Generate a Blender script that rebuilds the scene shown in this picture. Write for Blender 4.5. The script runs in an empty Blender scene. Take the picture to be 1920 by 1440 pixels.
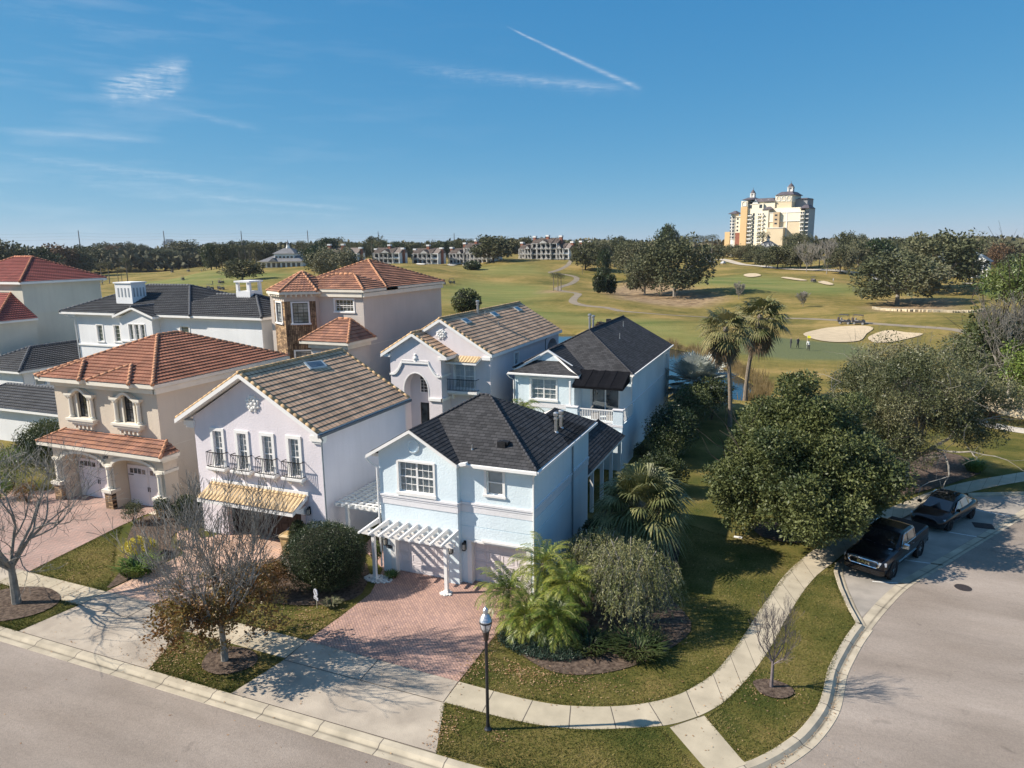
import bpy, math, random
import numpy as np
from mathutils import Vector, Matrix
from mathutils.geometry import tessellate_polygon
R=math.radians; PI=math.pi
S=bpy.context.scene
COL=S.collection
# ---------------------------------------------------------------- camera
cd=bpy.data.cameras.new('camera'); cam=bpy.data.objects.new('camera',cd); COL.objects.link(cam)
cd.sensor_width=36; cd.lens=36*1320/1920; cd.clip_start=.5; cd.clip_end=30000
cam.location=(0,0,16)
_Y,_P,_O=R(22.5),R(11.05),R(-.75)
fw=Vector((-math.sin(_Y)*math.cos(_P),math.cos(_Y)*math.cos(_P),-math.sin(_P)))
rt=Vector((math.cos(_Y),math.sin(_Y),0)); up=rt.cross(fw)
rt,up=rt*math.cos(_O)+up*math.sin(_O),up*math.cos(_O)-rt*math.sin(_O)
cam.rotation_euler=Matrix((rt,up,-fw)).transposed().to_euler()
S.camera=cam
S.view_settings.view_transform='Standard'; S.view_settings.look='None'
S.view_settings.exposure=0.68; S.view_settings.gamma=1
# ---------------------------------------------------------------- sun and sky
SUN=Vector((-1.19,-.55,1)).normalized(); EL=math.asin(SUN.z); ROT=math.atan2(SUN.x,SUN.y)
sl=bpy.data.lights.new('sun','SUN'); sl.energy=5.0; sl.angle=R(.53); sl.color=(1,.915,.80)
so=bpy.data.objects.new('sun',sl); COL.objects.link(so); so.rotation_euler=SUN.to_track_quat('Z','Y').to_euler(); so.location=(-40,-20,60)
W=bpy.data.worlds.new('World'); S.world=W; W.use_nodes=True
nt=W.node_tree; N=nt.nodes; LK=nt.links
for n in list(N): N.remove(n)
def wn(t,**k):
    n=N.new(t)
    for a,b in k.items(): setattr(n,a,b)
    return n
def wm(op,a,b=None,c=None,clamp=False):
    n=wn('ShaderNodeMath',operation=op); n.use_clamp=clamp
    for i,v in enumerate((a,b,c)):
        if v is None: continue
        if isinstance(v,(int,float)): n.inputs[i].default_value=v
        else: LK.new(v,n.inputs[i])
    return n.outputs[0]
sky=wn('ShaderNodeTexSky',sky_type='NISHITA'); sky.sun_disc=False; sky.sun_elevation=EL; sky.sun_rotation=ROT%(2*PI)
sky.altitude=0; sky.air_density=.6; sky.dust_density=0; sky.ozone_density=3.0
tc=wn('ShaderNodeTexCoord'); sep=wn('ShaderNodeSeparateXYZ'); LK.new(tc.outputs['Generated'],sep.inputs[0])
AZ=wm('MULTIPLY',wm('ARCTAN2',sep.outputs[0],sep.outputs[1]),180/PI); ELV=wm('MULTIPLY',wm('ARCSINE',sep.outputs[2]),180/PI)
cmb=wn('ShaderNodeCombineXYZ'); LK.new(AZ,cmb.inputs[0]); LK.new(ELV,cmb.inputs[1])
nz=wn('ShaderNodeTexNoise'); LK.new(cmb.outputs[0],nz.inputs['Vector']); nz.inputs['Scale'].default_value=.9; nz.inputs['Detail'].default_value=6; nz.inputs['Roughness'].default_value=.62
nz.inputs['Distortion'].default_value=.6
nf=wn('ShaderNodeTexNoise'); mpf=wn('ShaderNodeMapping'); mpf.inputs['Rotation'].default_value=(0,0,R(-28)); mpf.inputs['Scale'].default_value=(.55,4.5,1)
LK.new(cmb.outputs[0],mpf.inputs[0]); LK.new(mpf.outputs[0],nf.inputs['Vector']); nf.inputs['Scale'].default_value=1.3; nf.inputs['Detail'].default_value=7; nf.inputs['Roughness'].default_value=.68; nf.inputs['Distortion'].default_value=.5
FIB=wm('MULTIPLY',wm('SUBTRACT',nf.outputs[0],.33,clamp=True),3.2)
def streak(p,q,w,amp,na=.6,soft=.12,w2=None):
    "a wisp of cirrus or a contrail between two directions (azimuth, elevation in degrees)"
    dx,dy=q[0]-p[0],q[1]-p[1]; L=math.hypot(dx,dy); dx/=L;dy/=L
    X=wm('SUBTRACT',AZ,p[0]); Y=wm('SUBTRACT',ELV,p[1])
    a=wm('DIVIDE',wm('ADD',wm('MULTIPLY',X,dx),wm('MULTIPLY',Y,dy)),L)
    c=wm('ADD',wm('MULTIPLY',X,-dy),wm('MULTIPLY',Y,dx))
    wob=wm('MULTIPLY',wm('SUBTRACT',nz.outputs[0],.5),w*1.6)
    c=wm('ADD',c,wob)
    ww=w if w2 is None else wm('MULTIPLY_ADD',a,w2-w,w)
    g=wm('EXPONENT',wm('MULTIPLY',wm('POWER',wm('ABSOLUTE',wm('DIVIDE',c,ww)),2),-1))
    win=wm('MULTIPLY',wm('DIVIDE',a,soft,clamp=True),wm('DIVIDE',wm('SUBTRACT',1,a),soft,clamp=True))
    t=wm('MULTIPLY',wm('MULTIPLY',g,win),amp)
    return wm('MULTIPLY',wm('MULTIPLY',t,wm('ADD',1-na,wm('MULTIPLY',nz.outputs[0],na*2))),wm('ADD',1-na,wm('MULTIPLY',FIB,na)))
nz2=wn('ShaderNodeTexNoise'); mp=wn('ShaderNodeMapping'); mp.inputs['Rotation'].default_value=(0,0,R(18)); mp.inputs['Scale'].default_value=(.16,1.1,1)
LK.new(cmb.outputs[0],mp.inputs[0]); LK.new(mp.outputs[0],nz2.inputs['Vector']); nz2.inputs['Scale'].default_value=.8; nz2.inputs['Detail'].default_value=5
ST=[streak((-22.6,15.9),(-12.3,11.35),.05,.36,.7,.10,.17),streak((-31.5,13.4),(-11.8,11.25),.42,.13,.9,.25),streak((-23,12.6),(-13.5,11.5),.18,.13,.7),
 streak((-51.6,10.25),(-45.3,12.1),.75,.28,1.0,.22),streak((-50.6,10.7),(-45.2,12.9),.45,.27,1.0,.2),streak((-49.5,10.0),(-45.9,11.2),.3,.2,1.0,.25),
 streak((-59,7.75),(-46.5,7.5),.17,.10,.9,.3),streak((-59,6.45),(-38.5,4.35),.26,.15,.9,.3),streak((-47,4.0),(-33.2,2.9),.17,.17,.8,.25),
 streak((-48,9.9),(-40.5,8.5),.22,.11,.8,.3),streak((-60,15),(-43,14),.4,.05,1,.3),streak((-58,5.4),(-40,3.6),.7,.07,1,.3),streak((-44,3.2),(-34,2.3),.22,.08,1,.3)]
acc=ST[0]
for s_ in ST[1:]: acc=wm('ADD',acc,s_)
veil=wm('MULTIPLY',wm('MULTIPLY',wm('SUBTRACT',nz2.outputs[0],.5,clamp=True),.45),wm('DIVIDE',wm('SUBTRACT',-20,AZ),35,clamp=True))
zen=wm('MULTIPLY',wm('DIVIDE',wm('SUBTRACT',ELV,20),25,clamp=True),.10)   # pale veil added overhead, out of view, to brighten and whiten ambient light
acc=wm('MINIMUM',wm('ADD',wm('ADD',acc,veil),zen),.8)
# clear dry winter air: deepen the blue of the plain sky model, channel by channel
sc_=wn('ShaderNodeSeparateColor'); LK.new(sky.outputs[0],sc_.inputs[0]); hs=wn('ShaderNodeCombineColor')
for i,(a_,g_) in enumerate(((.62,1.03),(.53,.50),(.577,.26))): LK.new(wm('MULTIPLY',wm('POWER',wm('MULTIPLY',sc_.outputs[i],.085),g_),a_/.085),hs.inputs[i])
mx=wn('ShaderNodeMixRGB'); LK.new(acc,mx.inputs[0]); LK.new(hs.outputs[0],mx.inputs[1]); mx.inputs[2].default_value=(8.3,8.6,9.0,1)
bg=wn('ShaderNodeBackground'); bg.inputs[1].default_value=.0715; LK.new(mx.outputs[0],bg.inputs[0])
wo=wn('ShaderNodeOutputWorld'); LK.new(bg.outputs[0],wo.inputs[0])
W.cycles.sampling_method='AUTOMATIC'
# ---------------------------------------------------------------- materials
MATS={}
def mat(name,col,rough=.8,var=.15,ns=1.5,bump=0,bs=20,spec=.3,metal=0,col2=None,detail=4,coat=0,vs=None):
    "procedural: base colour varied by noise in object space, optional second colour in patches, optional bump"
    if name in MATS: return MATS[name]
    m=bpy.data.materials.new(name); m.use_nodes=True; t=m.node_tree; n=t.nodes; l=t.links
    b=n['Principled BSDF']; b.inputs['Roughness'].default_value=rough; b.inputs['Metallic'].default_value=metal
    b.inputs['Specular IOR Level'].default_value=spec; b.inputs['Coat Weight'].default_value=coat
    tx=n.new('ShaderNodeTexCoord'); no=n.new('ShaderNodeTexNoise'); no.inputs['Scale'].default_value=ns; no.inputs['Detail'].default_value=detail
    l.new(tx.outputs['Object'],no.inputs['Vector'])
    if vs:
        mp=n.new('ShaderNodeMapping'); mp.inputs['Scale'].default_value=vs; l.new(tx.outputs['Object'],mp.inputs[0]); l.new(mp.outputs[0],no.inputs['Vector'])
    r=n.new('ShaderNodeValToRGB'); l.new(no.outputs[0],r.inputs[0])
    c2=col2 or tuple(c*(1+var) for c in col); c1=col if col2 else tuple(c*(1-var) for c in col)
    r.color_ramp.elements[0].position=.35; r.color_ramp.elements[1].position=.65
    r.color_ramp.elements[0].color=(*c1,1); r.color_ramp.elements[1].color=(*[min(1,c) for c in c2],1)
    l.new(r.outputs[0],b.inputs['Base Color'])
    if bump:
        n2=n.new('ShaderNodeTexNoise'); n2.inputs['Scale'].default_value=bs; n2.inputs['Detail'].default_value=3; l.new(tx.outputs['Object'],n2.inputs['Vector'])
        bp=n.new('ShaderNodeBump'); bp.inputs['Strength'].default_value=bump; bp.inputs['Distance'].default_value=.05; l.new(n2.outputs[0],bp.inputs['Height']); l.new(bp.outputs[0],b.inputs['Normal'])
    MATS[name]=m; return m
def nodes(m): return m.node_tree.nodes,m.node_tree.links,m.node_tree.nodes['Principled BSDF']
def leafmat(name,a,b_,c=None,ns=.5,rough=.45,spec=.4,tr=.25):
    "leaves: two or three greens in clumps, a little light passing through"
    if name in MATS: return MATS[name]
    m=bpy.data.materials.new(name); m.use_nodes=True; n,l,b=nodes(m); b.inputs['Roughness'].default_value=rough; b.inputs['Specular IOR Level'].default_value=spec
    tx=n.new('ShaderNodeTexCoord'); no=n.new('ShaderNodeTexNoise'); no.inputs['Scale'].default_value=ns; no.inputs['Detail'].default_value=3; l.new(tx.outputs['Object'],no.inputs['Vector'])
    n2=n.new('ShaderNodeTexNoise'); n2.inputs['Scale'].default_value=9; l.new(tx.outputs['Object'],n2.inputs['Vector'])
    ad=n.new('ShaderNodeMath'); ad.operation='MULTIPLY_ADD'; l.new(n2.outputs[0],ad.inputs[0]); ad.inputs[1].default_value=.7; l.new(no.outputs[0],ad.inputs[2])
    oi=n.new('ShaderNodeObjectInfo'); a2=n.new('ShaderNodeMath'); a2.operation='MULTIPLY_ADD'; l.new(oi.outputs['Random'],a2.inputs[0]); a2.inputs[1].default_value=.16; l.new(ad.outputs[0],a2.inputs[2])
    r=n.new('ShaderNodeValToRGB'); l.new(a2.outputs[0],r.inputs[0]); e=r.color_ramp.elements
    e[0].position=.68; e[0].color=(*a,1); e[1].position=1.1 if not c else .9; e[1].color=(*b_,1)
    if c: x=e.new(1.0); x.color=(*c,1)
    l.new(r.outputs[0],b.inputs['Base Color'])
    if tr:
        ts=n.new('ShaderNodeBsdfTranslucent'); l.new(r.outputs[0],ts.inputs[0]); ms=n.new('ShaderNodeMixShader'); ms.inputs[0].default_value=tr
        l.new(b.outputs[0],ms.inputs[1]); l.new(ts.outputs[0],ms.inputs[2]); l.new(ms.outputs[0],n['Material Output'].inputs[0])
    MATS[name]=m; return m
def brickmat(name,c1,c2,mortar,w,h,ms=.01,rough=.85,bump=.4,rot=0,off=.5,uv=True,ns=.6,nv=.25,bias=0,squash=1):
    "courses of tiles, shingles, pavers or slabs laid out in the surface's own metres (its UV map)"
    if name in MATS: return MATS[name]
    m=bpy.data.materials.new(name); m.use_nodes=True; n,l,b=nodes(m); b.inputs['Roughness'].default_value=rough; b.inputs['Specular IOR Level'].default_value=.25
    tx=n.new('ShaderNodeTexCoord'); mp=n.new('ShaderNodeMapping'); mp.inputs['Rotation'].default_value=(0,0,rot)
    l.new(tx.outputs['UV' if uv else 'Object'],mp.inputs[0])
    k=n.new('ShaderNodeTexBrick'); l.new(mp.outputs[0],k.inputs['Vector']); k.offset=off; k.inputs['Scale'].default_value=1
    k.inputs['Color1'].default_value=(*c1,1); k.inputs['Color2'].default_value=(*c2,1); k.inputs['Mortar'].default_value=(*mortar,1)
    k.inputs['Brick Width'].default_value=w; k.inputs['Row Height'].default_value=h; k.inputs['Mortar Size'].default_value=ms; k.inputs['Mortar Smooth'].default_value=.1; k.inputs['Bias'].default_value=bias
    no=n.new('ShaderNodeTexNoise'); no.inputs['Scale'].default_value=ns; no.inputs['Detail'].default_value=5; l.new(tx.outputs['Object'],no.inputs['Vector'])
    mr=n.new('ShaderNodeMapRange'); mr.inputs[1].default_value=.3; mr.inputs[2].default_value=.7; mr.inputs[3].default_value=1-nv; mr.inputs[4].default_value=1+nv; l.new(no.outputs[0],mr.inputs[0])
    mx=n.new('ShaderNodeVectorMath'); mx.operation='MULTIPLY'; l.new(k.outputs[0],mx.inputs[0]); l.new(mr.outputs[0],mx.inputs[1])
    l.new(mx.outputs[0],b.inputs['Base Color'])
    if bump:
        bp=n.new('ShaderNodeBump'); bp.inputs['Strength'].default_value=bump; bp.inputs['Distance'].default_value=.02; bp.invert=True; l.new(k.outputs['Fac'],bp.inputs['Height'])
        n3=n.new('ShaderNodeTexNoise'); n3.inputs['Scale'].default_value=60; l.new(tx.outputs['Object'],n3.inputs['Vector']); b2=n.new('ShaderNodeBump'); b2.inputs['Strength'].default_value=.35; b2.inputs['Distance'].default_value=.01
        l.new(n3.outputs[0],b2.inputs['Height']); l.new(bp.outputs[0],b2.inputs['Normal']); l.new(b2.outputs[0],b.inputs['Normal'])
    MATS[name]=m; return m
# ---------------------------------------------------------------- mesh helpers
class B:
    "collects faces; .uv holds one uv pair per corner when given"
    def __init__(s): s.v=[];s.f=[];s.uv=[];s.mi=[]
    def face(s,pts,uv=None,mi=0):
        i=len(s.v); s.v.extend([tuple(p) for p in pts]); s.f.append(tuple(range(i,i+len(pts)))); s.uv.append(uv); s.mi.append(mi)
    def box(s,x0,x1,y0,y1,z0,z1,mi=0):
        i=len(s.v); s.v+=[(x,y,z) for z in (z0,z1) for y in (y0,y1) for x in (x0,x1)]
        for f in ((0,2,3,1),(4,5,7,6),(0,1,5,4),(1,3,7,5),(3,2,6,7),(2,0,4,6)): s.f.append(tuple(i+k for k in f)); s.uv.append(None); s.mi.append(mi)
    def hexa(s,p,mi=0):
        "eight corners: bottom four then top four, same winding"
        i=len(s.v); s.v+=[tuple(q) for q in p]
        for f in ((3,2,1,0),(4,5,6,7),(0,1,5,4),(1,2,6,5),(2,3,7,6),(3,0,4,7)): s.f.append(tuple(i+k for k in f)); s.uv.append(None); s.mi.append(mi)
    def obox(s,c,d,sx,sy,sz,ang=0,mi=0):
        "box centred at c with long axis along d"
        d=Vector(d).normalized(); u=Vector((0,0,1)) if abs(d.z)<.95 else Vector((0,1,0)); a=d.cross(u).normalized(); u=a.cross(d)
        c=Vector(c); P=[]
        for z in (-.5,.5):
            for x,y in ((-.5,-.5),(.5,-.5),(.5,.5),(-.5,.5)): P.append(c+d*x*sx+a*y*sy+u*z*sz)
        s.hexa(P,mi)
    def tube(s,pts,rad,n=6,cap=True,mi=0):
        pts=[Vector(p) for p in pts]; rad=rad if isinstance(rad,(list,tuple)) else [rad]*len(pts)
        base=len(s.v); ref=None
        for k,p in enumerate(pts):
            d=(pts[min(k+1,len(pts)-1)]-pts[max(k-1,0)]); d=d.normalized() if d.length>1e-9 else Vector((0,0,1))
            if ref is None: ref=Vector((1,0,0)) if abs(d.x)<.9 else Vector((0,1,0))
            a=(ref-d*ref.dot(d)); a=a.normalized() if a.length>1e-6 else d.orthogonal().normalized(); b=d.cross(a); ref=a
            for j in range(n):
                t=2*PI*j/n; q=p+(a*math.cos(t)+b*math.sin(t))*rad[k]; s.v.append(tuple(q))
        for k in range(len(pts)-1):
            for j in range(n):
                s.f.append((base+k*n+j,base+k*n+(j+1)%n,base+(k+1)*n+(j+1)%n,base+(k+1)*n+j)); s.uv.append(None); s.mi.append(mi)
        if cap:
            s.f.append(tuple(base+j for j in reversed(range(n)))); s.uv.append(None); s.mi.append(mi)
            e=base+(len(pts)-1)*n; s.f.append(tuple(e+j for j in range(n))); s.uv.append(None); s.mi.append(mi)
    def lathe(s,c,prof,n=12,mi=0,axis=None):
        base=len(s.v); c=Vector(c)
        A=Vector(axis).normalized() if axis else Vector((0,0,1)); a=A.orthogonal().normalized() if axis else Vector((1,0,0)); b=A.cross(a)
        for r,z in prof:
            for j in range(n): t=2*PI*j/n; s.v.append(tuple(c+A*z+(a*math.cos(t)+b*math.sin(t))*r))
        for k in range(len(prof)-1):
            for j in range(n):
                s.f.append((base+k*n+j,base+k*n+(j+1)%n,base+(k+1)*n+(j+1)%n,base+(k+1)*n+j)); s.uv.append(None); s.mi.append(mi)
        s.f.append(tuple(base+j for j in reversed(range(n)))); s.uv.append(None); s.mi.append(mi)
        e=base+(len(prof)-1)*n; s.f.append(tuple(e+j for j in range(n))); s.uv.append(None); s.mi.append(mi)
    def blob(s,c,rx,ry,rz,n=8,m=5,mi=0):
        s.lathe_s(c,[(math.sin(PI*k/m),-math.cos(PI*k/m)) for k in range(m+1)],rx,ry,rz,n,mi)
    def lathe_s(s,c,prof,rx,ry,rz,n,mi=0):
        base=len(s.v)
        for r,z in prof:
            for j in range(n): t=2*PI*j/n; s.v.append((c[0]+rx*r*math.cos(t),c[1]+ry*r*math.sin(t),c[2]+rz*z))
        for k in range(len(prof)-1):
            for j in range(n):
                s.f.append((base+k*n+j,base+k*n+(j+1)%n,base+(k+1)*n+(j+1)%n,base+(k+1)*n+j)); s.uv.append(None); s.mi.append(mi)
    def poly(s,pts,uvf=None,mi=0):
        "flat polygon, may be concave"
        for t in tessellate_polygon([[Vector(p) for p in pts]]):
            q=[pts[i] for i in t]; a=Vector(q[0]);n_=(Vector(q[1])-a).cross(Vector(q[2])-a)
            if n_.z<0: q=q[::-1]
            s.face(q,[uvf(p) for p in q] if uvf else None,mi)
def obj(name,b,m,parent=None,smooth=False,org=None):
    me=bpy.data.meshes.new(name)
    if parent is not None and org is None: org=root_of(parent).location
    o_=org or (0,0,0)
    vs=[(v[0]-o_[0],v[1]-o_[1],v[2]-o_[2]) for v in b.v] if any(o_) else b.v
    me.from_pydata(vs,[],b.f)
    ms=m if isinstance(m,(list,tuple)) else [m]
    for k in ms: me.materials.append(k)
    if len(ms)>1: me.polygons.foreach_set('material_index',b.mi)
    if any(u is not None for u in b.uv):
        uvl=me.uv_layers.new(name='UVMap'); a=[]
        for f,u in zip(b.f,b.uv):
            if u is None: a+=[0,0]*len(f)
            else:
                for q in u: a+=[q[0],q[1]]
        uvl.data.foreach_set('uv',a)
    if smooth: me.polygons.foreach_set('use_smooth',[True]*len(me.polygons))
    me.update()
    o=bpy.data.objects.new(name,me); COL.objects.link(o)
    if parent is not None: o.parent=parent
    elif org: o.location=org
    return o
def root_of(o):
    while o.parent is not None: o=o.parent
    return o
def tag(o,label,cat,group=None):
    o['label']=label; o['category']=cat
    if group: o['group']=group
    return o
def thing(name,label,cat,loc,group=None,rz=0):
    o=bpy.data.objects.new(name,None); o.empty_display_size=.3; COL.objects.link(o); o.location=loc; o.rotation_euler=(0,0,rz); return tag(o,label,cat,group)
def struct(name,b,m,kind='structure',smooth=False,label=None):
    o=obj(name,b,m,smooth=smooth); o['kind']=kind
    if kind=='stuff': o['label']=label or name.replace('_',' '); o['category']=name.replace('_',' ')
    return o
def dup(root,loc,rz=0,sc=None,label=None):
    r=root.copy(); COL.objects.link(r); r.location=loc; r.rotation_euler=(0,0,rz)
    if sc: r.scale=sc
    if label: r['label']=label
    for ch in list(root.children):
        c=ch.copy(); COL.objects.link(c); c.parent=r
        for g in list(ch.children):
            d=g.copy(); COL.objects.link(d); d.parent=c
    return r
def quadmesh(name,V,m,parent=None,org=(0,0,0)):
    "V: numpy array (n,4,3) of loose quads"
    V=np.asarray(V,dtype=np.float32)-np.array(org,dtype=np.float32); n=len(V); me=bpy.data.meshes.new(name)
    me.vertices.add(n*4); me.vertices.foreach_set('co',V.reshape(-1))
    me.loops.add(n*4); me.loops.foreach_set('vertex_index',np.arange(n*4,dtype=np.int32))
    me.polygons.add(n); me.polygons.foreach_set('loop_start',np.arange(0,n*4,4,dtype=np.int32))
    try: me.polygons.foreach_set('loop_total',np.full(n,4,dtype=np.int32))
    except Exception: pass
    me.materials.append(m); me.update(calc_edges=True)
    o=bpy.data.objects.new(name,me); COL.objects.link(o)
    if parent is not None: o.parent=parent
    return o
HAZE=0.00006
# ---------------------------------------------------------------- terrain
def sst(x,a,b):
    t=min(1,max(0,(x-a)/(b-a))); return t*t*(3-2*t)
def terr(x,y):
    r=math.hypot(x,y)
    if r<70: return 0.0
    az=math.degrees(math.atan2(x,y))+22.5
    A=sst(az,-28,-18)*(1-.35*sst(az,5,10))*(1-sst(az,24,31))
    z=8.5*sst(r,205,385)*A
    z=max(z,7.0*sst(r,430,800))
    k=sst(r,95,150)
    z+=k*(1.4*math.sin(x*.047+1.3*math.sin(y*.021))*math.sin(y*.039+.7)+.55*math.sin(x*.11+y*.07))*(1-.6*sst(r,500,900))
    return z
POND=[(-60,131),(-43,128.5),(-40,129.1),(-29.4,121.9),(-20.4,115.9),(-13.6,110.0),(-10.7,101.4),(-7.7,94.6),(-4.2,86.3),(-3.2,80),(-5,76.3),(-11,79),(-20,88),(-32,98),(-45,112),(-60,124)]
FAIR=[([(-119.3,224.5),(-122.6,253.4),(-88.8,246.4),(-72.7,217.0),(-71.3,182.5),(-50.9,164.0),(-27.9,151.6),(-15.2,129.1),(-5.0,123.0),(-0.1,118.8),(4.8,128.7),(7.8,123.3),(6.4,111.0),(-1.3,106.0),(-12.3,112.2),(-20.9,118.8),(-36.4,135.2),(-52.4,152.5),(-68.3,155.3),(-89.3,167.8)],.85),
 ([(-37.5,293.8),(-22.3,308.1),(-1.6,274.0),(17.9,256.7),(13.9,238.3),(-1.2,234.0),(-16.9,234.4),(-37.3,255.3)],.9),
 ([(-395.7,308.6),(-371.3,326.3),(-260,262),(-215.5,255),(-205,252.0),(-191.3,225.6),(-200.7,203.6),(-242.0,215.7),(-357.0,281.3)],.8),
 ([(-156.1,300),(-117.9,312),(-97.7,284.3),(-122.8,268)],.6),
 ([(-330,330),(-250,290),(-235,300),(-300,350)],.6),([(-150,200),(-120,205),(-100,170),(-140,160)],.5)]
GREEN=[(-10.8,121.2),(-6.2,129.0),(0.7,127.7),(8.0,128.0),(10.4,117.6),(6.2,107.1),(-1.3,105.0),(-8.2,109.2)]
DIRT=[[(-67.0,245.7),(-66.3,276.8),(-53.6,277.2),(-36.7,247.0),(-28.4,223.7),(-31.3,211.4),(-36.4,196.7),(-49.3,200.2)],
 [(15.0,202.5),(21.1,221.8),(29.6,227.7),(39.0,222.1),(31.7,185.1),(21.9,172.7),(16.3,178.4)],
 [(-39.2,200.2),(-38.4,225.7),(-27.3,232.0),(-20.9,217.6),(-25.6,202.7),(-33.1,197.9)],[(-82,229),(-73,229),(-70,219),(-79,217)]]
def pin(x,y,P):
    c=False;n=len(P);j=n-1
    for i in range(n):
        a,b=P[i],P[j]
        if (a[1]>y)!=(b[1]>y) and x<(b[0]-a[0])*(y-a[1])/(b[1]-a[1])+a[0]: c=not c
        j=i
    return c
def pdist(x,y,P):
    d=1e9;n=len(P)
    for i in range(n):
        ax,ay=P[i];bx,by=P[(i+1)%n];dx,dy=bx-ax,by-ay;t=max(0,min(1,((x-ax)*dx+(y-ay)*dy)/(dx*dx+dy*dy+1e-9)));d=min(d,math.hypot(x-ax-t*dx,y-ay-t*dy))
    return d
def soft(x,y,P,w):
    xs=[p[0] for p in P];ys=[p[1] for p in P]
    if x<min(xs)-w or x>max(xs)+w or y<min(ys)-w or y>max(ys)+w: return 0
    d=pdist(x,y,P); 
    return min(1,.5+.5*d/w) if pin(x,y,P) else max(0,.5-.5*d/w)
verts=[];faces=[];zone=[]
rs=[0,20,40,55,62,66,69,71,73]; r=73
while r<9000: r*=1.0105 if r<330 else (1.02 if r<600 else 1.09); rs.append(r)
azs=[]; a=-180
while a<180-1e-6: azs.append(a); a+=(.45 if -66<=a<24 else 6)
na=len(azs)
for r in rs:
    for a in azs:
        x,y=r*math.sin(R(a)),r*math.cos(R(a)); z=terr(x,y)
        if r<66: z=-.16
        elif r<71: z=-.16+.16*(r-66)/5
        g=d=p=0
        if 60<r<420:
            for P,k in FAIR: g=max(g,k*soft(x,y,P,7))
            p=soft(x,y,GREEN,1.2)
            for P in DIRT: d=max(d,soft(x,y,P,4))
            w=soft(x,y,POND,2.2)
            if w>0: z-=1.3*sst(w,.15,1)
        verts.append((x,y,z)); zone.append((g,d,p,1))
for i in range(len(rs)-1):
    for j in range(na):
        k=(j+1)%na
        if i==0: 
            if j%1==0: faces.append((i*na+j,(i+1)*na+k,(i+1)*na+j)) 
        else: faces.append((i*na+j,i*na+k,(i+1)*na+k,(i+1)*na+j))
me=bpy.data.meshes.new('ground'); me.from_pydata(verts,[],[f[::-1] for f in faces])
ca=me.color_attributes.new('zone','FLOAT_COLOR','POINT'); ca.data.foreach_set('color',[c for z in zone for c in z])
me.polygons.foreach_set('use_smooth',[True]*len(me.polygons))
if me.polygons[5000].normal.z<0: me.flip_normals()
GR=bpy.data.objects.new('ground',me); COL.objects.link(GR); GR['kind']='structure'
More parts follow.
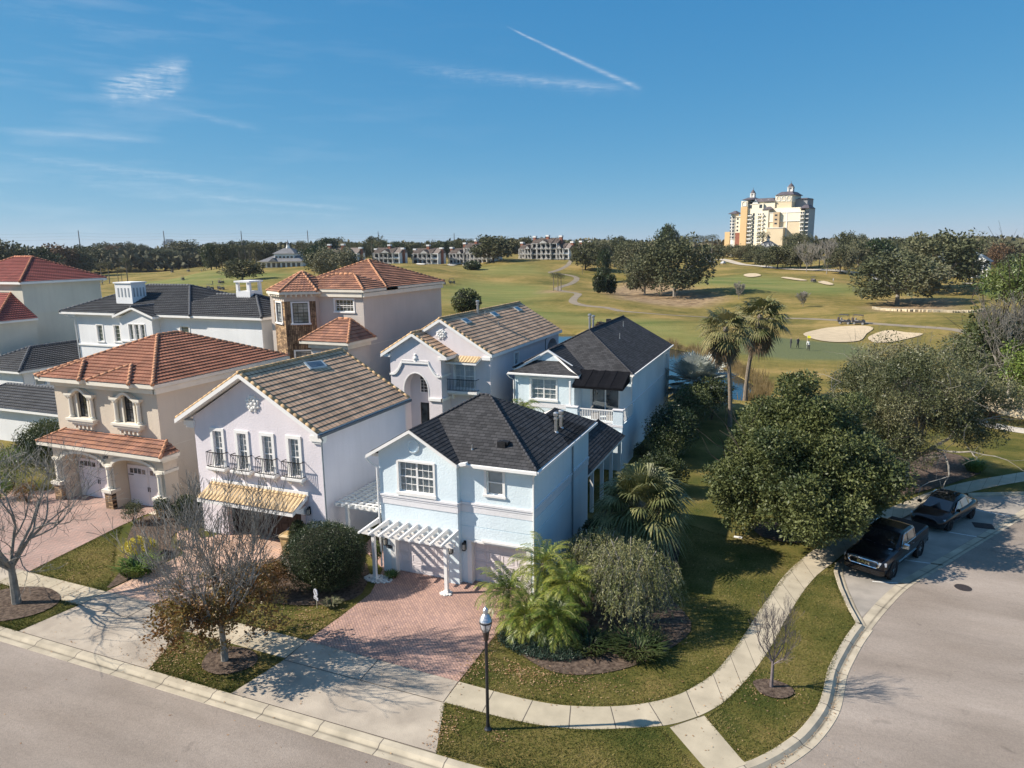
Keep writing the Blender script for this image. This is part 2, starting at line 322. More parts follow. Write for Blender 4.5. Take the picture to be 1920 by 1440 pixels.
def grassmat(name,zoned=False,base=((.055,.068,.016),(.118,.108,.028),(.21,.16,.055)),scale=1,k=.5):
    m=bpy.data.materials.new(name); m.use_nodes=True; n,l,b=nodes(m); b.inputs['Roughness'].default_value=.95; b.inputs['Specular IOR Level'].default_value=.1
    tx=n.new('ShaderNodeTexCoord')
    def noise(s,d=5,rg=.6,vs=None):
        q=n.new('ShaderNodeTexNoise'); q.inputs['Scale'].default_value=s; q.inputs['Detail'].default_value=d; q.inputs['Roughness'].default_value=rg
        if vs: mp=n.new('ShaderNodeMapping'); mp.inputs['Scale'].default_value=vs; mp.inputs['Rotation'].default_value=(0,0,R(25)); l.new(tx.outputs['Object'],mp.inputs[0]); l.new(mp.outputs[0],q.inputs['Vector'])
        else: l.new(tx.outputs['Object'],q.inputs['Vector'])
        return q.outputs[0]
    def ma(op,a,b_,c=None,cl=False):
        q=n.new('ShaderNodeMath'); q.operation=op; q.use_clamp=cl
        for i,v in enumerate((a,b_,c)):
            if v is None: continue
            if isinstance(v,(int,float)): q.inputs[i].default_value=v
            else: l.new(v,q.inputs[i])
        return q.outputs[0]
    big=noise(.05*scale if zoned else .35,6); fine=noise(.6 if zoned else 9,4,.7)
    v=ma('MULTIPLY_ADD',fine,.45,ma('MULTIPLY',big,.9))
    if zoned:
        st=noise(.12,4,.6,(.25,1.6,1)); v=ma('MULTIPLY_ADD',st,.35,ma('SUBTRACT',v,.17))
    rp=n.new('ShaderNodeValToRGB'); l.new(v,rp.inputs[0]); e=rp.color_ramp.elements
    e[0].position=.52;e[0].color=(*base[0],1);e[1].position=.84;e[1].color=(*base[2],1);x=e.new(.67);x.color=(*base[1],1)
    out=rp.outputs[0]
    if zoned:
        at=n.new('ShaderNodeAttribute'); at.attribute_name='zone'; sp=n.new('ShaderNodeSeparateColor'); l.new(at.outputs['Color'],sp.inputs[0])
        def mixc(f,a,col):
            q=n.new('ShaderNodeMix'); q.data_type='RGBA'; l.new(f,q.inputs[0]); l.new(a,q.inputs[6])
            if isinstance(col,tuple): q.inputs[7].default_value=(*col,1)
            else: l.new(col,q.inputs[7])
            return q.outputs[2]
        r2=n.new('ShaderNodeValToRGB'); l.new(noise(.08,5,.6,(.3,1.8,1)),r2.inputs[0]); r2.color_ramp.elements[0].position=.38;r2.color_ramp.elements[0].color=(.115,.15,.042,1);r2.color_ramp.elements[1].position=.62;r2.color_ramp.elements[1].color=(.21,.205,.07,1)
        f1=ma('MULTIPLY',sp.outputs[0],ma('MULTIPLY_ADD',noise(.15),1.3,.35),cl=True); f1=ma('MINIMUM',f1,1)
        out=mixc(f1,out,r2.outputs[0])
        r3=n.new('ShaderNodeValToRGB'); l.new(noise(.5,5),r3.inputs[0]); r3.color_ramp.elements[0].color=(.20,.135,.08,1);r3.color_ramp.elements[1].color=(.36,.26,.15,1); r3.color_ramp.elements[0].position=.4; r3.color_ramp.elements[1].position=.6
        out=mixc(ma('MULTIPLY_ADD',ma('SUBTRACT',noise(.3),.5),1.5,sp.outputs[1],True) if False else sp.outputs[1],out,r3.outputs[0])
        out=mixc(sp.outputs[2],out,(.125,.14,.066))
    l.new(out,b.inputs['Base Color'])
    bp=n.new('ShaderNodeBump'); bp.inputs['Strength'].default_value=.8; bp.inputs['Distance'].default_value=.25 if zoned else .06; l.new(noise(2.2 if zoned else 22,4,.75),bp.inputs['Height']); l.new(bp.outputs[0],b.inputs['Normal'])
    return m
me.materials.append(grassmat('rough_grass',True,base=((.105,.10,.027),(.195,.156,.046),(.31,.22,.08))))
M_lawn=grassmat('lawn_grass')
def hsheet(name,pts,z,m,uv=False,kind='structure'):
    b=B(); b.poly([(x,y,z) for x,y in pts],(lambda p:(p[0],p[1])) if uv else None); return struct(name,b,m,kind)
# smooth a polyline (Catmull-Rom)
def smooth(P,k=4,closed=False):
    out=[];n=len(P)
    g=(lambda i:P[i%n]) if closed else (lambda i:P[max(0,min(n-1,i))])
    for i in range(n if closed else n-1):
        a,b_,c,d=g(i-1),g(i),g(i+1),g(i+2)
        for j in range(k):
            t=j/k; out.append(tuple(.5*((2*b_[q])+(-a[q]+c[q])*t+(2*a[q]-5*b_[q]+4*c[q]-d[q])*t*t+(-a[q]+3*b_[q]-3*c[q]+d[q])*t**3) for q in (0,1)))
    if not closed: out.append(P[-1])
    return out
def resample(P,n):
    L=[0]
    for a,b_ in zip(P,P[1:]): L.append(L[-1]+math.dist(a,b_))
    out=[]
    for k in range(n):
        s=L[-1]*k/(n-1); i=0
        while i<len(L)-2 and L[i+1]<s: i+=1
        t=(s-L[i])/max(1e-9,L[i+1]-L[i]); out.append((P[i][0]+(P[i+1][0]-P[i][0])*t,P[i][1]+(P[i+1][1]-P[i][1])*t))
    return out,L[-1]
# kerb line, house side, left to right and round the corner
KERB=[(-120,17.45),(-60,17.45),(-30,17.45),(-15,17.45),(-9.25,17.42),(-6,17.6),(-3.6,18.5),(-2.1,19.6),(-0.86,20.62),(-.34,21.18),(.12,21.8),(.7,22.77),(1.18,23.95),(1.43,24.81),(1.58,25.77),(1.75,27.04),(2.08,28.35),(2.5,29.79),(2.94,31.06)]
KERB=KERB[:4]+smooth(KERB[4:],3)
BAYK=[(2.94,31.06),(2.63,32.59),(2.36,34.47),(2.23,36.0),(2.35,37.1)]
SIDEIN=[(2.35,37.1),(2.95,38.7),(3.75,40.5),(4.7,42.3),(5.75,44.3),(6.9,46.3),(8.3,48.5),(9.5,50.1),(10.5,51.1)]
FARK=[(10.5,51.1),(13.96,52.64),(18,54.6),(24,58),(32,63),(46,72)]
lawn=KERB+BAYK[1:]+SIDEIN[1:]+FARK[1:4]+[(27,64)]
arc=[(71*math.sin(R(a)),71*math.cos(R(a))) for a in range(20,-72,-4)]
LAWN=[p for p in lawn if math.hypot(*p)<78][0:] 
pts=[(-120,17.45)]+lawn[1:]+arc+[(-120,30)]
hsheet('lawn',pts,0,M_lawn)
M_conc=brickmat('sidewalk_concrete',(.40,.345,.25),(.45,.385,.285),(.10,.085,.07),1.5,4.0,.018,.9,.3,off=0,nv=.16,ns=1.1)
M_conc2=mat('apron_concrete',(.32,.27,.215),.9,ns=.8,col2=(.45,.385,.305),bump=.3,bs=40,detail=6)
M_kerb=brickmat('kerb_concrete',(.40,.345,.26),(.45,.39,.295),(.14,.12,.10),2.4,3.0,.02,.9,.2,off=0,nv=.2,ns=1.3)
n,l,b_=nodes(M_kerb)   # grit washed into the channel of the kerb
vm=[q for q in n if q.type=='VECT_MATH'][0]; tx=[q for q in n if q.type=='TEX_COORD'][0]; sx=n.new('ShaderNodeSeparateXYZ'); l.new(tx.outputs['UV'],sx.inputs[0])
def kma(op,a,b2=None,c=None,cl=False):
    q=n.new('ShaderNodeMath'); q.operation=op; q.use_clamp=cl
    for i,v in enumerate((a,b2,c)):
        if v is None: continue
        if isinstance(v,(int,float)): q.inputs[i].default_value=v
        else: l.new(v,q.inputs[i])
    return q.outputs[0]
kn=n.new('ShaderNodeTexNoise'); kn.inputs['Scale'].default_value=1.2; kn.inputs['Detail'].default_value=5; l.new(tx.outputs['Object'],kn.inputs['Vector'])
gd_=kma("EXPONENT",kma('MULTIPLY',kma('POWER',kma('ABSOLUTE',kma('DIVIDE',kma('SUBTRACT',sx.outputs[1],.50),.045)),2),-1))
gf_=kma('SUBTRACT',1,kma('MULTIPLY',gd_,kma('MULTIPLY',kn.outputs[0],.95)))
v2=n.new('ShaderNodeVectorMath'); v2.operation='MULTIPLY'; l.new(vm.outputs[0],v2.inputs[0]); l.new(gf_,v2.inputs[1]); l.new(v2.outputs[0],b_.inputs['Base Color'])
M_road=mat('road_surface',(.262,.216,.178),.9,ns=.28,col2=(.36,.305,.26),bump=.5,bs=55,detail=8,spec=.2,vs=(.45,1.1,1))
n,l,b_=nodes(M_road)
# road: speckle, faint tyre-darkened lanes
tx=[q for q in n if q.type=='TEX_COORD'][0]; rr=[q for q in n if q.type=='VALTORGB'][0]
sp=n.new('ShaderNodeTexNoise'); sp.inputs['Scale'].default_value=14; sp.inputs['Detail'].default_value=5; sp.inputs['Roughness'].default_value=.8; l.new(tx.outputs['Object'],sp.inputs['Vector'])
mr=n.new('ShaderNodeMapRange'); mr.inputs[1].default_value=.3;mr.inputs[2].default_value=.72;mr.inputs[3].default_value=.80;mr.inputs[4].default_value=1.16; l.new(sp.outputs[0],mr.inputs[0])
vo=n.new('ShaderNodeTexVoronoi'); vo.feature='DISTANCE_TO_EDGE'; vo.inputs['Scale'].default_value=.16
dn=n.new('ShaderNodeTexNoise'); dn.inputs['Scale'].default_value=.8; dn.inputs['Detail'].default_value=5; l.new(tx.outputs['Object'],dn.inputs['Vector'])
av=n.new('ShaderNodeMixRGB'); av.inputs[0].default_value=.12; l.new(tx.outputs['Object'],av.inputs[1]); l.new(dn.outputs['Color'],av.inputs[2]); 
va=n.new('ShaderNodeVectorMath'); va.operation='MULTIPLY_ADD'; l.new(dn.outputs['Color'],va.inputs[0]); va.inputs[1].default_value=(2.2,2.2,0); l.new(tx.outputs['Object'],va.inputs[2]); l.new(va.outputs[0],vo.inputs['Vector'])
cr=n.new('ShaderNodeMapRange'); cr.inputs[1].default_value=.001;cr.inputs[2].default_value=.004;cr.inputs[3].default_value=.9;cr.inputs[4].default_value=1; l.new(vo.outputs[0],cr.inputs[0])
mm=n.new('ShaderNodeMath'); mm.operation='MULTIPLY'; l.new(mr.outputs[0],mm.inputs[0]); l.new(cr.outputs[0],mm.inputs[1])
gr_=n.new('ShaderNodeTexNoise'); gm1=n.new('ShaderNodeMapping'); gm1.inputs['Scale'].default_value=(.12,.5,1); gm1.inputs['Rotation'].default_value=(0,0,.12); l.new(tx.outputs['Object'],gm1.inputs[0]); l.new(gm1.outputs[0],gr_.inputs['Vector']); gr_.inputs['Scale'].default_value=1.0; gr_.inputs['Detail'].default_value=7; gr_.inputs['Roughness'].default_value=.7
gr2=n.new('ShaderNodeMapRange'); gr2.inputs[1].default_value=.35;gr2.inputs[2].default_value=.65;gr2.inputs[3].default_value=.84;gr2.inputs[4].default_value=1.06; l.new(gr_.outputs[0],gr2.inputs[0]); mm3=n.new('ShaderNodeMath'); mm3.operation='MULTIPLY'; l.new(mm.outputs[0],mm3.inputs[0]); l.new(gr2.outputs[0],mm3.inputs[1])
# a few oil drips and leaf stains
sv=n.new('ShaderNodeTexVoronoi'); sv.inputs['Scale'].default_value=.55; l.new(va.outputs[0],sv.inputs['Vector']); s3=n.new('ShaderNodeMapRange'); s3.inputs[1].default_value=.05; s3.inputs[2].default_value=.13; s3.inputs[3].default_value=.78; s3.inputs[4].default_value=1; l.new(sv.outputs['Distance'],s3.inputs[0]); mm4=n.new('ShaderNodeMath'); mm4.operation='MULTIPLY'; l.new(mm3.outputs[0],mm4.inputs[0]); l.new(s3.outputs[0],mm4.inputs[1])
vm=n.new('ShaderNodeVectorMath'); vm.operation='MULTIPLY'; l.new(rr.outputs[0],vm.inputs[0]); l.new(mm4.outputs[0],vm.inputs[1]); l.new(vm.outputs[0],b_.inputs['Base Color'])
b=B(); b.poly([(-120,-14,-.10),(60,-14,-.10),(60,72,-.10),(20,62,-.10),(8,56,-.10),(-3,40,-.10),(-3,26,-.10),(-8,18.4,-.10),(-120,18.4,-.10)]); struct('road',b,M_road)
def kerbsweep(name,P,prof,m):
    b=B(); L=0; n_=len(P); nr=[]
    for i,p in enumerate(P):
        a=P[max(0,i-1)];c=P[min(n_-1,i+1)];dx,dy=c[0]-a[0],c[1]-a[1];q=math.hypot(dx,dy);nr.append((dy/q,-dx/q))
    for i in range(n_-1):
        d=math.dist(P[i],P[i+1]); k=max(1,int(d/30))
        for (o0,z0),(o1,z1) in zip(prof,prof[1:]):
            b.face([(P[i][0]+nr[i][0]*o0,P[i][1]+nr[i][1]*o0,z0),(P[i][0]+nr[i][0]*o1,P[i][1]+nr[i][1]*o1,z1),(P[i+1][0]+nr[i+1][0]*o1,P[i+1][1]+nr[i+1][1]*o1,z1),(P[i+1][0]+nr[i+1][0]*o0,P[i+1][1]+nr[i+1][1]*o0,z0)],[(L,.1+o0),(L,.1+o1),(L+d,.1+o1),(L+d,.1+o0)])
        L+=d
    return struct(name,b,m)
kerbsweep('kerb',KERB,[(-.06,-.02),(0,.014),(.24,.006),(.36,-.092),(.42,-.095),(.66,-.084),(.68,-.12)],M_kerb)
kerbsweep('kerb',BAYK,[(-.05,-.02),(0,.02),(.15,.02),(.18,-.085),(.42,-.088),(.44,-.12)],M_kerb)
kerbsweep('kerb',FARK,[(-.05,-.02),(0,.02),(.15,.02),(.18,-.085),(.5,-.088),(.52,-.12)],M_kerb)
# the bay's concrete floor and the drainage strip along it
b=B(); b.poly([(x,y,-.094) for x,y in [(3.05,31.5),(3.72,33.05),(4.98,35.86),(6.3,38.1),(9.1,42.7),(12.9,48.9),(14.6,52.6),(10.6,50.9),(8.35,48.35),(5.85,44.2),(3.85,40.4),(2.5,37.2),(2.5,36),(2.75,33)]]); struct('parking_bay',b,mat('bay_concrete',(.26,.235,.205),.9,ns=.9,col2=(.36,.32,.275),bump=.3,bs=30,detail=6))
g1=[(2.95,30.9),(3.72,33.05),(4.98,35.86),(6.3,38.1),(9.2,42.8),(12.95,49.0),(16,54)]; g2=[(3.4,30.6),(4.35,33.1),(5.5,35.7),(6.85,37.9),(9.75,42.7),(13.5,48.8),(16.6,53.7)]
b=B(); A_,_=resample(smooth(g1,4),60); C_,L_=resample(smooth(g2,4),60)
for i in range(59): b.face([(*A_[i],-.088),(*C_[i],-.088),(*C_[i+1],-.088),(*A_[i+1],-.088)],[(i*.42,.1),(i*.42,.7),(i*.42+.42,.7),(i*.42+.42,.1)])
struct('drainage_strip',b,M_kerb)
M_paint=mat('road_paint',(.62,.62,.60),.8,.2,ns=12)
b=B()
for (a,c) in (((4.45,38.9),(7.35,38.9)),((6.2,44.1),(10.1,43.5)),((3.9,35.7),(5.3,36.0)),((9.2,48.6),(12.4,47.6))):
    a=Vector((*a,-.088));c=Vector((*c,-.088));d=(c-a).normalized().cross(Vector((0,0,1)))*.05; b.face([a-d,c-d,c+d,a+d])
struct('bay_lines',b,M_paint)
# sidewalk
OUT=[(-36.2,21.47),(-30,21.47),(-18.3,21.3),(-11.08,21.15),(-9.75,21.11),(-8.44,21.1),(-7.29,21.2),(-6.24,21.48),(-5.11,21.95),(-4.15,22.55),(-3.35,23.3),(-2.75,24.2),(-2.26,25.2),(-1.8,26.77),(-1.4,28.5),(-1.03,30.4),(-.62,32.2),(-.25,33.9),(.28,35.7),(.93,37.4),(1.7,39.2),(2.6,41.15),(3.93,43.5),(5.2,45.7),(6.7,48.1),(8.5,50.7),(9.95,52.5),(11.56,54.2),(13.3,55.8),(15.2,57.5),(18,59.9),(24,64),(34,70)]
INN=[(-36.2,20.15),(-30,20.07),(-18.3,19.95),(-11.06,19.87),(-9.64,19.86),(-8.39,19.88),(-7.1,20.02),(-5.84,20.35),(-4.61,20.9),(-3.45,21.5),(-2.75,22.1),(-2.2,22.75),(-1.7,23.6),(-1.2,24.9),(-.75,26.3),(-.3,28.1),(.1,30.1),(.5,31.9),(.95,33.7),(1.5,35.4),(2.15,36.9),(2.9,38.7),(3.75,40.5),(4.75,42.4),(6.1,44.8),(7.6,47.2),(9.3,49.8),(10.7,51.3),(12.4,53.1),(14.5,55.0),(16.2,56.4),(19,58.7),(25,62.8),(35,68.8)]
b=B(); L=0
O2=smooth(OUT[3:],4); I2=smooth(INN[3:],4); mL=min(len(O2),len(I2)); O2,I2=O2[:mL],I2[:mL]
for i in range(mL-1):
    d=(math.dist(O2[i],O2[i+1])+math.dist(I2[i],I2[i+1]))/2
    z=.014
    b.face([(*O2[i],z),(*I2[i],z),(*I2[i+1],z),(*O2[i+1],z)],[(L,.3),(L,1.6),(L+d,1.6),(L+d,.3)])
    L+=d
for (xa,xb) in ((-36.2,-30.06),(-23.8,-18.25)):
    b.face([(xa,20.1,.014),(xb,20.02,.014),(xb,21.4,.014),(xa,21.47,.014)],[(xa,.3),(xb,.3),(xb,1.6),(xa,1.6)])
b.face([(-3.3,21.46,.018),(-2.0,20.0,.018),(-.92,20.75,.018),(-2.3,22.5,.018)],[(0,.3),(1.45,.3),(1.45,1.9),(0,1.9)])
b.poly([(-2.0,20.0,.018),(-1.6,19.75,.018),(-.75,20.6,.018),(-.92,20.75,.018)],lambda p:(1.6+p[0]*.2,.6))
struct('sidewalk',b,M_conc)
b=B()
for P in ([(-18.58,17.45),(-10.05,17.45),(-11.0,19.85),(-11.1,21.2),(-18.25,21.4),(-18.2,19.95)],[(-30.4,17.45),(-22.71,17.45),(-23.76,20),(-23.8,21.4),(-30.05,21.45),(-30.06,20.04)],[(-47,17.45),(-37.2,17.45),(-36.2,20.1),(-36.2,21.5),(-46,21.5)]):
    b.poly([(x,y,.010) for x,y in P])
struct('driveway_apron',b,M_conc2)
M_groove=mat('joint_dirt',(.09,.075,.06),.95)
b=B()
for (a,c) in (((-18.2,19.9),(-11.05,19.85)),((-11.05,19.85),(-11.1,21.2)),((-18.2,19.9),(-18.25,21.4)),((-14.6,19.88),(-14.7,21.28)),((-30.06,20.03),(-23.78,20.0)),((-30.06,20.04),(-30.05,21.45)),((-23.78,20.0),(-23.8,21.4)),((-27,20.02),(-27,21.4)),((-18.58,17.47),(-10.05,17.47)),((-30.4,17.47),(-22.7,17.47))):
    a=Vector((*a,.019));c=Vector((*c,.019));d=(c-a).normalized().cross(Vector((0,0,1)))*.014; b.face([a-d,c-d,c+d,a+d])
struct('concrete_joints',b,M_groove)
M_pavC=brickmat('brick_pavers',(.46,.285,.22),(.34,.215,.18),(.20,.14,.12),.22,.11,.010,.9,.25,rot=R(45),nv=.16,ns=.5)
M_pavB=brickmat('tan_pavers',(.56,.36,.25),(.47,.33,.26),(.30,.2,.16),.24,.16,.010,.9,.25,rot=R(20),nv=.2,ns=.5)
M_pavA=brickmat('pink_pavers',(.40,.26,.215),(.33,.235,.20),(.2,.15,.13),.24,.16,.010,.9,.25,rot=R(0),nv=.16,ns=.5)
hsheet('brick_driveway',[(-18.25,21.38),(-11.08,21.15),(-11.1,25.4),(-10.6,29.3),(-17.9,29.3),(-18.9,33),(-22,33),(-21.4,30),(-18.9,28.2),(-18.05,25.8),(-18.1,23.5)],.024,M_pavC,True)
hsheet('brick_driveway',[(-30.05,21.43),(-23.8,21.38),(-24.33,23),(-24.4,24.7),(-25,28.4),(-25,29.6),(-30,29.6),(-30.3,28.2),(-30.8,27.9),(-31.8,28.6),(-32.9,28.2),(-31.2,26.6),(-29.95,26)],.024,M_pavB,True)
hsheet('brick_driveway',[(-46,21.48),(-35.75,21.48),(-36.7,27.5),(-36.9,31.2),(-45.2,31.2),(-48.5,29.5),(-60,28),(-60,24),(-48,23)],.024,M_pavA,True)
M_mulch=mat('mulch_bark',(.055,.036,.026),.98,ns=7,col2=(.16,.115,.085),bump=1,bs=28,detail=8)
MZ=[.028]
def mulch(pts): 
    b=B(); MZ[0]+=.004; b.poly([(x,y,MZ[0]) for x,y in smooth(pts,3,True)]); struct('mulch_bed',b,M_mulch)
mulch([(-30.2,21.7),(-31.2,23.0),(-33.3,25.1),(-35.3,27),(-36.6,28.9),(-35.4,30),(-32.8,29.6),(-32.7,27.8),(-31.4,26.4),(-30.2,25.8)])
mulch([(-10.95,26),(-10.54,25.09),(-10.07,24.3),(-9.34,23.5),(-7.96,23.0),(-6.6,23.35),(-5.2,24.5),(-3.9,26.6),(-3.6,28.5),(-5,31),(-5.2,35),(-6,39),(-9,43),(-10.4,43),(-10.3,34),(-10.4,28.8)])
mulch([(-18.4,25.6),(-19.2,24.3),(-20.6,23.6),(-22.6,23.4),(-24.3,24.4),(-24.8,27.8),(-22.4,28.6),(-20,28.4)])
mulch([(2.96,48.25),(6,55.5),(8.6,60),(11.5,60.5),(12.6,57),(10.3,53.3),(8,50.5),(4.87,46.9)])
for (x,y,r) in ((-33,19.0,2.0),(-20.2,19.05,1.15),(-.15,24.9,.7),(-.2,40.2,1.8),(6.4,50.3,1.3)):
    mulch([(x+r*math.cos(t)*(1+.1*math.sin(3*t)),y+.8*r*math.sin(t)) for t in [2*PI*k/9 for k in range(9)]])
mulch([(-38.6,27.5),(-37,27.6),(-36.6,31),(-38.4,30.9)]) if False else None
# lamp, manhole, grate, low ground things
def disc(name,x,y,r,z,m,label,cat,n_=28):
    b=B(); b.lathe((x,y,z),[(r,0),(r,.012),(r*.93,.014),(r*.93,.008),(r*.5,.008),(r*.5,.014),(r*.44,.014),(r*.44,.008),(.01,.008)],n_); return tag(obj(name,b,m,org=(x,y,z)),label,cat)
disc('manhole_cover',7.81,36.53,.36,-.10,mat('cast_iron',(.06,.05,.05),.7,.3,ns=20,bump=.5,bs=60,metal=.4),'round cast iron manhole cover in the pale road beside the pickup truck','manhole cover')
b=B(); b.box(9.85,10.85,45.05,45.9,-.1,-.078)
for k in range(9): b.box(9.9+k*.105,9.95+k*.105,45.1,45.85,-.078,-.068)
o=obj('storm_grate',b,mat('cast_iron',(.06,.05,.05)),org=(10.35,45.5,-.1)); tag(o,'dark rusty square storm drain grate behind the parked cars','drain grate')
# pond, sand bunkers, golf paths
b=B(); b.poly([(x,y,-.62) for x,y in [(-70,134),(-38,134),(-26,124),(-10,113),(-4,98),(0,84),(-2,72),(-14,74),(-30,90),(-50,110),(-70,122)]])
mw=mat('pond_water',(.012,.02,.022),.04,.1,bump=.25,bs=1.6,spec=.9); struct('pond_water',b,mw)
def overlay(name,P,m,dz,sub=3.0):
    "a sheet that follows the ground: fan of small triangles clipped to the outline"
    xs=[p[0] for p in P];ys=[p[1] for p in P];cx=sum(xs)/len(P);cy=sum(ys)/len(P);b=B();K=4
    ring=[[(cx+(x-cx)*k/K,cy+(y-cy)*k/K) for x,y in P] for k in range(K+1)]
    n_=len(P)
    for k in range(K):
        for i in range(n_):
            j=(i+1)%n_; q=[ring[k][i],ring[k+1][i],ring[k+1][j],ring[k][j]]
            if k==0: q=q[1:3]+[ring[0][0]]
            e=[0 if (k==K-1 and w in (ring[K][i],ring[K][j])) else dz for w in q]
            p3=[(x,y,terr(x,y)+dz) for x,y in q]
            b.face(p3 if True else p3[::-1])
    return struct(name,b,m)
M_sand=mat('bunker_sand',(.52,.41,.27),.95,.08,ns=.7,bump=.4,bs=8); M_sand2=mat('white_sand',(.74,.68,.56),.95,.06,ns=.7)
for P,mm_ in (([(0.3,135.9),(2.6,145.6),(5.5,151.3),(10.3,152.9),(12.6,149.5),(11.0,142.6),(9.3,133.2),(5.6,128.3),(2.4,129.2)],M_sand),([(10.9,137.8),(12.4,142.9),(14.8,146.6),(17.6,144.1),(20.0,142.5),(16.9,137.8),(13.2,132.9),(11.3,132.5)],M_sand),
 ([(-23.2,303.4),(-22.0,309.9),(-18.6,308.3),(-16.1,298.4),(-18.1,292.1),(-20.7,292.8)],M_sand),([(-8.3,284.7),(-6.3,286.5),(0.6,273.2),(-1.5,271.5),(-5.6,278.1)],M_sand),([(4.1,265.9),(6.2,269.8),(9.0,259.4),(6.8,258.0)],M_sand),
 ([(-176.4,337.6),(-190.2,372.2),(-183.5,368.6),(-167.8,334.4),(-162.0,314.1)],M_sand2),([(-159.0,320.4),(-163.8,338.9),(-158.4,334.0),(-152.4,315.4)],M_sand2),([(-171.2,296.1),(-192.8,339.2),(-183.5,327.3),(-166.4,295.3)],M_sand2)):
    overlay('sand_bunker',smooth(P,3,True),mm_,.28 if P[0][1]>200 else .12)
def ribbon(name,P,w,m,dz):
    Q,L=resample(smooth(P,3),max(20,int(sum(math.dist(a,c) for a,c in zip(P,P[1:]))/2.5))); b=B()
    for i in range(len(Q)-1):
        def side(k):
            a=Q[max(0,k-1)];c=Q[min(len(Q)-1,k+1)];dx,dy=c[0]-a[0],c[1]-a[1];q=math.hypot(dx,dy)+1e-9;return dy/q*w/2,-dx/q*w/2
        s0,s1=side(i),side(i+1); q=[(Q[i][0]-s0[0],Q[i][1]-s0[1]),(Q[i][0]+s0[0],Q[i][1]+s0[1]),(Q[i+1][0]+s1[0],Q[i+1][1]+s1[1]),(Q[i+1][0]-s1[0],Q[i+1][1]-s1[1])]
        b.face([(x,y,terr(x,y)+dz) for x,y in q])
    return struct(name,b,m)
M_path=mat('path_concrete',(.23,.19,.14),.9,.12,ns=.4)
ribbon('cart_path',[(-111.7,352.4),(-103.6,321.6),(-101.6,299.6),(-102.2,290.5),(-95.2,289.8),(-87.4,282.7),(-83.4,261.8),(-80.9,238.6),(-74,224),(-64.8,211.1),(-59.8,189.7),(-56.7,182.7),(-51.8,178.8),(-47.2,177.8),(-41.7,172.5)],2.3,M_path,.05)
ribbon('cart_path',[(-41.7,172.5),(-30.5,172.1),(-20.4,178.8),(-5.3,177.7),(3.9,168.1),(11.9,156.5),(18.3,150.8),(23.9,147.2),(26.2,144.6),(27.2,141.4),(26.4,135.6),(24.5,127.1),(20,113)],1.9,M_path,.04)
ribbon('entry_road',[(-61.7,474.3),(-38.5,411.2),(-21.8,366.8),(-10.9,334.7),(8.2,325.9),(17.9,319.7),(29.6,318.8),(60,338),(100,350)],5,mat('pale_road',(.48,.42,.34),.9,.1,ns=.2),.25)
ribbon('concrete_path',[(11.5,84),(12.2,79),(13.2,76.2),(14.1,74.2),(15.3,72.4),(16.7,71.0),(18.9,69.9),(24,68.5)],2.0,mat('white_concrete',(.52,.46,.38),.9,.08,ns=1.5),.03)
# ---------------------------------------------------------------- house kit
NRM={'S':(0,-1,0),'N':(0,1,0),'E':(1,0,0),'W':(-1,0,0)}
def P3(side,pl,a,z,off=0):
    if side=='S': return (a,pl-off,z)
    if side=='N': return (a,pl+off,z)
    if side=='E': return (pl+off,a,z)
    return (pl-off,a,z)
def panel(b,side,pl,outer,holes=(),depth=.18,mi=0):
    "a wall with openings, (along, z) outlines, and the reveals of the openings"
    polys=[[Vector((a,z,0)) for a,z in outer]]+[[Vector((a,z,0)) for a,z in h] for h in holes]
    flat=[p for q in polys for p in q]; n_=Vector(NRM[side])
    for t in tessellate_polygon(polys):
        q=[Vector(P3(side,pl,flat[i].x,flat[i].y)) for i in t]
        if (q[1]-q[0]).cross(q[2]-q[0]).dot(n_)<0: q=q[::-1]
        b.face(q,mi=mi)
    for h in holes:
        for i in range(len(h)):
            (a0,z0),(a1,z1)=h[i],h[(i+1)%len(h)]
            b.face([P3(side,pl,a0,z0),P3(side,pl,a1,z1),P3(side,pl,a1,z1,-depth),P3(side,pl,a0,z0,-depth)],mi=mi)
def rect(a0,a1,z0,z1): return [(a0,z0),(a1,z0),(a1,z1),(a0,z1)]
def arch(a0,a1,z0,zs,zt,n=10):
    c=(a0+a1)/2;w=(a1-a0)/2
    return [(a0,z0),(a1,z0)]+[(c+w*math.cos(PI*k/n),zs+(zt-zs)*math.sin(PI*k/n)) for k in range(n+1)]
def wbox(b,side,pl,a0,a1,z0,z1,o0,o1,mi=0):
    p=[P3(side,pl,a,z,o) for o in (o0,o1) for z in (z0,z1) for a in (a0,a1)]
    xs=[q[0] for q in p];ys=[q[1] for q in p]; b.box(min(xs),max(xs),min(ys),max(ys),z0,z1,mi)
def molding(b,side,pl,pts,w,o0,o1,closed=False):
    "ribbon of rectangular section along a path drawn on the wall"
    n_=len(pts); L=[];Rr=[]
    for i,p in enumerate(pts):
        a=pts[(i-1)%n_] if closed or i>0 else p; c=pts[(i+1)%n_] if closed or i<n_-1 else p
        dx,dz=c[0]-a[0],c[1]-a[1];q=math.hypot(dx,dz)+1e-9;nx,nz_=-dz/q*w/2,dx/q*w/2
        L.append((p[0]+nx,p[1]+nz_));Rr.append((p[0]-nx,p[1]-nz_))
    for i in range(n_ if closed else n_-1):
        j=(i+1)%n_
        b.hexa([P3(side,pl,*L[i],o0),P3(side,pl,*L[j],o0),P3(side,pl,*Rr[j],o0),P3(side,pl,*Rr[i],o0),P3(side,pl,*L[i],o1),P3(side,pl,*L[j],o1),P3(side,pl,*Rr[j],o1),P3(side,pl,*Rr[i],o1)])
M_white=mat('white_trim',(.82,.80,.77),.55,.03,bump=.1,bs=30); M_glass=None
def glassmat(name,a,b_,rough=.05):
    m=mat(name,a,rough,ns=1.2,col2=b_,spec=1.0,coat=.6); return m
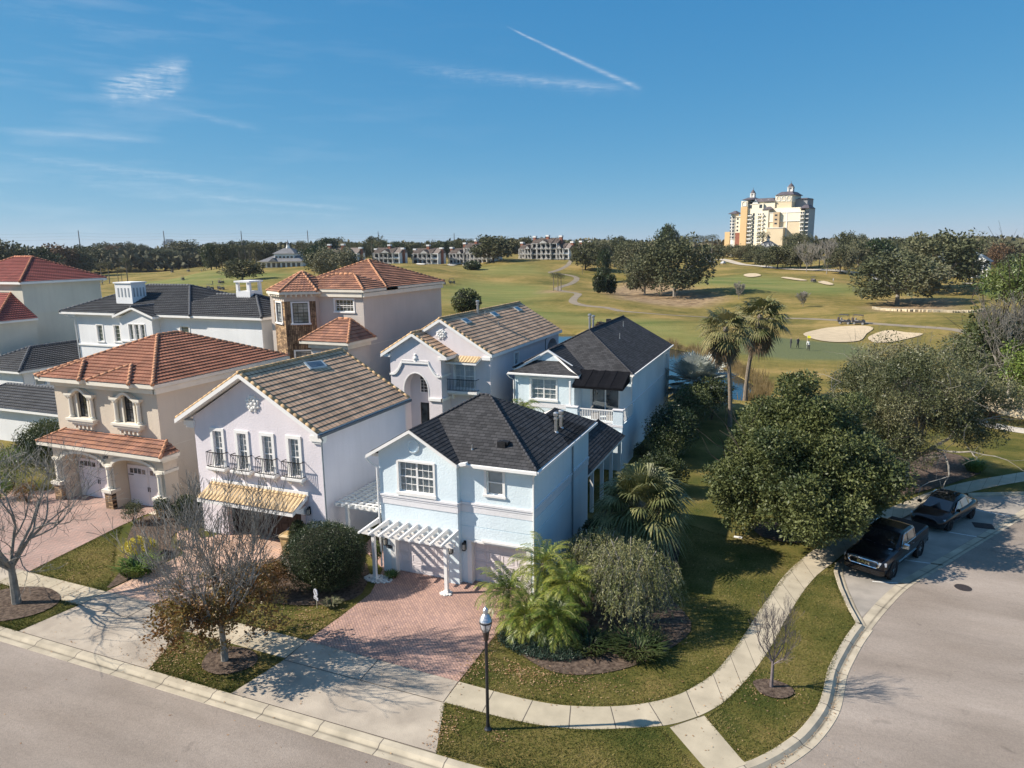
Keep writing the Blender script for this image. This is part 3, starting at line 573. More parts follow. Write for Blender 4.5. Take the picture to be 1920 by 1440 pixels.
M_glassd=glassmat('dark_glass',(.018,.022,.028),(.07,.085,.10)); M_glassg=glassmat('green_glass',(.05,.085,.08),(.12,.16,.15)); M_black=mat('black_iron',(.018,.018,.02),.5,.2,ns=8)
gm=bpy.data.materials.new('window_glass'); gm.use_nodes=True; n,l,b_=nodes(gm); tr_=n.new('ShaderNodeBsdfTransparent'); gl=n.new('ShaderNodeBsdfGlossy'); gl.inputs['Roughness'].default_value=.02; gl.inputs[0].default_value=(.9,.95,1,1)
fr=n.new('ShaderNodeLayerWeight'); fr.inputs[0].default_value=.35; mp_=n.new('ShaderNodeMath'); mp_.operation='MULTIPLY_ADD'; l.new(fr.outputs['Fresnel'],mp_.inputs[0]); mp_.inputs[1].default_value=.8; mp_.inputs[2].default_value=.06
tr_.inputs[0].default_value=(.88,.92,.94,1); ms=n.new('ShaderNodeMixShader'); l.new(mp_.outputs[0],ms.inputs[0]); l.new(tr_.outputs[0],ms.inputs[1]); l.new(gl.outputs[0],ms.inputs[2]); l.new(ms.outputs[0],n['Material Output'].inputs[0]); M_glassc=gm
M_blind=mat('window_blind',(.72,.71,.68),.8,.06,ns=3); M_dark=mat('dark_interior',(.02,.02,.022),.9)
def window(par,side,pl,a0,a1,z0,z1,units=1,cols=2,rows=3,trim=.13,sill=.12,fm=None,glass=None,blind=None,dh=True,proud=.045,depth=.14,top=None,label=None,fw_=.05,mun=.022,tm=None):
    "window part: surround, sash and glazing bars; glass and blind hang under it. top=(zs,zt): arched head"
    fm=fm or M_white; b=B()
    if top: zs,zt=top; path=arch(a0-trim/2,a1+trim/2,z0,zs,zt+trim/2)[1:]; molding(b,side,pl,[(a1+trim/2,z0)]+path[1:]+[(a0-trim/2,z0)],trim,-.02,proud) if trim else None
    elif trim:
        wbox(b,side,pl,a0-trim,a0+.004,z0,z1,-.02,proud); wbox(b,side,pl,a1-.004,a1+trim,z0,z1,-.02,proud); wbox(b,side,pl,a0-trim,a1+trim,z1-.003,z1+trim,-.02,proud+.004)
    if sill: wbox(b,side,pl,a0-trim-.04,a1+trim+.04,z0-sill,z0+.003,-.02,proud+.05)
    d0,d1=-depth,-depth+.05
    W_=(a1-a0)/units; ztop=zt if top else z1; zf=zs if top else z1
    for u in range(units):
        x0,x1=a0+u*W_,a0+(u+1)*W_
        wbox(b,side,pl,x0,x0+fw_,z0,zf,d0,d1); wbox(b,side,pl,x1-fw_,x1,z0,zf,d0,d1); wbox(b,side,pl,x0+fw_,x1-fw_,z0,z0+fw_,d0,d1)
        if not top: wbox(b,side,pl,x0+fw_,x1-fw_,z1-fw_,z1,d0,d1)
        else:
            wbox(b,side,pl,x0+fw_,x1-fw_,zf-fw_/2,zf+fw_/2,d0,d1)
            for an in (45,90,135): c=(x0+x1)/2; molding(b,side,pl,[(c,zs),(c+(x1-x0)/2*math.cos(R(an)),zs+(zt-zs)*math.sin(R(an)))],mun,d0+.005,d1-.01)
        if dh: zm=(z0+zf)/2; wbox(b,side,pl,x0+fw_,x1-fw_,zm-.03,zm+.03,d0-.002,d1+.004)
        for c in range(1,cols): x=x0+(x1-x0)*c/cols; wbox(b,side,pl,x-mun/2,x+mun/2,z0+fw_,zf-fw_,d0+.004,d1-.012)
        for r_ in range(1,rows):
            z=z0+(zf-z0)*r_/rows
            if dh and abs(z-(z0+zf)/2)<.05: continue
            wbox(b,side,pl,x0+fw_,x1-fw_,z-mun/2,z+mun/2,d0+.003,d1-.013)
    if tm: pass
    w=obj('window',b,fm,par)
    if label: w['label']=label
    g=B(); q=arch(a0,a1,z0,zs,zt) if top else rect(a0,a1,z0,z1); panel(g,side,pl,[(a,z) for a,z in q]) ; g2=B()
    for f in g.f: g2.face([tuple(Vector(g.v[i])+Vector(NRM[side])*(-depth+.012)) for i in f])
    obj('pane',g2,glass or (M_glassc if blind else M_glassd),w)
    if blind:
        k=B()
        if blind=='slats':
            z=z1-.05
            wbox(k,side,pl,a0+.03,a1-.03,z0,z1,-depth-.16,-depth-.15,mi=1)
            while z>z0+.03: wbox(k,side,pl,a0+.04,a1-.04,z-.022,z+.02,-depth-.08,-depth-.05); z-=.052
        else: wbox(k,side,pl,a0+.01,a1-.01,z0+.01,z1-.01,-depth-.07,-depth-.05)
        obj('blind',k,[M_blind,M_dark],w)
    return w
# roofs --------------------------------------------------------------------
def clip(P,a,b_,c):
    "keep the side a*s+b*t+c>=0"
    out=[];n_=len(P)
    for i in range(n_):
        p,q=P[i],P[(i+1)%n_];dp=a*p[0]+b_*p[1]+c;dq=a*q[0]+b_*q[1]+c
        if dp>=0: out.append(p)
        if (dp>=0)!=(dq>=0) and abs(dp-dq)>1e-12:
            t=dp/(dp-dq); out.append(tuple(p[k]+(q[k]-p[k])*t for k in range(3)))
    return out
STY={'tile':dict(c=.36,h=.055,A=.034,p=.27,ds=.054),'flat':dict(c=.38,h=.022,A=.008,p=.33,ds=.0825),'shingle':dict(c=.2,h=.009,A=0,p=9,ds=9),'ltile':dict(c=.36,h=.06,A=.04,p=.30,ds=.1),'mini':dict(c=1.0,h=.03,A=.075,p=.26,ds=.052)}
def roofplane(b,pts,sty,lift=.02):
    "courses of tiles on the convex polygon pts; pts[0]->pts[1] is the eave, left to right seen from outside"
    st=STY[sty]; P=[Vector(p) for p in pts]; S_=(P[1]-P[0]).normalized()
    n_=(P[1]-P[0]).cross(P[2]-P[0]).normalized()
    if n_.z<0: n_=-n_
    T_=n_.cross(S_); 
    if T_.z<0: T_=-T_
    O=P[0]; L=[((p-O).dot(S_),(p-O).dot(T_)) for p in P]
    area=sum(L[i][0]*L[(i+1)%len(L)][1]-L[(i+1)%len(L)][0]*L[i][1] for i in range(len(L)))
    if area<0: L=L[::-1]
    E_=[]
    for i in range(len(L)):
        (x0,y0),(x1,y1)=L[i],L[(i+1)%len(L)]; E_.append((-(y1-y0),(x1-x0),(y1-y0)*x0-(x1-x0)*y0))
    s0,s1=min(p[0] for p in L),max(p[0] for p in L); t1=max(p[1] for p in L)
    def hw(s): return st['A']*(abs(math.cos(PI*s/st['p']))) if st['A'] else 0
    rows=int(t1/st['c'])+1; cols=max(1,int((s1-s0)/st['ds'])+1); off=random.uniform(0,.2)
    def put(q):
        for e in E_:
            q=clip(q,*e)
            if len(q)<3: return
        b.face([O+S_*p[0]+T_*p[1]+n_*(p[2]+lift) for p in q],[(p[0],p[1]) for p in q])
    for k in range(rows):
        ta,tb=k*st['c'],(k+1)*st['c']
        # extent of the polygon in this band
        band=[(s0-1,ta,0),(s1+1,ta,0),(s1+1,tb,0),(s0-1,tb,0)]
        for e in E_: band=clip(band,*e) if len(band)>2 else []
        if len(band)<3: continue
        m0=min(p[0] for p in band)-.01; m1=max(p[0] for p in band)+.01
        j0=int((m0-s0)/st['ds']); j1=min(cols,int((m1-s0)/st['ds'])+1)
        for j in range(max(0,j0),max(j1,j0+1)):
            a,c=s0+j*st['ds'],s0+(j+1)*st['ds']
            if sty=='shingle': a,c=s0-.1,s1+.1
            ha,hc=hw(a),hw(c); h=st['h']
            put([(a,ta,h+ha),(c,ta,h+hc),(c,tb,ha*.9),(a,tb,ha*.9)])
            put([(a,ta-.002,-.02+0*ha),(c,ta-.002,-.02+0*hc),(c,ta,h+hc),(a,ta,h+ha)]) if k==0 else put([(a,ta-.004,ha*.9),(c,ta-.004,hc*.9),(c,ta,h+hc),(a,ta,h+ha)])
            if sty=='shingle': break
def capline(b,p0,p1,r=.11,L=.4,lift=.05):
    "ridge or hip caps lapping each other"
    p0,p1=Vector(p0),Vector(p1); d=p1-p0; n_=max(1,int(d.length/L)); d/=n_; up_=Vector((0,0,lift))
    for k in range(n_):
        a=p0+d*k+up_; c=p0+d*(k+1.08)+up_
        b.tube([a,c],[r*1.12,r*.86],8)
def slab(b,pts,t0=.03,t1=.2):
    P=[Vector(p) for p in pts]; n_=(P[1]-P[0]).cross(P[2]-P[0]).normalized()
    if n_.z<0: n_=-n_
    A_=[p-n_*t0 for p in P];C_=[p-Vector((0,0,t1)) for p in P]; k=len(P)
    b.face(A_); b.face(C_[::-1])
    for i in range(k): j=(i+1)%k; b.face([A_[i],C_[i],C_[j],A_[j]])
def hip_planes(x0,x1,y0,y1,z,p):
    w,d=(x1-x0)/2,(y1-y0)/2; m=min(w,d); zt=z+m*p
    if w<=d: a,c=(x0+w,y0+w,zt),(x0+w,y1-w,zt)
    else: a,c=(x0+d,y0+d,zt),(x1-d,y0+d,zt)
    SW,SE,NE,NW=(x0,y0,z),(x1,y0,z),(x1,y1,z),(x0,y1,z)
    if w<=d: pl=[[SW,SE,a],[SE,NE,c,a],[NE,NW,c],[NW,SW,a,c]]; hp=[(SW,a),(SE,a),(NE,c),(NW,c)]
    else: pl=[[SW,SE,c,a],[SE,NE,c],[NE,NW,a,c],[NW,SW,a]]; hp=[(SW,a),(SE,c),(NE,c),(NW,a)]
    if (Vector(a)-Vector(c)).length>.05: hp.append((a,c))
    return pl,hp
def gable_planes(x0,x1,y0,y1,z,zr,axis='y'):
    if axis=='y':
        xm=(x0+x1)/2; return [[(x1,y0,z),(x1,y1,z),(xm,y1,zr),(xm,y0,zr)],[(x0,y1,z),(x0,y0,z),(xm,y0,zr),(xm,y1,zr)]],[((xm,y0,zr),(xm,y1,zr))]
    ym=(y0+y1)/2; return [[(x0,y0,z),(x1,y0,z),(x1,ym,zr),(x0,ym,zr)],[(x1,y1,z),(x0,y1,z),(x0,ym,zr),(x1,ym,zr)]],[((x0,ym,zr),(x1,ym,zr))]
def make_roof(par,planes,caps,sty,m,cm,trim=None,capr=.11,capL=.4,t1=.2,name='roof',under=True):
    b=B(); seen=[]
    for pl in planes: roofplane(b,pl,sty)
    ro=obj(name,b,m,par)
    if caps:
        c=B()
        for a,d in caps: capline(c,a,d,capr,capL)
        obj('ridge_cap',c,cm,ro,smooth=True)
    if under:
        t=B()
        for pl in planes: slab(t,pl,.0,t1)
        obj('eave_trim',t,trim or M_white,ro)
    return ro
def downpipe(par,pts,m=None,r=.045,name='downpipe'):
    b=B(); b.tube(pts,r,8); return obj(name,b,m or M_white,par)
def railing(par,side,pl,a0,a1,z0,z1,off,m,n_=9,ret=True,th=.02,label=None):
    b=B(); wbox(b,side,pl,a0,a1,z1-.04,z1,off-.02,off+.02); wbox(b,side,pl,a0,a1,z0,z0+.03,off-.015,off+.015)
    for k in range(n_+1):
        a=a0+(a1-a0)*k/n_; wbox(b,side,pl,a-th/2,a+th/2,z0,z1,off-th/2,off+th/2)
    if ret:
        for a in (a0,a1): wbox(b,side,pl,a-.015,a+.015,z1-.04,z1,0,off); wbox(b,side,pl,a-.015,a+.015,z0,z0+.03,0,off)
    return obj('railing',b,m,par)
def lantern(par,side,pl,a,z,s=1.0):
    b=B(); wbox(b,side,pl,a-.05*s,a+.05*s,z-.18*s,z+.18*s,0,.03); wbox(b,side,pl,a-.015,a+.015,z+.12*s,z+.15*s,.03,.14)
    c=P3(side,pl,a,z,.14)
    b.lathe((c[0],c[1],z-.2*s),[(.02,0),(.075*s,.02),(.075*s,.05)],6); b.lathe((c[0],c[1],z+.08*s),[(.09*s,0),(.085*s,.03),(.03*s,.1),(.01,.12)],6)
    for k in range(4): t=PI/4+k*PI/2; b.tube([(c[0]+.07*s*math.cos(t),c[1]+.07*s*math.sin(t),z-.17*s),(c[0]+.08*s*math.cos(t),c[1]+.08*s*math.sin(t),z+.09*s)],.009,4)
    o=obj('wall_lantern',b,M_black,par); g=B(); g.lathe((c[0],c[1],z-.15*s),[(.055*s,0),(.06*s,.22*s)],8); obj('lamp_glass',g,mat('lantern_glass',(.55,.52,.45),.15,.05),o); return o
def garage_door(par,side,pl,a0,a1,z1,depth,cols,rows=4,m=None,arc=None):
    b=B(); wbox(b,side,pl,a0,a1,0.03,z1,-depth-.06,-depth)
    H_=z1/rows; W_=(a1-a0)/cols
    for r_ in range(rows):
        for c in range(cols):
            x0,x1,y0,y1=a0+c*W_+.09,a0+(c+1)*W_-.09,r_*H_+.09,(r_+1)*H_-.07
            molding(b,side,pl,[(x0,y0),(x1,y0),(x1,y1),(x0,y1)],.035,-depth,-depth+.018,True); wbox(b,side,pl,x0+.06,x1-.06,y0+.06,y1-.06,-depth,-depth+.014)
        if r_: wbox(b,side,pl,a0,a1,r_*H_-.008,r_*H_+.008,-depth-.01,-depth-.0,mi=1); wbox(b,side,pl,a0,a1,r_*H_+.008,r_*H_+.02,-depth,-depth+.01)
    return obj('garage_door',b,m or mat('garage_door_paint',(.72,.66,.655),.6,.02),par)
def vent_pipe(par,x,y,z0,z1,r,m,cap=True,name='flue_pipe'):
    b=B(); b.tube([(x,y,z0),(x,y,z1)],r,10); b.lathe((x,y,z0+.05),[(r*1.7,0),(r*1.7,.06),(r,.14)],10)
    if cap: b.lathe((x,y,z1-.02),[(r*.9,0),(r*1.7,.03),(r*1.7,.16),(r*1.2,.2),(.01,.22)],10); b.lathe((x,y,z1-.22),[(r*1.5,0),(r*1.5,.1)],10)
    return obj(name,b,m,par,smooth=False)
def stucco(name,c,v=.05,bump=.28):
    m=mat(name,c,.92,v,ns=.35,bump=bump,bs=11,spec=.12,detail=6)
    n,l,b_=nodes(m); k=[q for q in n if q.type=='BUMP'][0]; k.inputs['Distance'].default_value=.05
    # rain streaks and dust below the eaves, a stain with its own shape
    tx=[q for q in n if q.type=='TEX_COORD'][0]; rr=[q for q in n if q.type=='VALTORGB'][0]
    mp=n.new('ShaderNodeMapping'); mp.inputs['Scale'].default_value=(1.6,1.6,.12); l.new(tx.outputs['Object'],mp.inputs[0]); q=n.new('ShaderNodeTexNoise'); q.inputs['Scale'].default_value=1.8; q.inputs['Detail'].default_value=6; l.new(mp.outputs[0],q.inputs['Vector'])
    r2=n.new('ShaderNodeMapRange'); r2.inputs[1].default_value=.45;r2.inputs[2].default_value=.75;r2.inputs[3].default_value=1;r2.inputs[4].default_value=.955; l.new(q.outputs[0],r2.inputs[0])
    vm=n.new('ShaderNodeVectorMath'); vm.operation='MULTIPLY'; l.new(rr.outputs[0],vm.inputs[0]); l.new(r2.outputs[0],vm.inputs[1]); l.new(vm.outputs[0],b_.inputs['Base Color']); return m
def tilemat(name,c1,c2,gap,w,h,nv=.25): return brickmat(name,c1,c2,gap,w,h,.018 if w==.33 else .010,.8,.0,off=0,nv=nv,ns=.9)
M_blue=stucco('blue_stucco',(.70,.79,.83)); M_mauve=stucco('mauve_stucco',(.72,.67,.70)); M_pink=stucco('pink_mauve_stucco',(.70,.65,.66)); M_tan=stucco('tan_stucco',(.60,.52,.42)); M_cream=stucco('cream_stucco',(.66,.62,.52)); M_wst=stucco('white_stucco',(.78,.78,.78)); M_beige=stucco('beige_grey_stucco',(.56,.50,.45)); M_lstone=mat('cast_stone',(.72,.67,.57),.8,.05,bump=.2,bs=20)
M_shin=brickmat('charcoal_shingles',(.036,.036,.038),(.066,.065,.068),(.012,.012,.014),.30,.2,.008,.95,.5,off=.5,nv=.2,ns=.8)
M_terra=tilemat('terracotta_tiles',(.38,.165,.10),(.27,.12,.075),(.16,.06,.04),.27,.36); M_terra2=tilemat('old_terracotta_tiles',(.42,.20,.12),(.26,.13,.095),(.1,.05,.04),.27,.36,.35)
M_brown=tilemat('brown_flat_tiles',(.70,.44,.27),(.52,.34,.22),(.055,.04,.032),.33,.38,.28); M_red=tilemat('red_tiles',(.36,.10,.08),(.27,.08,.07),(.1,.04,.035),.27,.36,.2); M_slate=tilemat('charcoal_tiles',(.065,.068,.075),(.05,.052,.058),(.02,.02,.02),.30,.36,.25)
M_ochre=tilemat('ochre_tiles',(.64,.46,.26),(.54,.38,.21),(.3,.2,.11),.26,1.0,.15)
M_capo=mat('ochre_caps',(.52,.35,.19),.85,.25,ns=2.5); M_capt=mat('terracotta_caps',(.46,.23,.13),.85,.25,ns=2.5); M_caps=mat('charcoal_caps',(.10,.105,.115),.85,.2,ns=2.5); M_capr=mat('red_caps',(.42,.17,.10),.85,.25,ns=2.5)
M_stone=None
m=brickmat('ledge_stone',(.44,.29,.16),(.15,.095,.06),(.04,.025,.018),.42,.13,.012,.9,.9,off=.37,uv=False,ns=2.2,nv=.45); 
n,l,b_=nodes(m); mp=[q for q in n if q.type=='MAPPING'][0]; mp.inputs['Rotation'].default_value=(R(90),0,0); M_stone=m
m2=brickmat('ledge_stone_side',(.40,.26,.15),(.15,.095,.06),(.04,.025,.018),.42,.13,.012,.9,.9,off=.37,uv=False,ns=2.2,nv=.45); n,l,b_=nodes(m2); [q for q in n if q.type=='MAPPING'][0].inputs['Rotation'].default_value=(R(90),0,R(90)); M_stone2=m2
M_metal=mat('galvanised_metal',(.5,.5,.5),.35,.15,ns=6,metal=.8)
def walls4(b,x0,x1,y0,y1,z0,z1,skip='',holes={},depth=.18):
    for s_,pl,a0,a1 in (('S',y0,x0,x1),('E',x1,y0,y1),('N',y1,x0,x1),('W',x0,y0,y1)):
        if s_ in skip: continue
        panel(b,s_,pl,rect(a0,a1,z0,z1),holes.get(s_,()),depth)
def hipcap(caps,r=None): return caps
# ================================================================ C: near pale blue house
C=thing('blue_house','pale blue two storey stucco house with charcoal shingle roof and white pergola over its garage','house',(-14.7,32,0))
b=B(); YC,YR=28.08,28.43
GX=[-19.25,-14.35]
hC=[rect(-17.63,-15.73,4.38,5.90),rect(-18.0,-15.25,0.02,2.12)]
panel(b,'S',YC,[(-18.75,0),(-14.5,0),(-14.5,6.1),(-16.8,7.42),(-18.75,6.3)],hC,.32)
panel(b,'S',YR,rect(-14.5,-10.85,0,6.15),[rect(-13.12,-12.3,4.66,5.82),rect(-13.98,-11.15,.02,2.16)],.32)
panel(b,'E',-14.5,rect(YC,YR,0,6.1)); panel(b,'W',-18.75,rect(YC,36.2,0,6.15)); panel(b,'N',36.2,rect(-18.75,-13.8,0,6.15)); panel(b,'N',37.4,rect(-13.8,-10.85,0,6.15)); panel(b,'W',-13.8,rect(36.2,37.4,0,6.15))
panel(b,'E',-10.85,rect(YR,37.4,0,6.15),[rect(35.2,36.5,4.45,5.95)],1.4)
b.face([(-12.25,35.2,4.45),(-12.25,36.5,4.45),(-12.25,36.5,5.95),(-12.25,35.2,5.95)])
wbox(b,'E',-10.85,35.2,36.5,4.45,5.2,-1.38,-.9)
# raised courses between the score lines
wbox(b,'S',YR,-14.5,-10.84,2.98,3.62,-.01,.022); wbox(b,'S',YR,-14.5,-10.84,2.33,2.94,-.01,.022); wbox(b,'E',-10.85,YR-.02,34.2,2.98,3.62,-.01,.022); wbox(b,'E',-10.85,YR-.02,34.2,.05,2.94,-.01,.022); wbox(b,'E',-10.85,YR-.02,37.4,4.24,6.0,-.01,.02)
wl=obj('wall',b,M_blue,C)
b=B(); M_lil=stucco('pale_lilac_trim',(.74,.725,.735),.03,.2)
for s_,pl,a0,a1 in (('S',YC,-18.78,-14.47),('E',-14.5,YC,YR),('S',YR,-14.5,-10.82),('E',-10.85,YR,37.42)):
    wbox(b,s_,pl,a0,a1,3.66,4.06,-.01,.03); wbox(b,s_,pl,a0,a1,4.06,4.16,-.01,.075); wbox(b,s_,pl,a0,a1,3.95,4.0,-.01,.05)
obj('band_course',b,M_lil,wl)
b=B(); wbox(b,'S',YC,-18.28,-17.994,0,2.12,-.3,.03); wbox(b,'S',YC,-15.256,-15.05,0,2.12,-.3,.03); wbox(b,'S',YC,-18.28,-15.05,2.114,2.3,-.3,.033)
wbox(b,'S',YR,-14.2,-13.974,0,2.16,-.3,.03); wbox(b,'S',YR,-11.156,-10.95,0,2.16,-.3,.03); wbox(b,'S',YR,-14.2,-10.95,2.154,2.26,-.3,.033); wbox(b,'S',YR,-13.4,-10.8,2.26,2.36,-.02,.10)
obj('garage_surround',b,M_white,C)
garage_door(C,'S',YC,-18.0,-15.25,2.12,.30,4); garage_door(C,'S',YR,-13.98,-11.15,2.16,.30,4)
window(C,'S',YC,-17.63,-15.73,4.38,5.90,units=2,cols=3,rows=4,trim=.10,blind='slats',sill=.16)
window(C,'S',YR,-13.12,-12.3,4.66,5.82,cols=1,rows=1,trim=.12,blind='slats',sill=.1)
b=B(); b.lathe((-16.75,YC-.05,6.72),[(.34,-.05),(.34,.02),(.27,.04),(.27,-.02),(.01,-.02)],24,axis=(0,-1,0)); obj('gable_medallion',b,M_blue,C)
p1,c1=hip_planes(-19.15,-10.5,28.1,36.25,6.15,.58); p2,c2=hip_planes(-14.2,-10.5,32.6,37.8,6.15,.58); p2=[p2[1],p2[2],p2[3]]
p3,c3=gable_planes(-19.25,-14.3,27.72,30.75,6.15,7.6); 
ro=make_roof(C,p1+p2[:2]+p3,[c for c in c1[:2]]+[c1[-1]],'shingle',M_shin,mat('shingle_caps',(.05,.051,.058),.95,.2,ns=6),capr=.06,capL=.25,t1=.16)
b=B(); wbox(b,'S',28.1,-14.3,-10.48,6.0,6.13,-.02,.1); wbox(b,'E',-10.5,28.05,37.8,6.0,6.13,-.02,.1); wbox(b,'W',-19.2,27.8,36,6.0,6.13,-.02,.1); b.obox((-14.15,27.95,6.14),(1,0,.25),.55,.25,.12); obj('gutter',b,M_white,ro)
for P_ in ([(-19.28,27.75,6.02),(-19.1,27.85,5.75),(-18.82,28.0,5.5),(-18.82,28.0,.3)],[(-10.6,28.2,6.0),(-10.75,28.3,5.8),(-10.75,28.34,5.6),(-10.75,28.34,.1)]): downpipe(C,P_)
downpipe(C,[(-10.6,34.3,6.0),(-10.78,34.3,5.7),(-10.78,34.3,.1)],mat('grey_pipe',(.25,.28,.30),.5,.1))
vent_pipe(C,-11.32,33.14,6.5,7.5,.085,M_metal); vent_pipe(C,-11.36,34.08,6.5,7.4,.085,M_metal)
vent_pipe(C,-14.03,28.86,6.5,6.85,.035,M_metal,False,'vent_pipe')
b=B(); b.box(-12.85,-12.45,29.1,29.45,6.7,7.05); b.obox((-12.5,29.3,7.0),(1,0,-.1),.35,.3,.14); obj('roof_vent',b,M_black,C)
for a,z in ((-18.52,1.72),(-14.86,1.84)): lantern(C,'S',YC,a,z,1.25)
lantern(C,'S',YR,-14.32,1.95,1.25)
# front pergola
pg=B(); pg.box(-19.2,-14.2,26.95,27.0,2.38,2.58); pg.box(-19.2,-14.2,27.2,27.25,2.38,2.58)
pr=obj('pergola',pg,M_white,C)
b=B()
for k in range(9):
    x=-18.9+k*.55; b.hexa([(x-.045,26.3,2.68),(x+.045,26.3,2.68),(x+.045,28.05,2.58),(x-.045,28.05,2.58),(x-.045,26.3,2.76),(x+.045,26.3,2.76),(x+.045,28.05,2.84),(x-.045,28.05,2.84)])
obj('rafters',b,M_white,pr)
b=B()

for x in (-18.62,-14.68): b=B(); b.box(x-.08,x+.08,27.02,27.18,0,2.5); b.box(x-.11,x+.11,26.99,27.21,0,.18); obj('post',b,M_white,pr)
# side pergola
b=B(); 
for y in (29.55,32.6): b.box(-22.5,-18.75,y-.03,y+.03,2.42,2.62)
p4=obj('pergola',b,M_white,C)
b=B()
for k in range(9): x=-22.3+k*.42; b.box(x-.03,x+.03,29.1,33.6,2.625,2.77)
obj('rafters',b,M_white,p4)
b=B()
for k in range(13): y=29.25+k*.34; b.box(-22.35,-18.75,y-.02,y+.02,2.772,2.82)
obj('purlins',b,M_white,p4)
for y in (29.62,32.6): b=B(); b.box(-22.0,-21.84,y-.08,y+.08,0,2.45); obj('post',b,M_white,p4)
# covered passage behind the near house, joined to the rear house
# ================================================================ D: rear blue house
D=thing('blue_house','pale blue rear house with black awning over its white railed balcony','house',(-16.3,58,0))
b=B(); YD=49.6; YB=51.7
panel(b,'S',YD,rect(-20.3,-15.5,0,6.5),[rect(-18.95,-16.95,4.5,6.05)],.2)
panel(b,'S',YB,rect(-15.5,-11.65,0,6.5),[rect(-14.75,-12.6,3.4,5.75)],.25); panel(b,'E',-15.5,rect(YD,YB,0,6.5)); panel(b,'W',-20.3,rect(YD,51.5,0,6.5)); panel(b,'W',-21.0,rect(51.5,68,0,6.5))
panel(b,'E',-11.65,rect(YB,68,0,6.5),[rect(65.6,66.5,4.3,5.9)],.2); panel(b,'N',68,[(-21,0),(-11.65,0),(-11.65,6.5),(-16.3,8.95),(-21,6.5)])
# balcony podium and piers
panel(b,'S',48.0,rect(-15.5,-11.4,0,3.35)); panel(b,'E',-11.4,rect(48.0,YB,0,3.35)); b.face([(-15.5,48,3.35),(-11.4,48,3.35),(-11.4,51.7,3.35),(-15.5,51.7,3.35)])
b.box(-15.62,-14.75,47.95,48.2,2.6,4.42); b.box(-12.1,-11.38,47.96,48.2,2.2,4.42); b.box(-11.62,-11.37,51.3,51.8,3.3,4.2)
wbox(b,'E',-11.65,YB+.3,68.01,3.66,4.1,-.01,.02)
wl=obj('wall',b,M_blue,D)
b=B(); wbox(b,'S',48.0,-15.64,-11.36,3.2,3.36,-.02,.06); wbox(b,'S',YD,-20.34,-15.46,3.85,4.2,-.01,.02); wbox(b,'E',-11.65,YB+.3,68.02,4.1,4.16,-.01,.05); b.box(-15.66,-14.71,47.9,48.24,4.42,4.5); b.box(-12.14,-11.34,47.9,48.24,4.42,4.5); obj('band_course',b,M_lil,wl)
window(D,'S',YD,-18.95,-16.95,4.5,6.05,units=2,cols=2,rows=4,trim=.14,blind='sheer',sill=.16)
window(D,'S',YB,-14.75,-12.6,3.4,5.75,units=2,cols=1,rows=1,trim=.1,sill=0,dh=False,label='dark glass sliding balcony door')
window(D,'E',-11.65,65.6,66.5,4.3,5.9,cols=2,rows=4,trim=.12,blind='sheer')
b=B()
for a0,a1,y0,y1 in ((-14.75,-12.1,48.06,48.06),(-11.45,-11.45,48.3,51.3)):
    n_=int(max(a1-a0,y1-y0)/.125)
    for k in range(n_+1): x=a0+(a1-a0)*k/n_;y=y0+(y1-y0)*k/n_; b.box(x-.022,x+.022,y-.022,y+.022,3.42,4.34)
    b.box(a0-.04,a1+.04,y0-.04,y1+.04,4.32,4.40); b.box(a0-.03,a1+.03,y0-.03,y1+.03,3.42,3.49)
obj('balcony_railing',b,M_white,D)
for x,y in ((-15.38,48.2),): b=B(); b.box(x-.07,x+.07,y-.07,y+.07,3.3,6.3); obj('post',b,M_white,D)
b=B(); b.box(-14.1,-13.5,49.2,49.7,3.36,3.8); b.box(-14.1,-14.02,49.2,49.7,3.8,4.25); b.box(-12.9,-12.3,49.1,49.7,3.36,3.75); b.box(-12.9,-12.3,49.62,49.7,3.75,4.2); obj('patio_chairs',b,mat('grey_wicker',(.3,.28,.26),.8,.2,ns=30),D)
lantern(D,'S',YB,-14.98,5.4,1.1)
b=B(); M_awn=mat('black_canvas',(.008,.008,.010),.95,.2,ns=3,bump=.1,bs=6,spec=.08)
A0=[(-15.35,51.0,6.75),(-11.6,51.0,6.75),(-11.45,48.1,6.02),(-15.2,48.1,6.02)]
for k in range(4):
    t0,t1=k/4,(k+1)/4
    L_=lambda p,q,t: tuple(Vector(p)*(1-t)+Vector(q)*t)
    a,c=L_(A0[0],A0[1],t0),L_(A0[0],A0[1],t1); d,e=L_(A0[3],A0[2],t1),L_(A0[3],A0[2],t0); mid=L_(a,c,.5);md=L_(d,e,.5); dz=.035
    b.face([a,(mid[0],mid[1],mid[2]-dz),(md[0],md[1],md[2]-dz),e]); b.face([(mid[0],mid[1],mid[2]-dz),c,d,(md[0],md[1],md[2]-dz)])
    b.tube([(a[0],a[1],a[2]+.01),(e[0],e[1],e[2]+.01)],.022,5)
b.face([A0[3],A0[2],(A0[2][0],A0[2][1],5.84),(A0[3][0],A0[3][1],5.84)]); b.face([A0[1],A0[2],(A0[2][0],A0[2][1],5.84),(A0[1][0],A0[1][1],5.95)]); b.face([A0[0],A0[3],(A0[3][0],A0[3][1],5.84),(A0[0][0],A0[0][1],5.95)])
obj('awning',b,M_awn,D)
p1,c1=hip_planes(-21.2,-11.45,51.35,73,6.45,.545); 
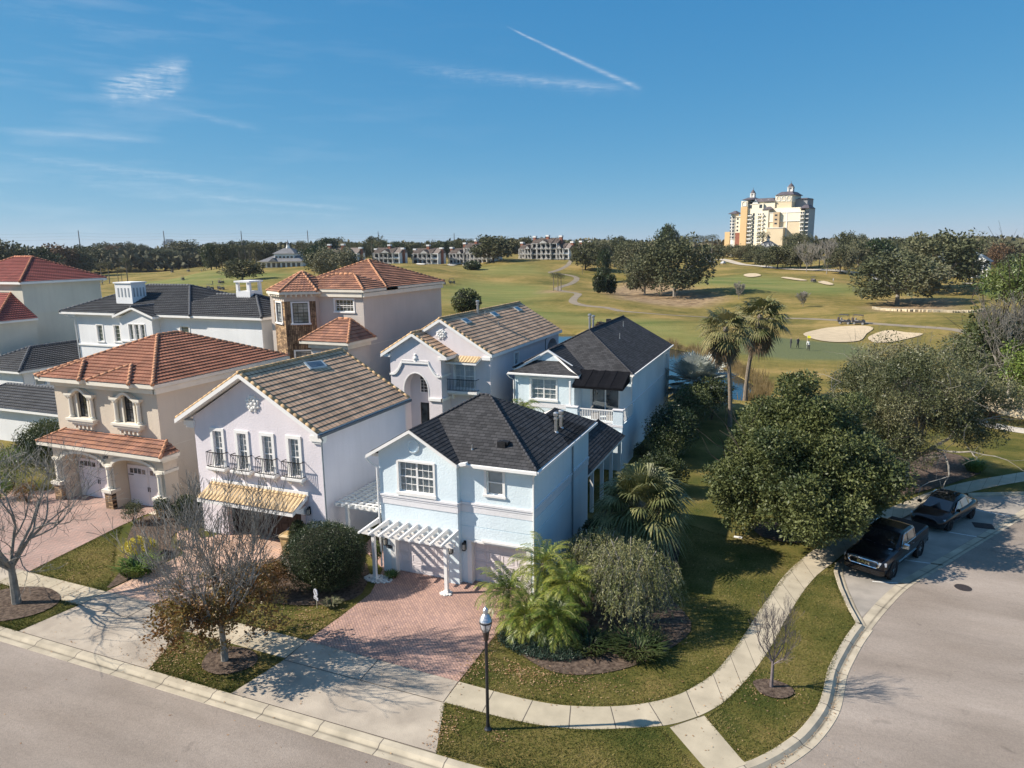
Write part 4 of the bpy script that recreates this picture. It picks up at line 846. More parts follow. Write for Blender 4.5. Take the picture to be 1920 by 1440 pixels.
# rear end is a gable at y=68.6: cut the side planes there
xm,zr=-16.325,6.45+4.875*.545
p1=[[(-21.2,51.35,6.45),(-11.45,51.35,6.45),(xm,56.22,zr)],[(-11.45,51.35,6.45),(-11.45,68.5,6.45),(xm,68.5,zr),(xm,56.22,zr)],[(-21.2,68.5,6.45),(-21.2,51.35,6.45),(xm,56.22,zr),(xm,68.5,zr)]]
c1=[((-21.2,51.35,6.45),(xm,56.22,zr)),((-11.45,51.35,6.45),(xm,56.22,zr)),((xm,56.22,zr),(xm,68.5,zr))]
gx0,gx1=-20.75,-15.1; gm_=(gx0+gx1)/2; zg=6.5+(gx1-gx0)/2*.56
fg=[[(gx1,49.3,6.5),(gx1,55,6.5),(gm_,55,zg),(gm_,50.9,zg)],[(gx0,55,6.5),(gx0,49.3,6.5),(gm_,50.9,zg),(gm_,55,zg)],[(gx0,49.25,6.5),(gx1,49.25,6.5),(gm_+.9,50.8,7.32),(gm_-.9,50.8,7.32)]]
ro=make_roof(D,p1+fg,c1+[((gm_,50.75,zg),(gm_,54,zg))],'shingle',M_shin,MATS['shingle_caps'],capr=.06,capL=.25,t1=.16)
b=B(); panel(b,'S',50.72,[(gm_-1.75,7.1),(gm_+1.75,7.1),(gm_,zg-.1)]); obj('gablet_wall',b,M_blue,ro)
b=B(); molding(b,'S',50.7,[(gm_-1.95,6.98),(gm_,zg+.02),(gm_+1.95,6.98)],.15,0,.16); obj('gablet_fascia',b,M_white,ro)
b=B(); wbox(b,'S',49.25,gx0,gx1+.1,6.36,6.47,-.02,.1); wbox(b,'E',-11.45,51.3,68.5,6.36,6.47,-.02,.1); obj('gutter',b,M_white,ro)
for P_ in ([(-20.8,49.2,6.38),(-20.6,49.3,6.1),(-20.36,49.5,5.9),(-20.36,49.5,.3)],[(-11.5,51.3,6.3),(-11.58,51.6,5.9),(-11.58,51.6,.1)],[(-11.5,66.9,6.3),(-11.58,66.9,6.0),(-11.58,66.9,.1)]): downpipe(D,P_)
for x,y in ((-15.33,64.2),(-14.44,59.23)): vent_pipe(D,x,y,6.45+.545*(-11.45-x)-.1,6.45+.545*(-11.45-x)+.5,.035,M_metal,False,'vent_pipe')
for x,y in ((-17.2,59.5),(-17.2,60.6)): vent_pipe(D,x,y,8.3,9.95-(y-59.5)*.2,.10,M_metal)
b=B(); b.box(-16.9,-16.5,61.5,61.9,8.8,9.2); b.box(-16.9,-16.5,63.9,64.3,8.8,9.25); obj('roof_vent',b,M_black,D)
# passage roof
b=B(); 
pw=[[(-10.95,37.0,2.9),(-10.95,47.0,2.9),(-12.65,46.2,4.1),(-12.65,39.2,4.1)],[(-14.2,47,2.95),(-14.2,37.4,2.95),(-12.65,39.2,4.1),(-12.65,46.2,4.1)],[(-14.2,37.0,2.9),(-10.95,37.0,2.9),(-12.65,39.2,4.1)],[(-10.95,47,2.9),(-14.2,47,2.9),(-12.65,46.2,4.1)]]
pwroof=make_roof(D,pw,[((-12.65,39.2,4.1),(-12.65,46.2,4.1)),((-10.95,37.0,2.9),(-12.65,39.2,4.1))],'shingle',M_shin,MATS['shingle_caps'],capr=.05,capL=.25,t1=.14,name='passage_roof')
for y in (39.5,41.8,44.1,46.4): b=B(); b.box(-11.3,-11.1,y-.1,y+.1,0,2.85); obj('post',b,M_white,D)
b=B(); b.box(-14.1,-13.9,37.4,48,0,2.8); b.box(-14.0,-11.4,47.9,48.0,0,2.9); obj('passage_wall',b,M_blue,D)
# ================================================================ Bh: near mauve house
Hm=thing('mauve_house','pale mauve stucco house with four small balcony windows over a dark garage','house',(-27.2,32.8,0))
b=B(); YM=28.8
wx=[(-30.2,-29.24),(-28.45,-27.5),(-26.72,-25.76),(-24.95,-23.98)]
def yb(x): return 9.3-abs(x+27.3)*.585
hs_=[rect(a+.16,c-.16,4.1,6.15+.012*i) for i,(a,c) in enumerate(wx)]+[rect(-29.5,-24.3,0.02,2.3)]
panel(b,'S',YM,[(-31.4,0),(-22.68,0),(-22.68,6.6),(-27.3,9.3),(-31.4,6.85)],hs_,.3)
panel(b,'E',-22.68,rect(YM,37.2,0,6.6)); panel(b,'W',-31.4,rect(YM,37.2,0,6.75)); panel(b,'N',37.2,[(-31.4,0),(-22.68,0),(-22.68,6.6),(-27.3,9.3),(-31.4,6.8)])
wl=obj('wall',b,M_mauve,Hm)
b=B(); wbox(b,'S',YM,-29.9,-29.495,0,2.75,-.02,.04); wbox(b,'S',YM,-24.305,-24.0,0,2.75,-.02,.04); obj('garage_surround',b,stucco('mauve_light',(.62,.57,.60),.03,.3),Hm)
M_bdoor=mat('brown_wood_door',(.035,.022,.02),.6,.3,ns=2,vs=(1,1,8),spec=.4)
garage_door(Hm,'S',YM,-29.5,-24.3,2.3,.5,8,m=M_bdoor)
for i,(a,c) in enumerate(wx):
    w=window(Hm,'S',YM,a+.16,c-.16,4.1,6.15+.012*i,cols=2,rows=6,trim=.17,sill=0,blind='sheer',proud=.06,depth=.12)
    b=B(); wbox(b,'S',YM,a-.2,c+.2,3.98,4.1,-.02,.42); wbox(b,'S',YM,a-.14,c+.14,3.9,3.98,-.02,.34); 
    for q in (a+.1,c-.1): b.hexa([P3('S',YM,q-.06,3.9,0),P3('S',YM,q+.06,3.9,0),P3('S',YM,q+.06,3.9,.3),P3('S',YM,q-.06,3.9,.3),P3('S',YM,q-.06,3.62,0),P3('S',YM,q+.06,3.62,0),P3('S',YM,q+.06,3.72,.1),P3('S',YM,q-.06,3.72,.1)][::-1])
    ld=obj('balcony_ledge',b,M_white,Hm)
    railing(Hm,'S',YM,a-.12,c+.12,4.14,5.0,.36,M_black,10,th=.022)
# roses, brackets, lamps
def medallion(par,side,pl,a,z,r,m=None):
    b=B(); c=P3(side,pl,a,z,0); ax=NRM[side]
    b.lathe(c,[(r,-.02),(r,.04),(r*.8,.07),(r*.74,.03),(.01,.03)],22,axis=ax)
    for k in range(8):
        t=2*PI*k/8; q=P3(side,pl,a+r*.62*math.cos(t),z+r*.62*math.sin(t),.05); b.lathe(q,[(r*.25,-.02),(r*.2,.06),(.01,.08)],7,axis=ax)
        q=P3(side,pl,a+r*1.0*math.cos(t+.4),z+r*1.0*math.sin(t+.4),.02); b.lathe(q,[(r*.2,-.02),(r*.15,.05),(.01,.06)],6,axis=ax)
    b.lathe(P3(side,pl,a,z,.05),[(r*.26,-.02),(r*.2,.09),(.01,.11)],8,axis=ax)
    return obj('medallion',b,m or M_white,par)
medallion(Hm,'S',YM,-27.03,7.9,.42)
b=B(); wbox(b,'S',YM,-32.0,-31.3,6.35,6.62,-.3,.15); wbox(b,'S',YM,-31.9,-31.35,6.2,6.35,-.3,.1); obj('eave_bracket',b,M_white,Hm)
b=B(); wbox(b,'S',YM,-23.3,-22.55,6.2,6.5,-.3,.15); wbox(b,'S',YM,-23.2,-22.6,6.08,6.2,-.3,.1); obj('eave_bracket',b,M_white,Hm)
p1,c1=gable_planes(-32.2,-22.4,28.2,37.4,6.75,9.62)
xr=-27.3; p1=[[(-22.4,28.2,6.75),(-22.4,37.4,6.75),(xr,37.4,9.62),(xr,28.2,9.62)],[(-32.2,37.4,6.75),(-32.2,28.2,6.75),(xr,28.2,9.62),(xr,37.4,9.62)]]
ro=make_roof(Hm,p1,[((xr,28.2,9.62),(xr,37.4,9.62)),((-22.45,28.3,6.78),(xr,28.3,9.6)),((-32.1,28.3,6.78),(xr,28.3,9.6)),((-22.45,37.3,6.78),(xr,37.3,9.6))],'flat',M_brown,M_capo,capr=.10,capL=.42,t1=.24)
b=B(); wbox(b,'E',-22.4,28.2,37.4,6.56,6.7,-.02,.11); obj('gutter',b,mat('dark_gutter',(.09,.1,.12),.5,.1),ro)
downpipe(Hm,[(-22.4,28.4,6.55),(-22.55,28.75,6.3),(-22.6,28.72,6.1),(-22.6,28.72,.1)],mat('grey_pipe',(.25,.28,.30)))
b=B(); q=[(-26.92,33.05,9.5),(-26.72,34.5,9.4),(-26.2,34.3,9.13),(-26.35,32.9,9.17)]; b.hexa([(x,y,z-.25) for x,y,z in q]+q); sk=obj('skylight',b,mat('skylight_frame',(.42,.48,.5),.4,.1),Hm)
b=B(); cx=sum(p[0] for p in q)/4;cy=sum(p[1] for p in q)/4;cz=sum(p[2] for p in q)/4; b.face([(cx+(x-cx)*.8,cy+(y-cy)*.8,cz+(z-cz)*.8+.012) for x,y,z in q]); obj('skylight_glass',b,M_glassd,sk)
# tiled canopy over the garage
b=B(); cn=[[(-30.6,27.75,2.45),(-24.0,27.75,2.45),(-23.75,28.72,3.12),(-30.35,28.72,3.12)]]
ro=make_roof(Hm,cn,[],'mini',M_ochre,M_capo,t1=.2,name='garage_canopy',trim=M_white)
b=B(); wbox(b,'S',YM,-30.4,-23.7,3.1,3.32,-.02,.10); 
for a in (-30.3,-24.1): b.hexa([P3('S',YM,a,2.5,0),P3('S',YM,a+.18,2.5,0),P3('S',YM,a+.18,2.5,.9),P3('S',YM,a,2.5,.9),P3('S',YM,a,2.0,0),P3('S',YM,a+.18,2.0,0),P3('S',YM,a+.18,2.36,.8),P3('S',YM,a,2.36,.8)][::-1])
obj('canopy_bracket',b,M_white,ro)
lantern(Hm,'S',YM,-23.72,2.3,1.2)
def numplate(par,side,pl,a,z,w,h,off=.03,m=None,tm=None):
    b=B(); wbox(b,side,pl,a-w/2,a+w/2,z-h/2,z+h/2,0,off); o=obj('number_plate',b,m or M_black,par)
    q=B()
    for k in range(4):
        c=a-w*.3+k*w*.2; hh=h*(.26,.30,.24,.30)[k]
        wbox(q,side,pl,c-w*.055,c+w*.055,z-hh,z+hh,off,off+.006); 
    obj('worn_numerals',q,tm or mat('dull_grey_paint',(.2,.2,.21),.7),o)
    return o
numplate(Hm,'S',YM,-29.75,2.15,.34,.16)
numplate(C,'S',YC,-18.36,1.38,.34,.16)
# ================================================================ E: rear mauve house with arch
E_=thing('mauve_house','pinkish mauve rear house with a tall arched entry tower and brown tile roof','house',(-26.3,57,0))
b=B(); YT,YE=47.5,49.0
ho=arch(-29.0,-26.75,0.02,4.9,6.35,14)
panel(b,'S',YT,[(-30.15,0),(-25.6,0),(-25.6,7.75),(-28.0,9.35),(-30.15,7.9)],[ho],1.0)
panel(b,'E',-25.6,rect(YT,YE,0,7.75)); panel(b,'W',-30.15,rect(YT,YE,0,7.75))
hb=[arch(-28.1,-26.85,4.55,5.6,6.3,10),rect(-28.15,-26.83,0.1,3.75)]
panel(b,'S',YT+1.0,rect(-29.0,-26.75,0,6.4),hb,.15)
panel(b,'S',YE,[(-30.8,0),(-22.1,0),(-22.1,7.7),(-26.3,10.25),(-30.8,7.7)],[rect(-25.2,-23.5,5.05,6.95)],.2)
panel(b,'E',-22.1,rect(YE,61.6,0,7.7),[rect(53.95,54.85,6.2,7.2)],.15); panel(b,'W',-30.8,rect(YE,65,0,7.7)); panel(b,'N',65.5,[(-30.8,0),(-22.1,0),(-22.1,7.7),(-26.3,10.25),(-30.8,7.7)])
panel(b,'E',-22.1,rect(61.6,65.5,0,7.7),[arch(62.2,65.0,4.4,6.4,7.3,10)],2.5)
wl=obj('wall',b,M_pink,E_)
b=B()
def curve(p,q,k=6,ex=(0,0)):
    return [(p[0]+(q[0]-p[0])*t/k, p[1]+(q[1]-p[1])*(math.sin(PI/2*t/k) if ex[0] else 1-math.cos(PI/2*t/k))) for t in range(k+1)]
sc=[(-30.2,6.15)]+curve((-29.9,6.15),(-29.12,7.0),6,(0,0))+[(-29.0,7.15),(-28.5,7.18),(-28.3,7.28),(-27.6,7.28),(-27.3,7.18),(-26.7,7.15),(-26.6,7.0)]+curve((-26.6,7.0),(-25.85,6.15),6,(1,0))[1:] 
L2=[(-25.85-(x+29.9),z) for x,z in curve((-29.9,6.15),(-29.12,7.0),6,(0,0))][::-1]
sc=[(-30.2,6.15)]+curve((-29.9,6.15),(-29.12,7.0),6)+[(-29.05,7.15),(-26.68,7.15)]+L2+[(-25.55,6.15)]
molding(b,'S',YT,sc,.13,-.02,.1); molding(b,'S',YT,[(x,z+.16) for x,z in sc[1:-1]],.06,-.02,.06)
wbox(b,'E',-25.6,YT-.1,YE,6.08,6.22,-.02,.1)
b.lathe(P3('S',YT,-27.85,7.5,.03),[(.2,-.03),(.18,.05),(.08,.1),(.01,.12)],10,axis=(0,-1,0)); b.lathe(P3('S',YT,-27.85,7.78,.03),[(.12,-.03),(.08,.06),(.01,.08)],8,axis=(0,-1,0)); b.lathe(P3('S',YT,-27.85,7.25,.03),[(.13,-.03),(.1,.05),(.01,.07)],8,axis=(0,-1,0))
molding(b,'S',YT,arch(-29.0,-26.75,4.2,4.9,6.35,14)[1:]+[(-29.0,4.2)],.07,-.02,.03)
wbox(b,'S',YT,-30.2,-29.0,4.0,4.2,-.02,.12); wbox(b,'S',YT,-26.75,-25.5,4.2,4.42,-.02,.14); wbox(b,'E',-25.6,YT-.14,YE,4.2,4.42,-.02,.12)
wbox(b,'S',YT,-30.7,-30.05,7.55,7.8,-.3,.2); wbox(b,'S',YT,-25.75,-25.1,7.5,7.72,-.3,.2); wbox(b,'S',YE,-22.7,-22.0,7.4,7.65,-.3,.2)
molding(b,'S',YE,[(-22.0,7.72),(-26.3,10.3),(-29,8.6)],.2,0,.1)
obj('stucco_moldings',b,M_white,wl)
window(E_,'S',YT+1.0,-28.1,-26.85,4.55,6.3,cols=4,rows=4,trim=0,sill=0,dh=False,top=(5.6,6.3),depth=.1)
window(E_,'S',YT+1.0,-28.15,-26.83,0.1,3.75,units=2,cols=1,rows=1,trim=0,sill=0,dh=False,fm=M_black,depth=.12,label='dark glazed entry door')
window(E_,'S',YE,-25.2,-23.5,5.05,6.95,units=2,cols=2,rows=4,trim=.1,blind='sheer',sill=.1)
window(E_,'E',-22.1,53.95,54.85,6.2,7.2,cols=2,rows=3,trim=.12,blind='sheer')
b=B(); wbox(b,'S',YE,-25.75,-23.0,4.72,4.9,-.02,.65); wbox(b,'S',YE,-25.6,-23.15,4.58,4.72,-.02,.5); 
for q in (-25.3,-23.4): wbox(b,'S',YE,q-.07,q+.07,4.2,4.58,-.02,.3)
obj('balcony_ledge',b,M_white,E_)
railing(E_,'S',YE,-25.65,-23.1,4.95,5.85,.6,M_black,20,th=.022)
medallion(E_,'S',YE,-26.3,9.3,.4)
xr=-26.3; p1=[[(-21.83,48.75,7.85),(-21.83,65.8,7.85),(xr,65.8,10.5),(xr,48.75,10.5)],[(-30.8,65.8,7.85),(-30.8,48.75,7.85),(xr,48.75,10.5),(xr,65.8,10.5)]]
xt=-27.95; pt=[[(-24.95,47.2,7.75),(-24.95,50.4,7.75),(xt,51.5,9.5),(xt,47.2,9.5)],[(-30.85,52,7.75),(-30.85,47.2,7.75),(xt,47.2,9.5),(xt,52,9.5)]]
ro=make_roof(E_,p1+pt,[((xr,48.75,10.5),(xr,65.8,10.5)),((-21.9,48.85,7.88),(xr,48.85,10.48)),((xr,48.85,10.48),(-29.6,48.85,8.55)),((xt,47.2,9.5),(xt,50.6,9.5)),((-25.0,47.3,7.78),(xt,47.3,9.48)),((-30.8,47.3,7.78),(xt,47.3,9.48))],'flat',M_brown,M_capo,capr=.10,capL=.42,t1=.24)
cn=[[(-25.9,48.25,7.2),(-22.95,48.25,7.2),(-22.8,48.95,7.6),(-25.75,48.95,7.6)]]
make_roof(E_,cn,[],'mini',M_ochre,M_capo,t1=.14,name='window_canopy')
for y in (51.9,57.7,63.27): b=B(); q=[(-25.75,y-.5,10.28),(-25.75,y+.5,10.28),(-25.2,y+.5,9.97),(-25.2,y-.5,9.97)]; b.hexa([(x_,y_,z_-.3) for x_,y_,z_ in q]+q); sk=obj('skylight',b,MATS['skylight_frame'],E_); b=B(); b.face([(-25.68,y-.4,10.255),(-25.28,y-.4,10.03),(-25.28,y+.4,10.03),(-25.68,y+.4,10.255)]); obj('skylight_glass',b,M_glassd,sk)
vent_pipe(E_,-25.98,55.2,10.0,11.3,.10,M_metal); vent_pipe(E_,-25.6,55.9,9.9,10.5,.05,M_metal,False,'vent_pipe'); vent_pipe(E_,-24.27,55.7,9.1,9.7,.05,M_metal,False,'vent_pipe')
downpipe(E_,[(-21.9,61.7,7.7),(-22.05,61.6,7.4),(-22.05,61.6,.1)],MATS['grey_pipe'])
# ================================================================ A: tan house, left
A=thing('tan_house','tan stucco house with terracotta tile roof, two columned windows and two arched garage doors','house',(-41,36,0))
b=B(); YA=30.6; YP=29.6
pw_=[(-43.28,-42.38),(-39.12,-38.26)]
panel(b,'S',YA,rect(-45.4,-36.2,0,7.8),[arch(a,c,5.45,7.0,7.3,6) for a,c in pw_],.2)
panel(b,'E',-36.2,rect(YA,42.3,0,7.8)); panel(b,'W',-45.4,rect(YA,42.3,0,7.8)); panel(b,'N',42.3,rect(-45.4,-36.2,0,7.8))
ag=[arch(-44.1,-40.15,.02,2.75,3.35,12),arch(-39.45,-35.75,.02,2.8,3.4,12)]
panel(b,'S',YP,rect(-44.95,-35.1,0,3.85),ag,1.0); panel(b,'E',-35.1,rect(YP,YA,0,3.85)); panel(b,'W',-44.95,rect(YP,YA,0,3.85))
wl=obj('wall',b,M_tan,A)
b=B()
wbox(b,'E',-36.2,YA-.02,42.3,3.98,4.0,-.01,.012)
for i,(a,c) in enumerate(pw_):
    m_=(a+c)/2
    for q in (m_-.98,m_+.98):
        p=P3('S',YA,q,5.42,.12); b.lathe(p,[(.17,0),(.17,.12),(.13,.16),(.12,1.25),(.145,1.3),(.17,1.36),(.17,1.42)],12)
        wbox(b,'S',YA,q-.26,q+.26,6.84,7.02,-.02,.3)
    molding(b,'S',YA,[(m_-1.3,6.96),(m_-.75,6.98)]+[(m_-.62+1.24*k/8,7.05+.3*math.sin(PI*k/8)) for k in range(9)]+[(m_+.75,6.98),(m_+1.3,6.96)],.15,-.02,.32)
    wbox(b,'S',YA,m_-1.28,m_+1.28,5.28,5.42,-.02,.42); wbox(b,'S',YA,m_-1.2,m_+1.2,5.12,5.28,-.02,.34); wbox(b,'S',YA,m_-.95,m_+.95,4.95,5.12,-.02,.22)
    for k in range(5): q=m_-.75+k*.375; wbox(b,'S',YA,q-.07,q+.07,4.72,4.95,-.02,.2)
    wbox(b,'S',YA,a-.14,a,5.42,7.0,-.02,.06); wbox(b,'S',YA,c,c+.14,5.42,7.0,-.02,.06)
# portico mouldings, columns and pedestals
molding(b,'S',YP,[(-44.9,2.8)]+[(x,z+.06) for x,z in ag[0][2:]][::-1]+[(-39.8,2.82)]+[(x,z+.06) for x,z in ag[1][2:]][::-1]+[(-35.1,2.86)],.17,-.02,.14)
wbox(b,'E',-35.1,YP-.1,YA,2.76,2.94,-.02,.12)
for q in (-44.5,-39.8,-35.45):
    b.lathe(P3('S',YP,q,1.3,.06),[(.2,0),(.2,.1),(.155,.16),(.14,1.25),(.17,1.32),(.2,1.46)],14)
    wbox(b,'S',YP,q-.42,q+.42,1.12,1.3,-.3,.42); wbox(b,'S',YP,q-.34,q+.34,1.02,1.12,-.3,.34)
wbox(b,'S',YA,-45.45,-36.15,7.45,7.8,-.02,.2); wbox(b,'E',-36.2,YA-.2,42.3,7.45,7.8,-.02,.2); wbox(b,'S',YP,-45.0,-35.05,3.5,3.85,-.02,.15); wbox(b,'E',-35.1,YP-.15,YA,3.5,3.85,-.02,.15)
obj('stone_moldings',b,M_lstone,wl)
b=B()
for q in (-44.5,-39.8,-35.45): wbox(b,'S',YP,q-.32,q+.32,0,1.02,-.2,.3)
obj('column_pedestal',b,M_stone,wl)
for a,c in pw_: window(A,'S',YA,a,c,5.45,7.3,cols=3,rows=5,trim=0,sill=0,fm=M_black,top=(7.0,7.3),depth=.16,blind=None,dh=True,fw_=.04)
for a,c,z in ((-44.0,-40.3,2.62),(-39.4,-35.9,2.66)):
    b=B(); y=30.55
    for x0,x1 in ((a,(a+c)/2-.015),((a+c)/2+.015,c)):
        wbox(b,'S',y,x0,x1,.03,z,-.08,0)
        wbox(b,'S',y,x0+.08,x1-.08,.15,1.2,0,.014); wbox(b,'S',y,x0+.08,x1-.08,1.28,2.0,0,.014)
    gd=obj('garage_door',b,MATS['garage_door_paint'],A); b=B()
    for x0,x1 in ((a,(a+c)/2),((a+c)/2,c)):
        for k in range(4): q=x0+.22+k*(x1-x0-.35)/4; wbox(b,'S',y,q,q+(x1-x0-.35)/4-.07,2.12,2.4+.06*math.sin(PI*(k+.5)/4),0,.012)
    obj('door_panes',b,M_glassd,gd); b=B()
    for q in (a+.05,c-.5): wbox(b,'S',y,q,q+.45,1.98,2.03,0,.02)
    for q in ((a+c)/2-.1,(a+c)/2+.06): wbox(b,'S',y,q,q+.035,1.0,1.3,0,.04)
    obj('door_hardware',b,M_black,gd)
p1,c1=hip_planes(-46.5,-35.9,30.15,42.55,8.05,.42); 
p1=p1; bp=[];bc=[]
for x0,x1 in ((-45.75,-41.9),(-41.25,-37.55)):
    q,cc=hip_planes(x0,x1,29.85,36,8.05,.45); m_=(x0+x1)/2; bp+=[q[0],q[1],q[3]]; bc+=[cc[0],cc[1]]
    bp[-2]=[(x1,29.85,8.05),(x1,32.2,8.05),(m_,33.4,8.9),q[0][2]]; bp[-1]=[(x0,32.2,8.05),(x0,29.85,8.05),q[0][2],(m_,33.4,8.9)]
ro=make_roof(A,p1+bp,c1+bc,'tile',M_terra,M_capt,capr=.11,t1=.22,trim=M_lstone)
q=[[(-45.75,29.15,3.9),(-34.75,29.15,3.9),(-35.75,30.6,4.5),(-44.75,30.6,4.5)],[(-34.75,29.15,3.9),(-34.75,30.6,3.9),(-35.75,30.6,4.5)],[(-45.75,30.6,3.9),(-45.75,29.15,3.9),(-44.75,30.6,4.5)]]
make_roof(A,q,[((-34.75,29.15,3.9),(-35.75,30.6,4.5)),((-45.75,29.15,3.9),(-44.75,30.6,4.5))],'tile',M_terra2,M_capt,capr=.10,t1=.2,trim=M_lstone,name='porch_roof')
numplate(A,'S',YP,-40.0,3.32,.4,.18,off=.05)
# ================================================================ F: stone tower house
F_=thing('stone_tower_house','tall grey beige house with a stone corner tower and red clay tile roofs','house',(-39,57,0))
b=B(); panel(b,'S',50,rect(-43.9,-34.1,0,12.35),[rect(-36.95,-35.1,10.75,11.75)],.15); panel(b,'E',-34.1,rect(50,63.8,0,12.35)); panel(b,'N',63.8,rect(-43.9,-34.1,0,12.35)); panel(b,'W',-43.9,rect(50,63.8,0,12.35))
panel(b,'S',46.9,rect(-37.3,-33.75,0,8.4),[rect(-37.0,-34.6,5.2,7.6)],.2); panel(b,'E',-33.75,rect(46.9,50,0,8.4)); panel(b,'W',-37.3,rect(46.9,50,0,8.4))
obj('wall',b,M_beige,F_)
window(F_,'S',50,-36.95,-35.1,10.75,11.75,cols=5,rows=3,trim=.13,fm=M_white,sill=.12)
window(F_,'S',46.9,-37.0,-34.6,5.2,7.6,units=2,cols=1,rows=1,trim=.14,dh=False)
b=B(); wbox(b,'S',50,-43.9,-34.05,12.0,12.35,-.02,.25); wbox(b,'E',-34.1,49.8,63.8,12.0,12.35,-.02,.25); wbox(b,'S',46.9,-37.4,-33.7,8.05,8.4,-.02,.25); wbox(b,'E',-33.75,46.7,50,8.05,8.4,-.02,.2); wbox(b,'E',-34.1,50,63.81,7.9,7.93,-.01,.012)
obj('cornice',b,M_lstone,F_)
# tower: hexagon with a corner to the front
cx,cy,rr_=-40.85,50.8,2.6
hexv=[(cx+rr_*math.cos(R(-90+60*k)),cy+rr_*math.sin(R(-90+60*k))) for k in range(6)]
tb=B(); st1=B()
for k in (5,0,1,4):
    i,j=k,(k+1)%6; a=Vector((*hexv[i],0)); c=Vector((*hexv[j],0)); d=(c-a).normalized(); n_=Vector((d.y,-d.x,0)); Lw=(c-a).length
    def Q(s,z,o): return tuple(a+d*s+n_*o+Vector((0,0,z)))
    def qbox(bb,s0,s1,z0,z1,o0,o1): bb.hexa([Q(s0,z0,o0),Q(s1,z0,o0),Q(s1,z0,o1),Q(s0,z0,o1),Q(s0,z1,o0),Q(s1,z1,o0),Q(s1,z1,o1),Q(s0,z1,o1)])
    bb=st1 if k in (5,0) else tb
    if k in (5,0):
        w0,w1=.62,Lw-.62
        for s0,s1,z0,z1 in ((0,w0,0,11.65),(w1,Lw,0,11.65),(w0,w1,0,7.0 if k==0 else 9.75),(w0,w1,11.55,11.65)): 
            if k==0 and (s0,s1)==(w0,w1) and z1==7.0: 
                bb.face([Q(w0,0,0),Q(w1,0,0),Q(w1,5.9,0),Q(w0,5.9,0)],mi=1); bb.face([Q(w0,7.4,0),Q(w1,7.4,0),Q(w1,9.75,0),Q(w0,9.75,0)],mi=1)
            else: bb.face([Q(s0,z0,0),Q(s1,z0,0),Q(s1,z1,0),Q(s0,z1,0)],mi=0 if k==5 else 1)
        tb.face([Q(0,11.65,0),Q(Lw,11.65,0),Q(Lw,12.35,0),Q(0,12.35,0)])
    else: bb.face([Q(0,0,0),Q(Lw,0,0),Q(Lw,12.35,0),Q(0,12.35,0)])
tw=obj('tower',tb,M_beige,F_); obj('stone_facing',st1,[M_stone,M_stone2],tw)
for k in (5,0):
    i,j=k,(k+1)%6; a=Vector((*hexv[i],0)); c=Vector((*hexv[j],0)); d=(c-a).normalized(); n_=Vector((d.y,-d.x,0)); Lw=(c-a).length
    for z0,z1,wf in ((9.78,11.5,M_white),(5.95,7.35,M_white)):
        if k==5 and z0<9: continue
        wb=B(); w0,w1=.62,Lw-.62
        for s0,s1,e0,e1 in ((w0-.1,w0+.04,z0,z1),(w1-.04,w1+.1,z0,z1),(w0-.1,w1+.1,z1,z1+.12)): qbox(wb,s0,s1,e0,e1,-.1,.07)
        qbox(wb,w0-.18,w1+.18,z0-.13,z0,-.1,.14)
        w=obj('window',wb,wf,tw); sb=B()
        for s0,s1,e0,e1 in ((w0,w0+.07,z0,z1),(w1-.07,w1,z0,z1),(w0,w1,z1-.06,z1),(w0,w1,z0,z0+.06),(w0,w1,(z0+z1)/2-.03,(z0+z1)/2+.03)): qbox(sb,s0,s1,e0,e1,-.09,-.04)
        for q in (1,2): s_=w0+(w1-w0)*q/3; qbox(sb,s_-.012,s_+.012,z0,z1,-.085,-.05)
        for q in (1,2,4,5): e_=z0+(z1-z0)*q/6; qbox(sb,w0,w1,e_-.012,e_+.012,-.084,-.052)
        obj('sash',sb,M_black,w); gb=B(); gb.face([Q(w0,z0,-.075),Q(w1,z0,-.075),Q(w1,z1,-.075),Q(w0,z1,-.075)]); obj('pane',gb,glassmat('grey_glass',(.12,.14,.15),(.4,.42,.42)),w)
db=B()
for k in (5,0,1):
    i,j=k,(k+1)%6; a=Vector((*hexv[i],0)); c=Vector((*hexv[j],0)); d=(c-a).normalized(); n_=Vector((d.y,-d.x,0)); Lw=(c-a).length
    for q in range(6): s_=.25+q*(Lw-.5)/5; qbox(db,s_-.07,s_+.07,12.05,12.32,0,.38)
    qbox(db,-.1,Lw+.1,12.32,12.42,-.1,.45)
obj('eave_brackets',db,M_lstone,tw)
hr=[(cx+3.15*math.cos(R(-90+60*k)),cy+3.15*math.sin(R(-90+60*k)),12.45) for k in range(6)]; ap=(cx,cy,14.05)
make_roof(F_,[[hr[k],hr[(k+1)%6],ap] for k in range(6)],[(hr[k],ap) for k in range(6)],'tile',M_terra2,M_capt,capr=.11,t1=.2,trim=M_lstone,name='tower_roof')
p1,c1=hip_planes(-44.3,-33.8,53.2,64.1,12.6,.43); p2,c2=hip_planes(-41.2,-33.8,49.65,55.1,12.6,.43); p2=[p2[0],p2[1],p2[3]]
p1b=p1
ro=make_roof(F_,p1+p2,c1+[c2[0],c2[1],c2[4]],'tile',M_terra2,M_capt,capr=.11,t1=.2,trim=M_lstone)
q=[[(-38.1,46.4,8.6),(-33.3,46.4,8.6),(-34.9,49.2,10.2),(-36.1,49.2,10.2)],[(-33.3,46.4,8.6),(-33.3,50.6,8.6),(-34.9,49.2,10.2)],[(-38.1,50,8.6),(-38.1,46.4,8.6),(-36.1,49.2,10.2)],[(-36.1,49.2,10.2),(-34.9,49.2,10.2),(-34.5,50.0,10.0),(-36.5,50.0,10.0)]]
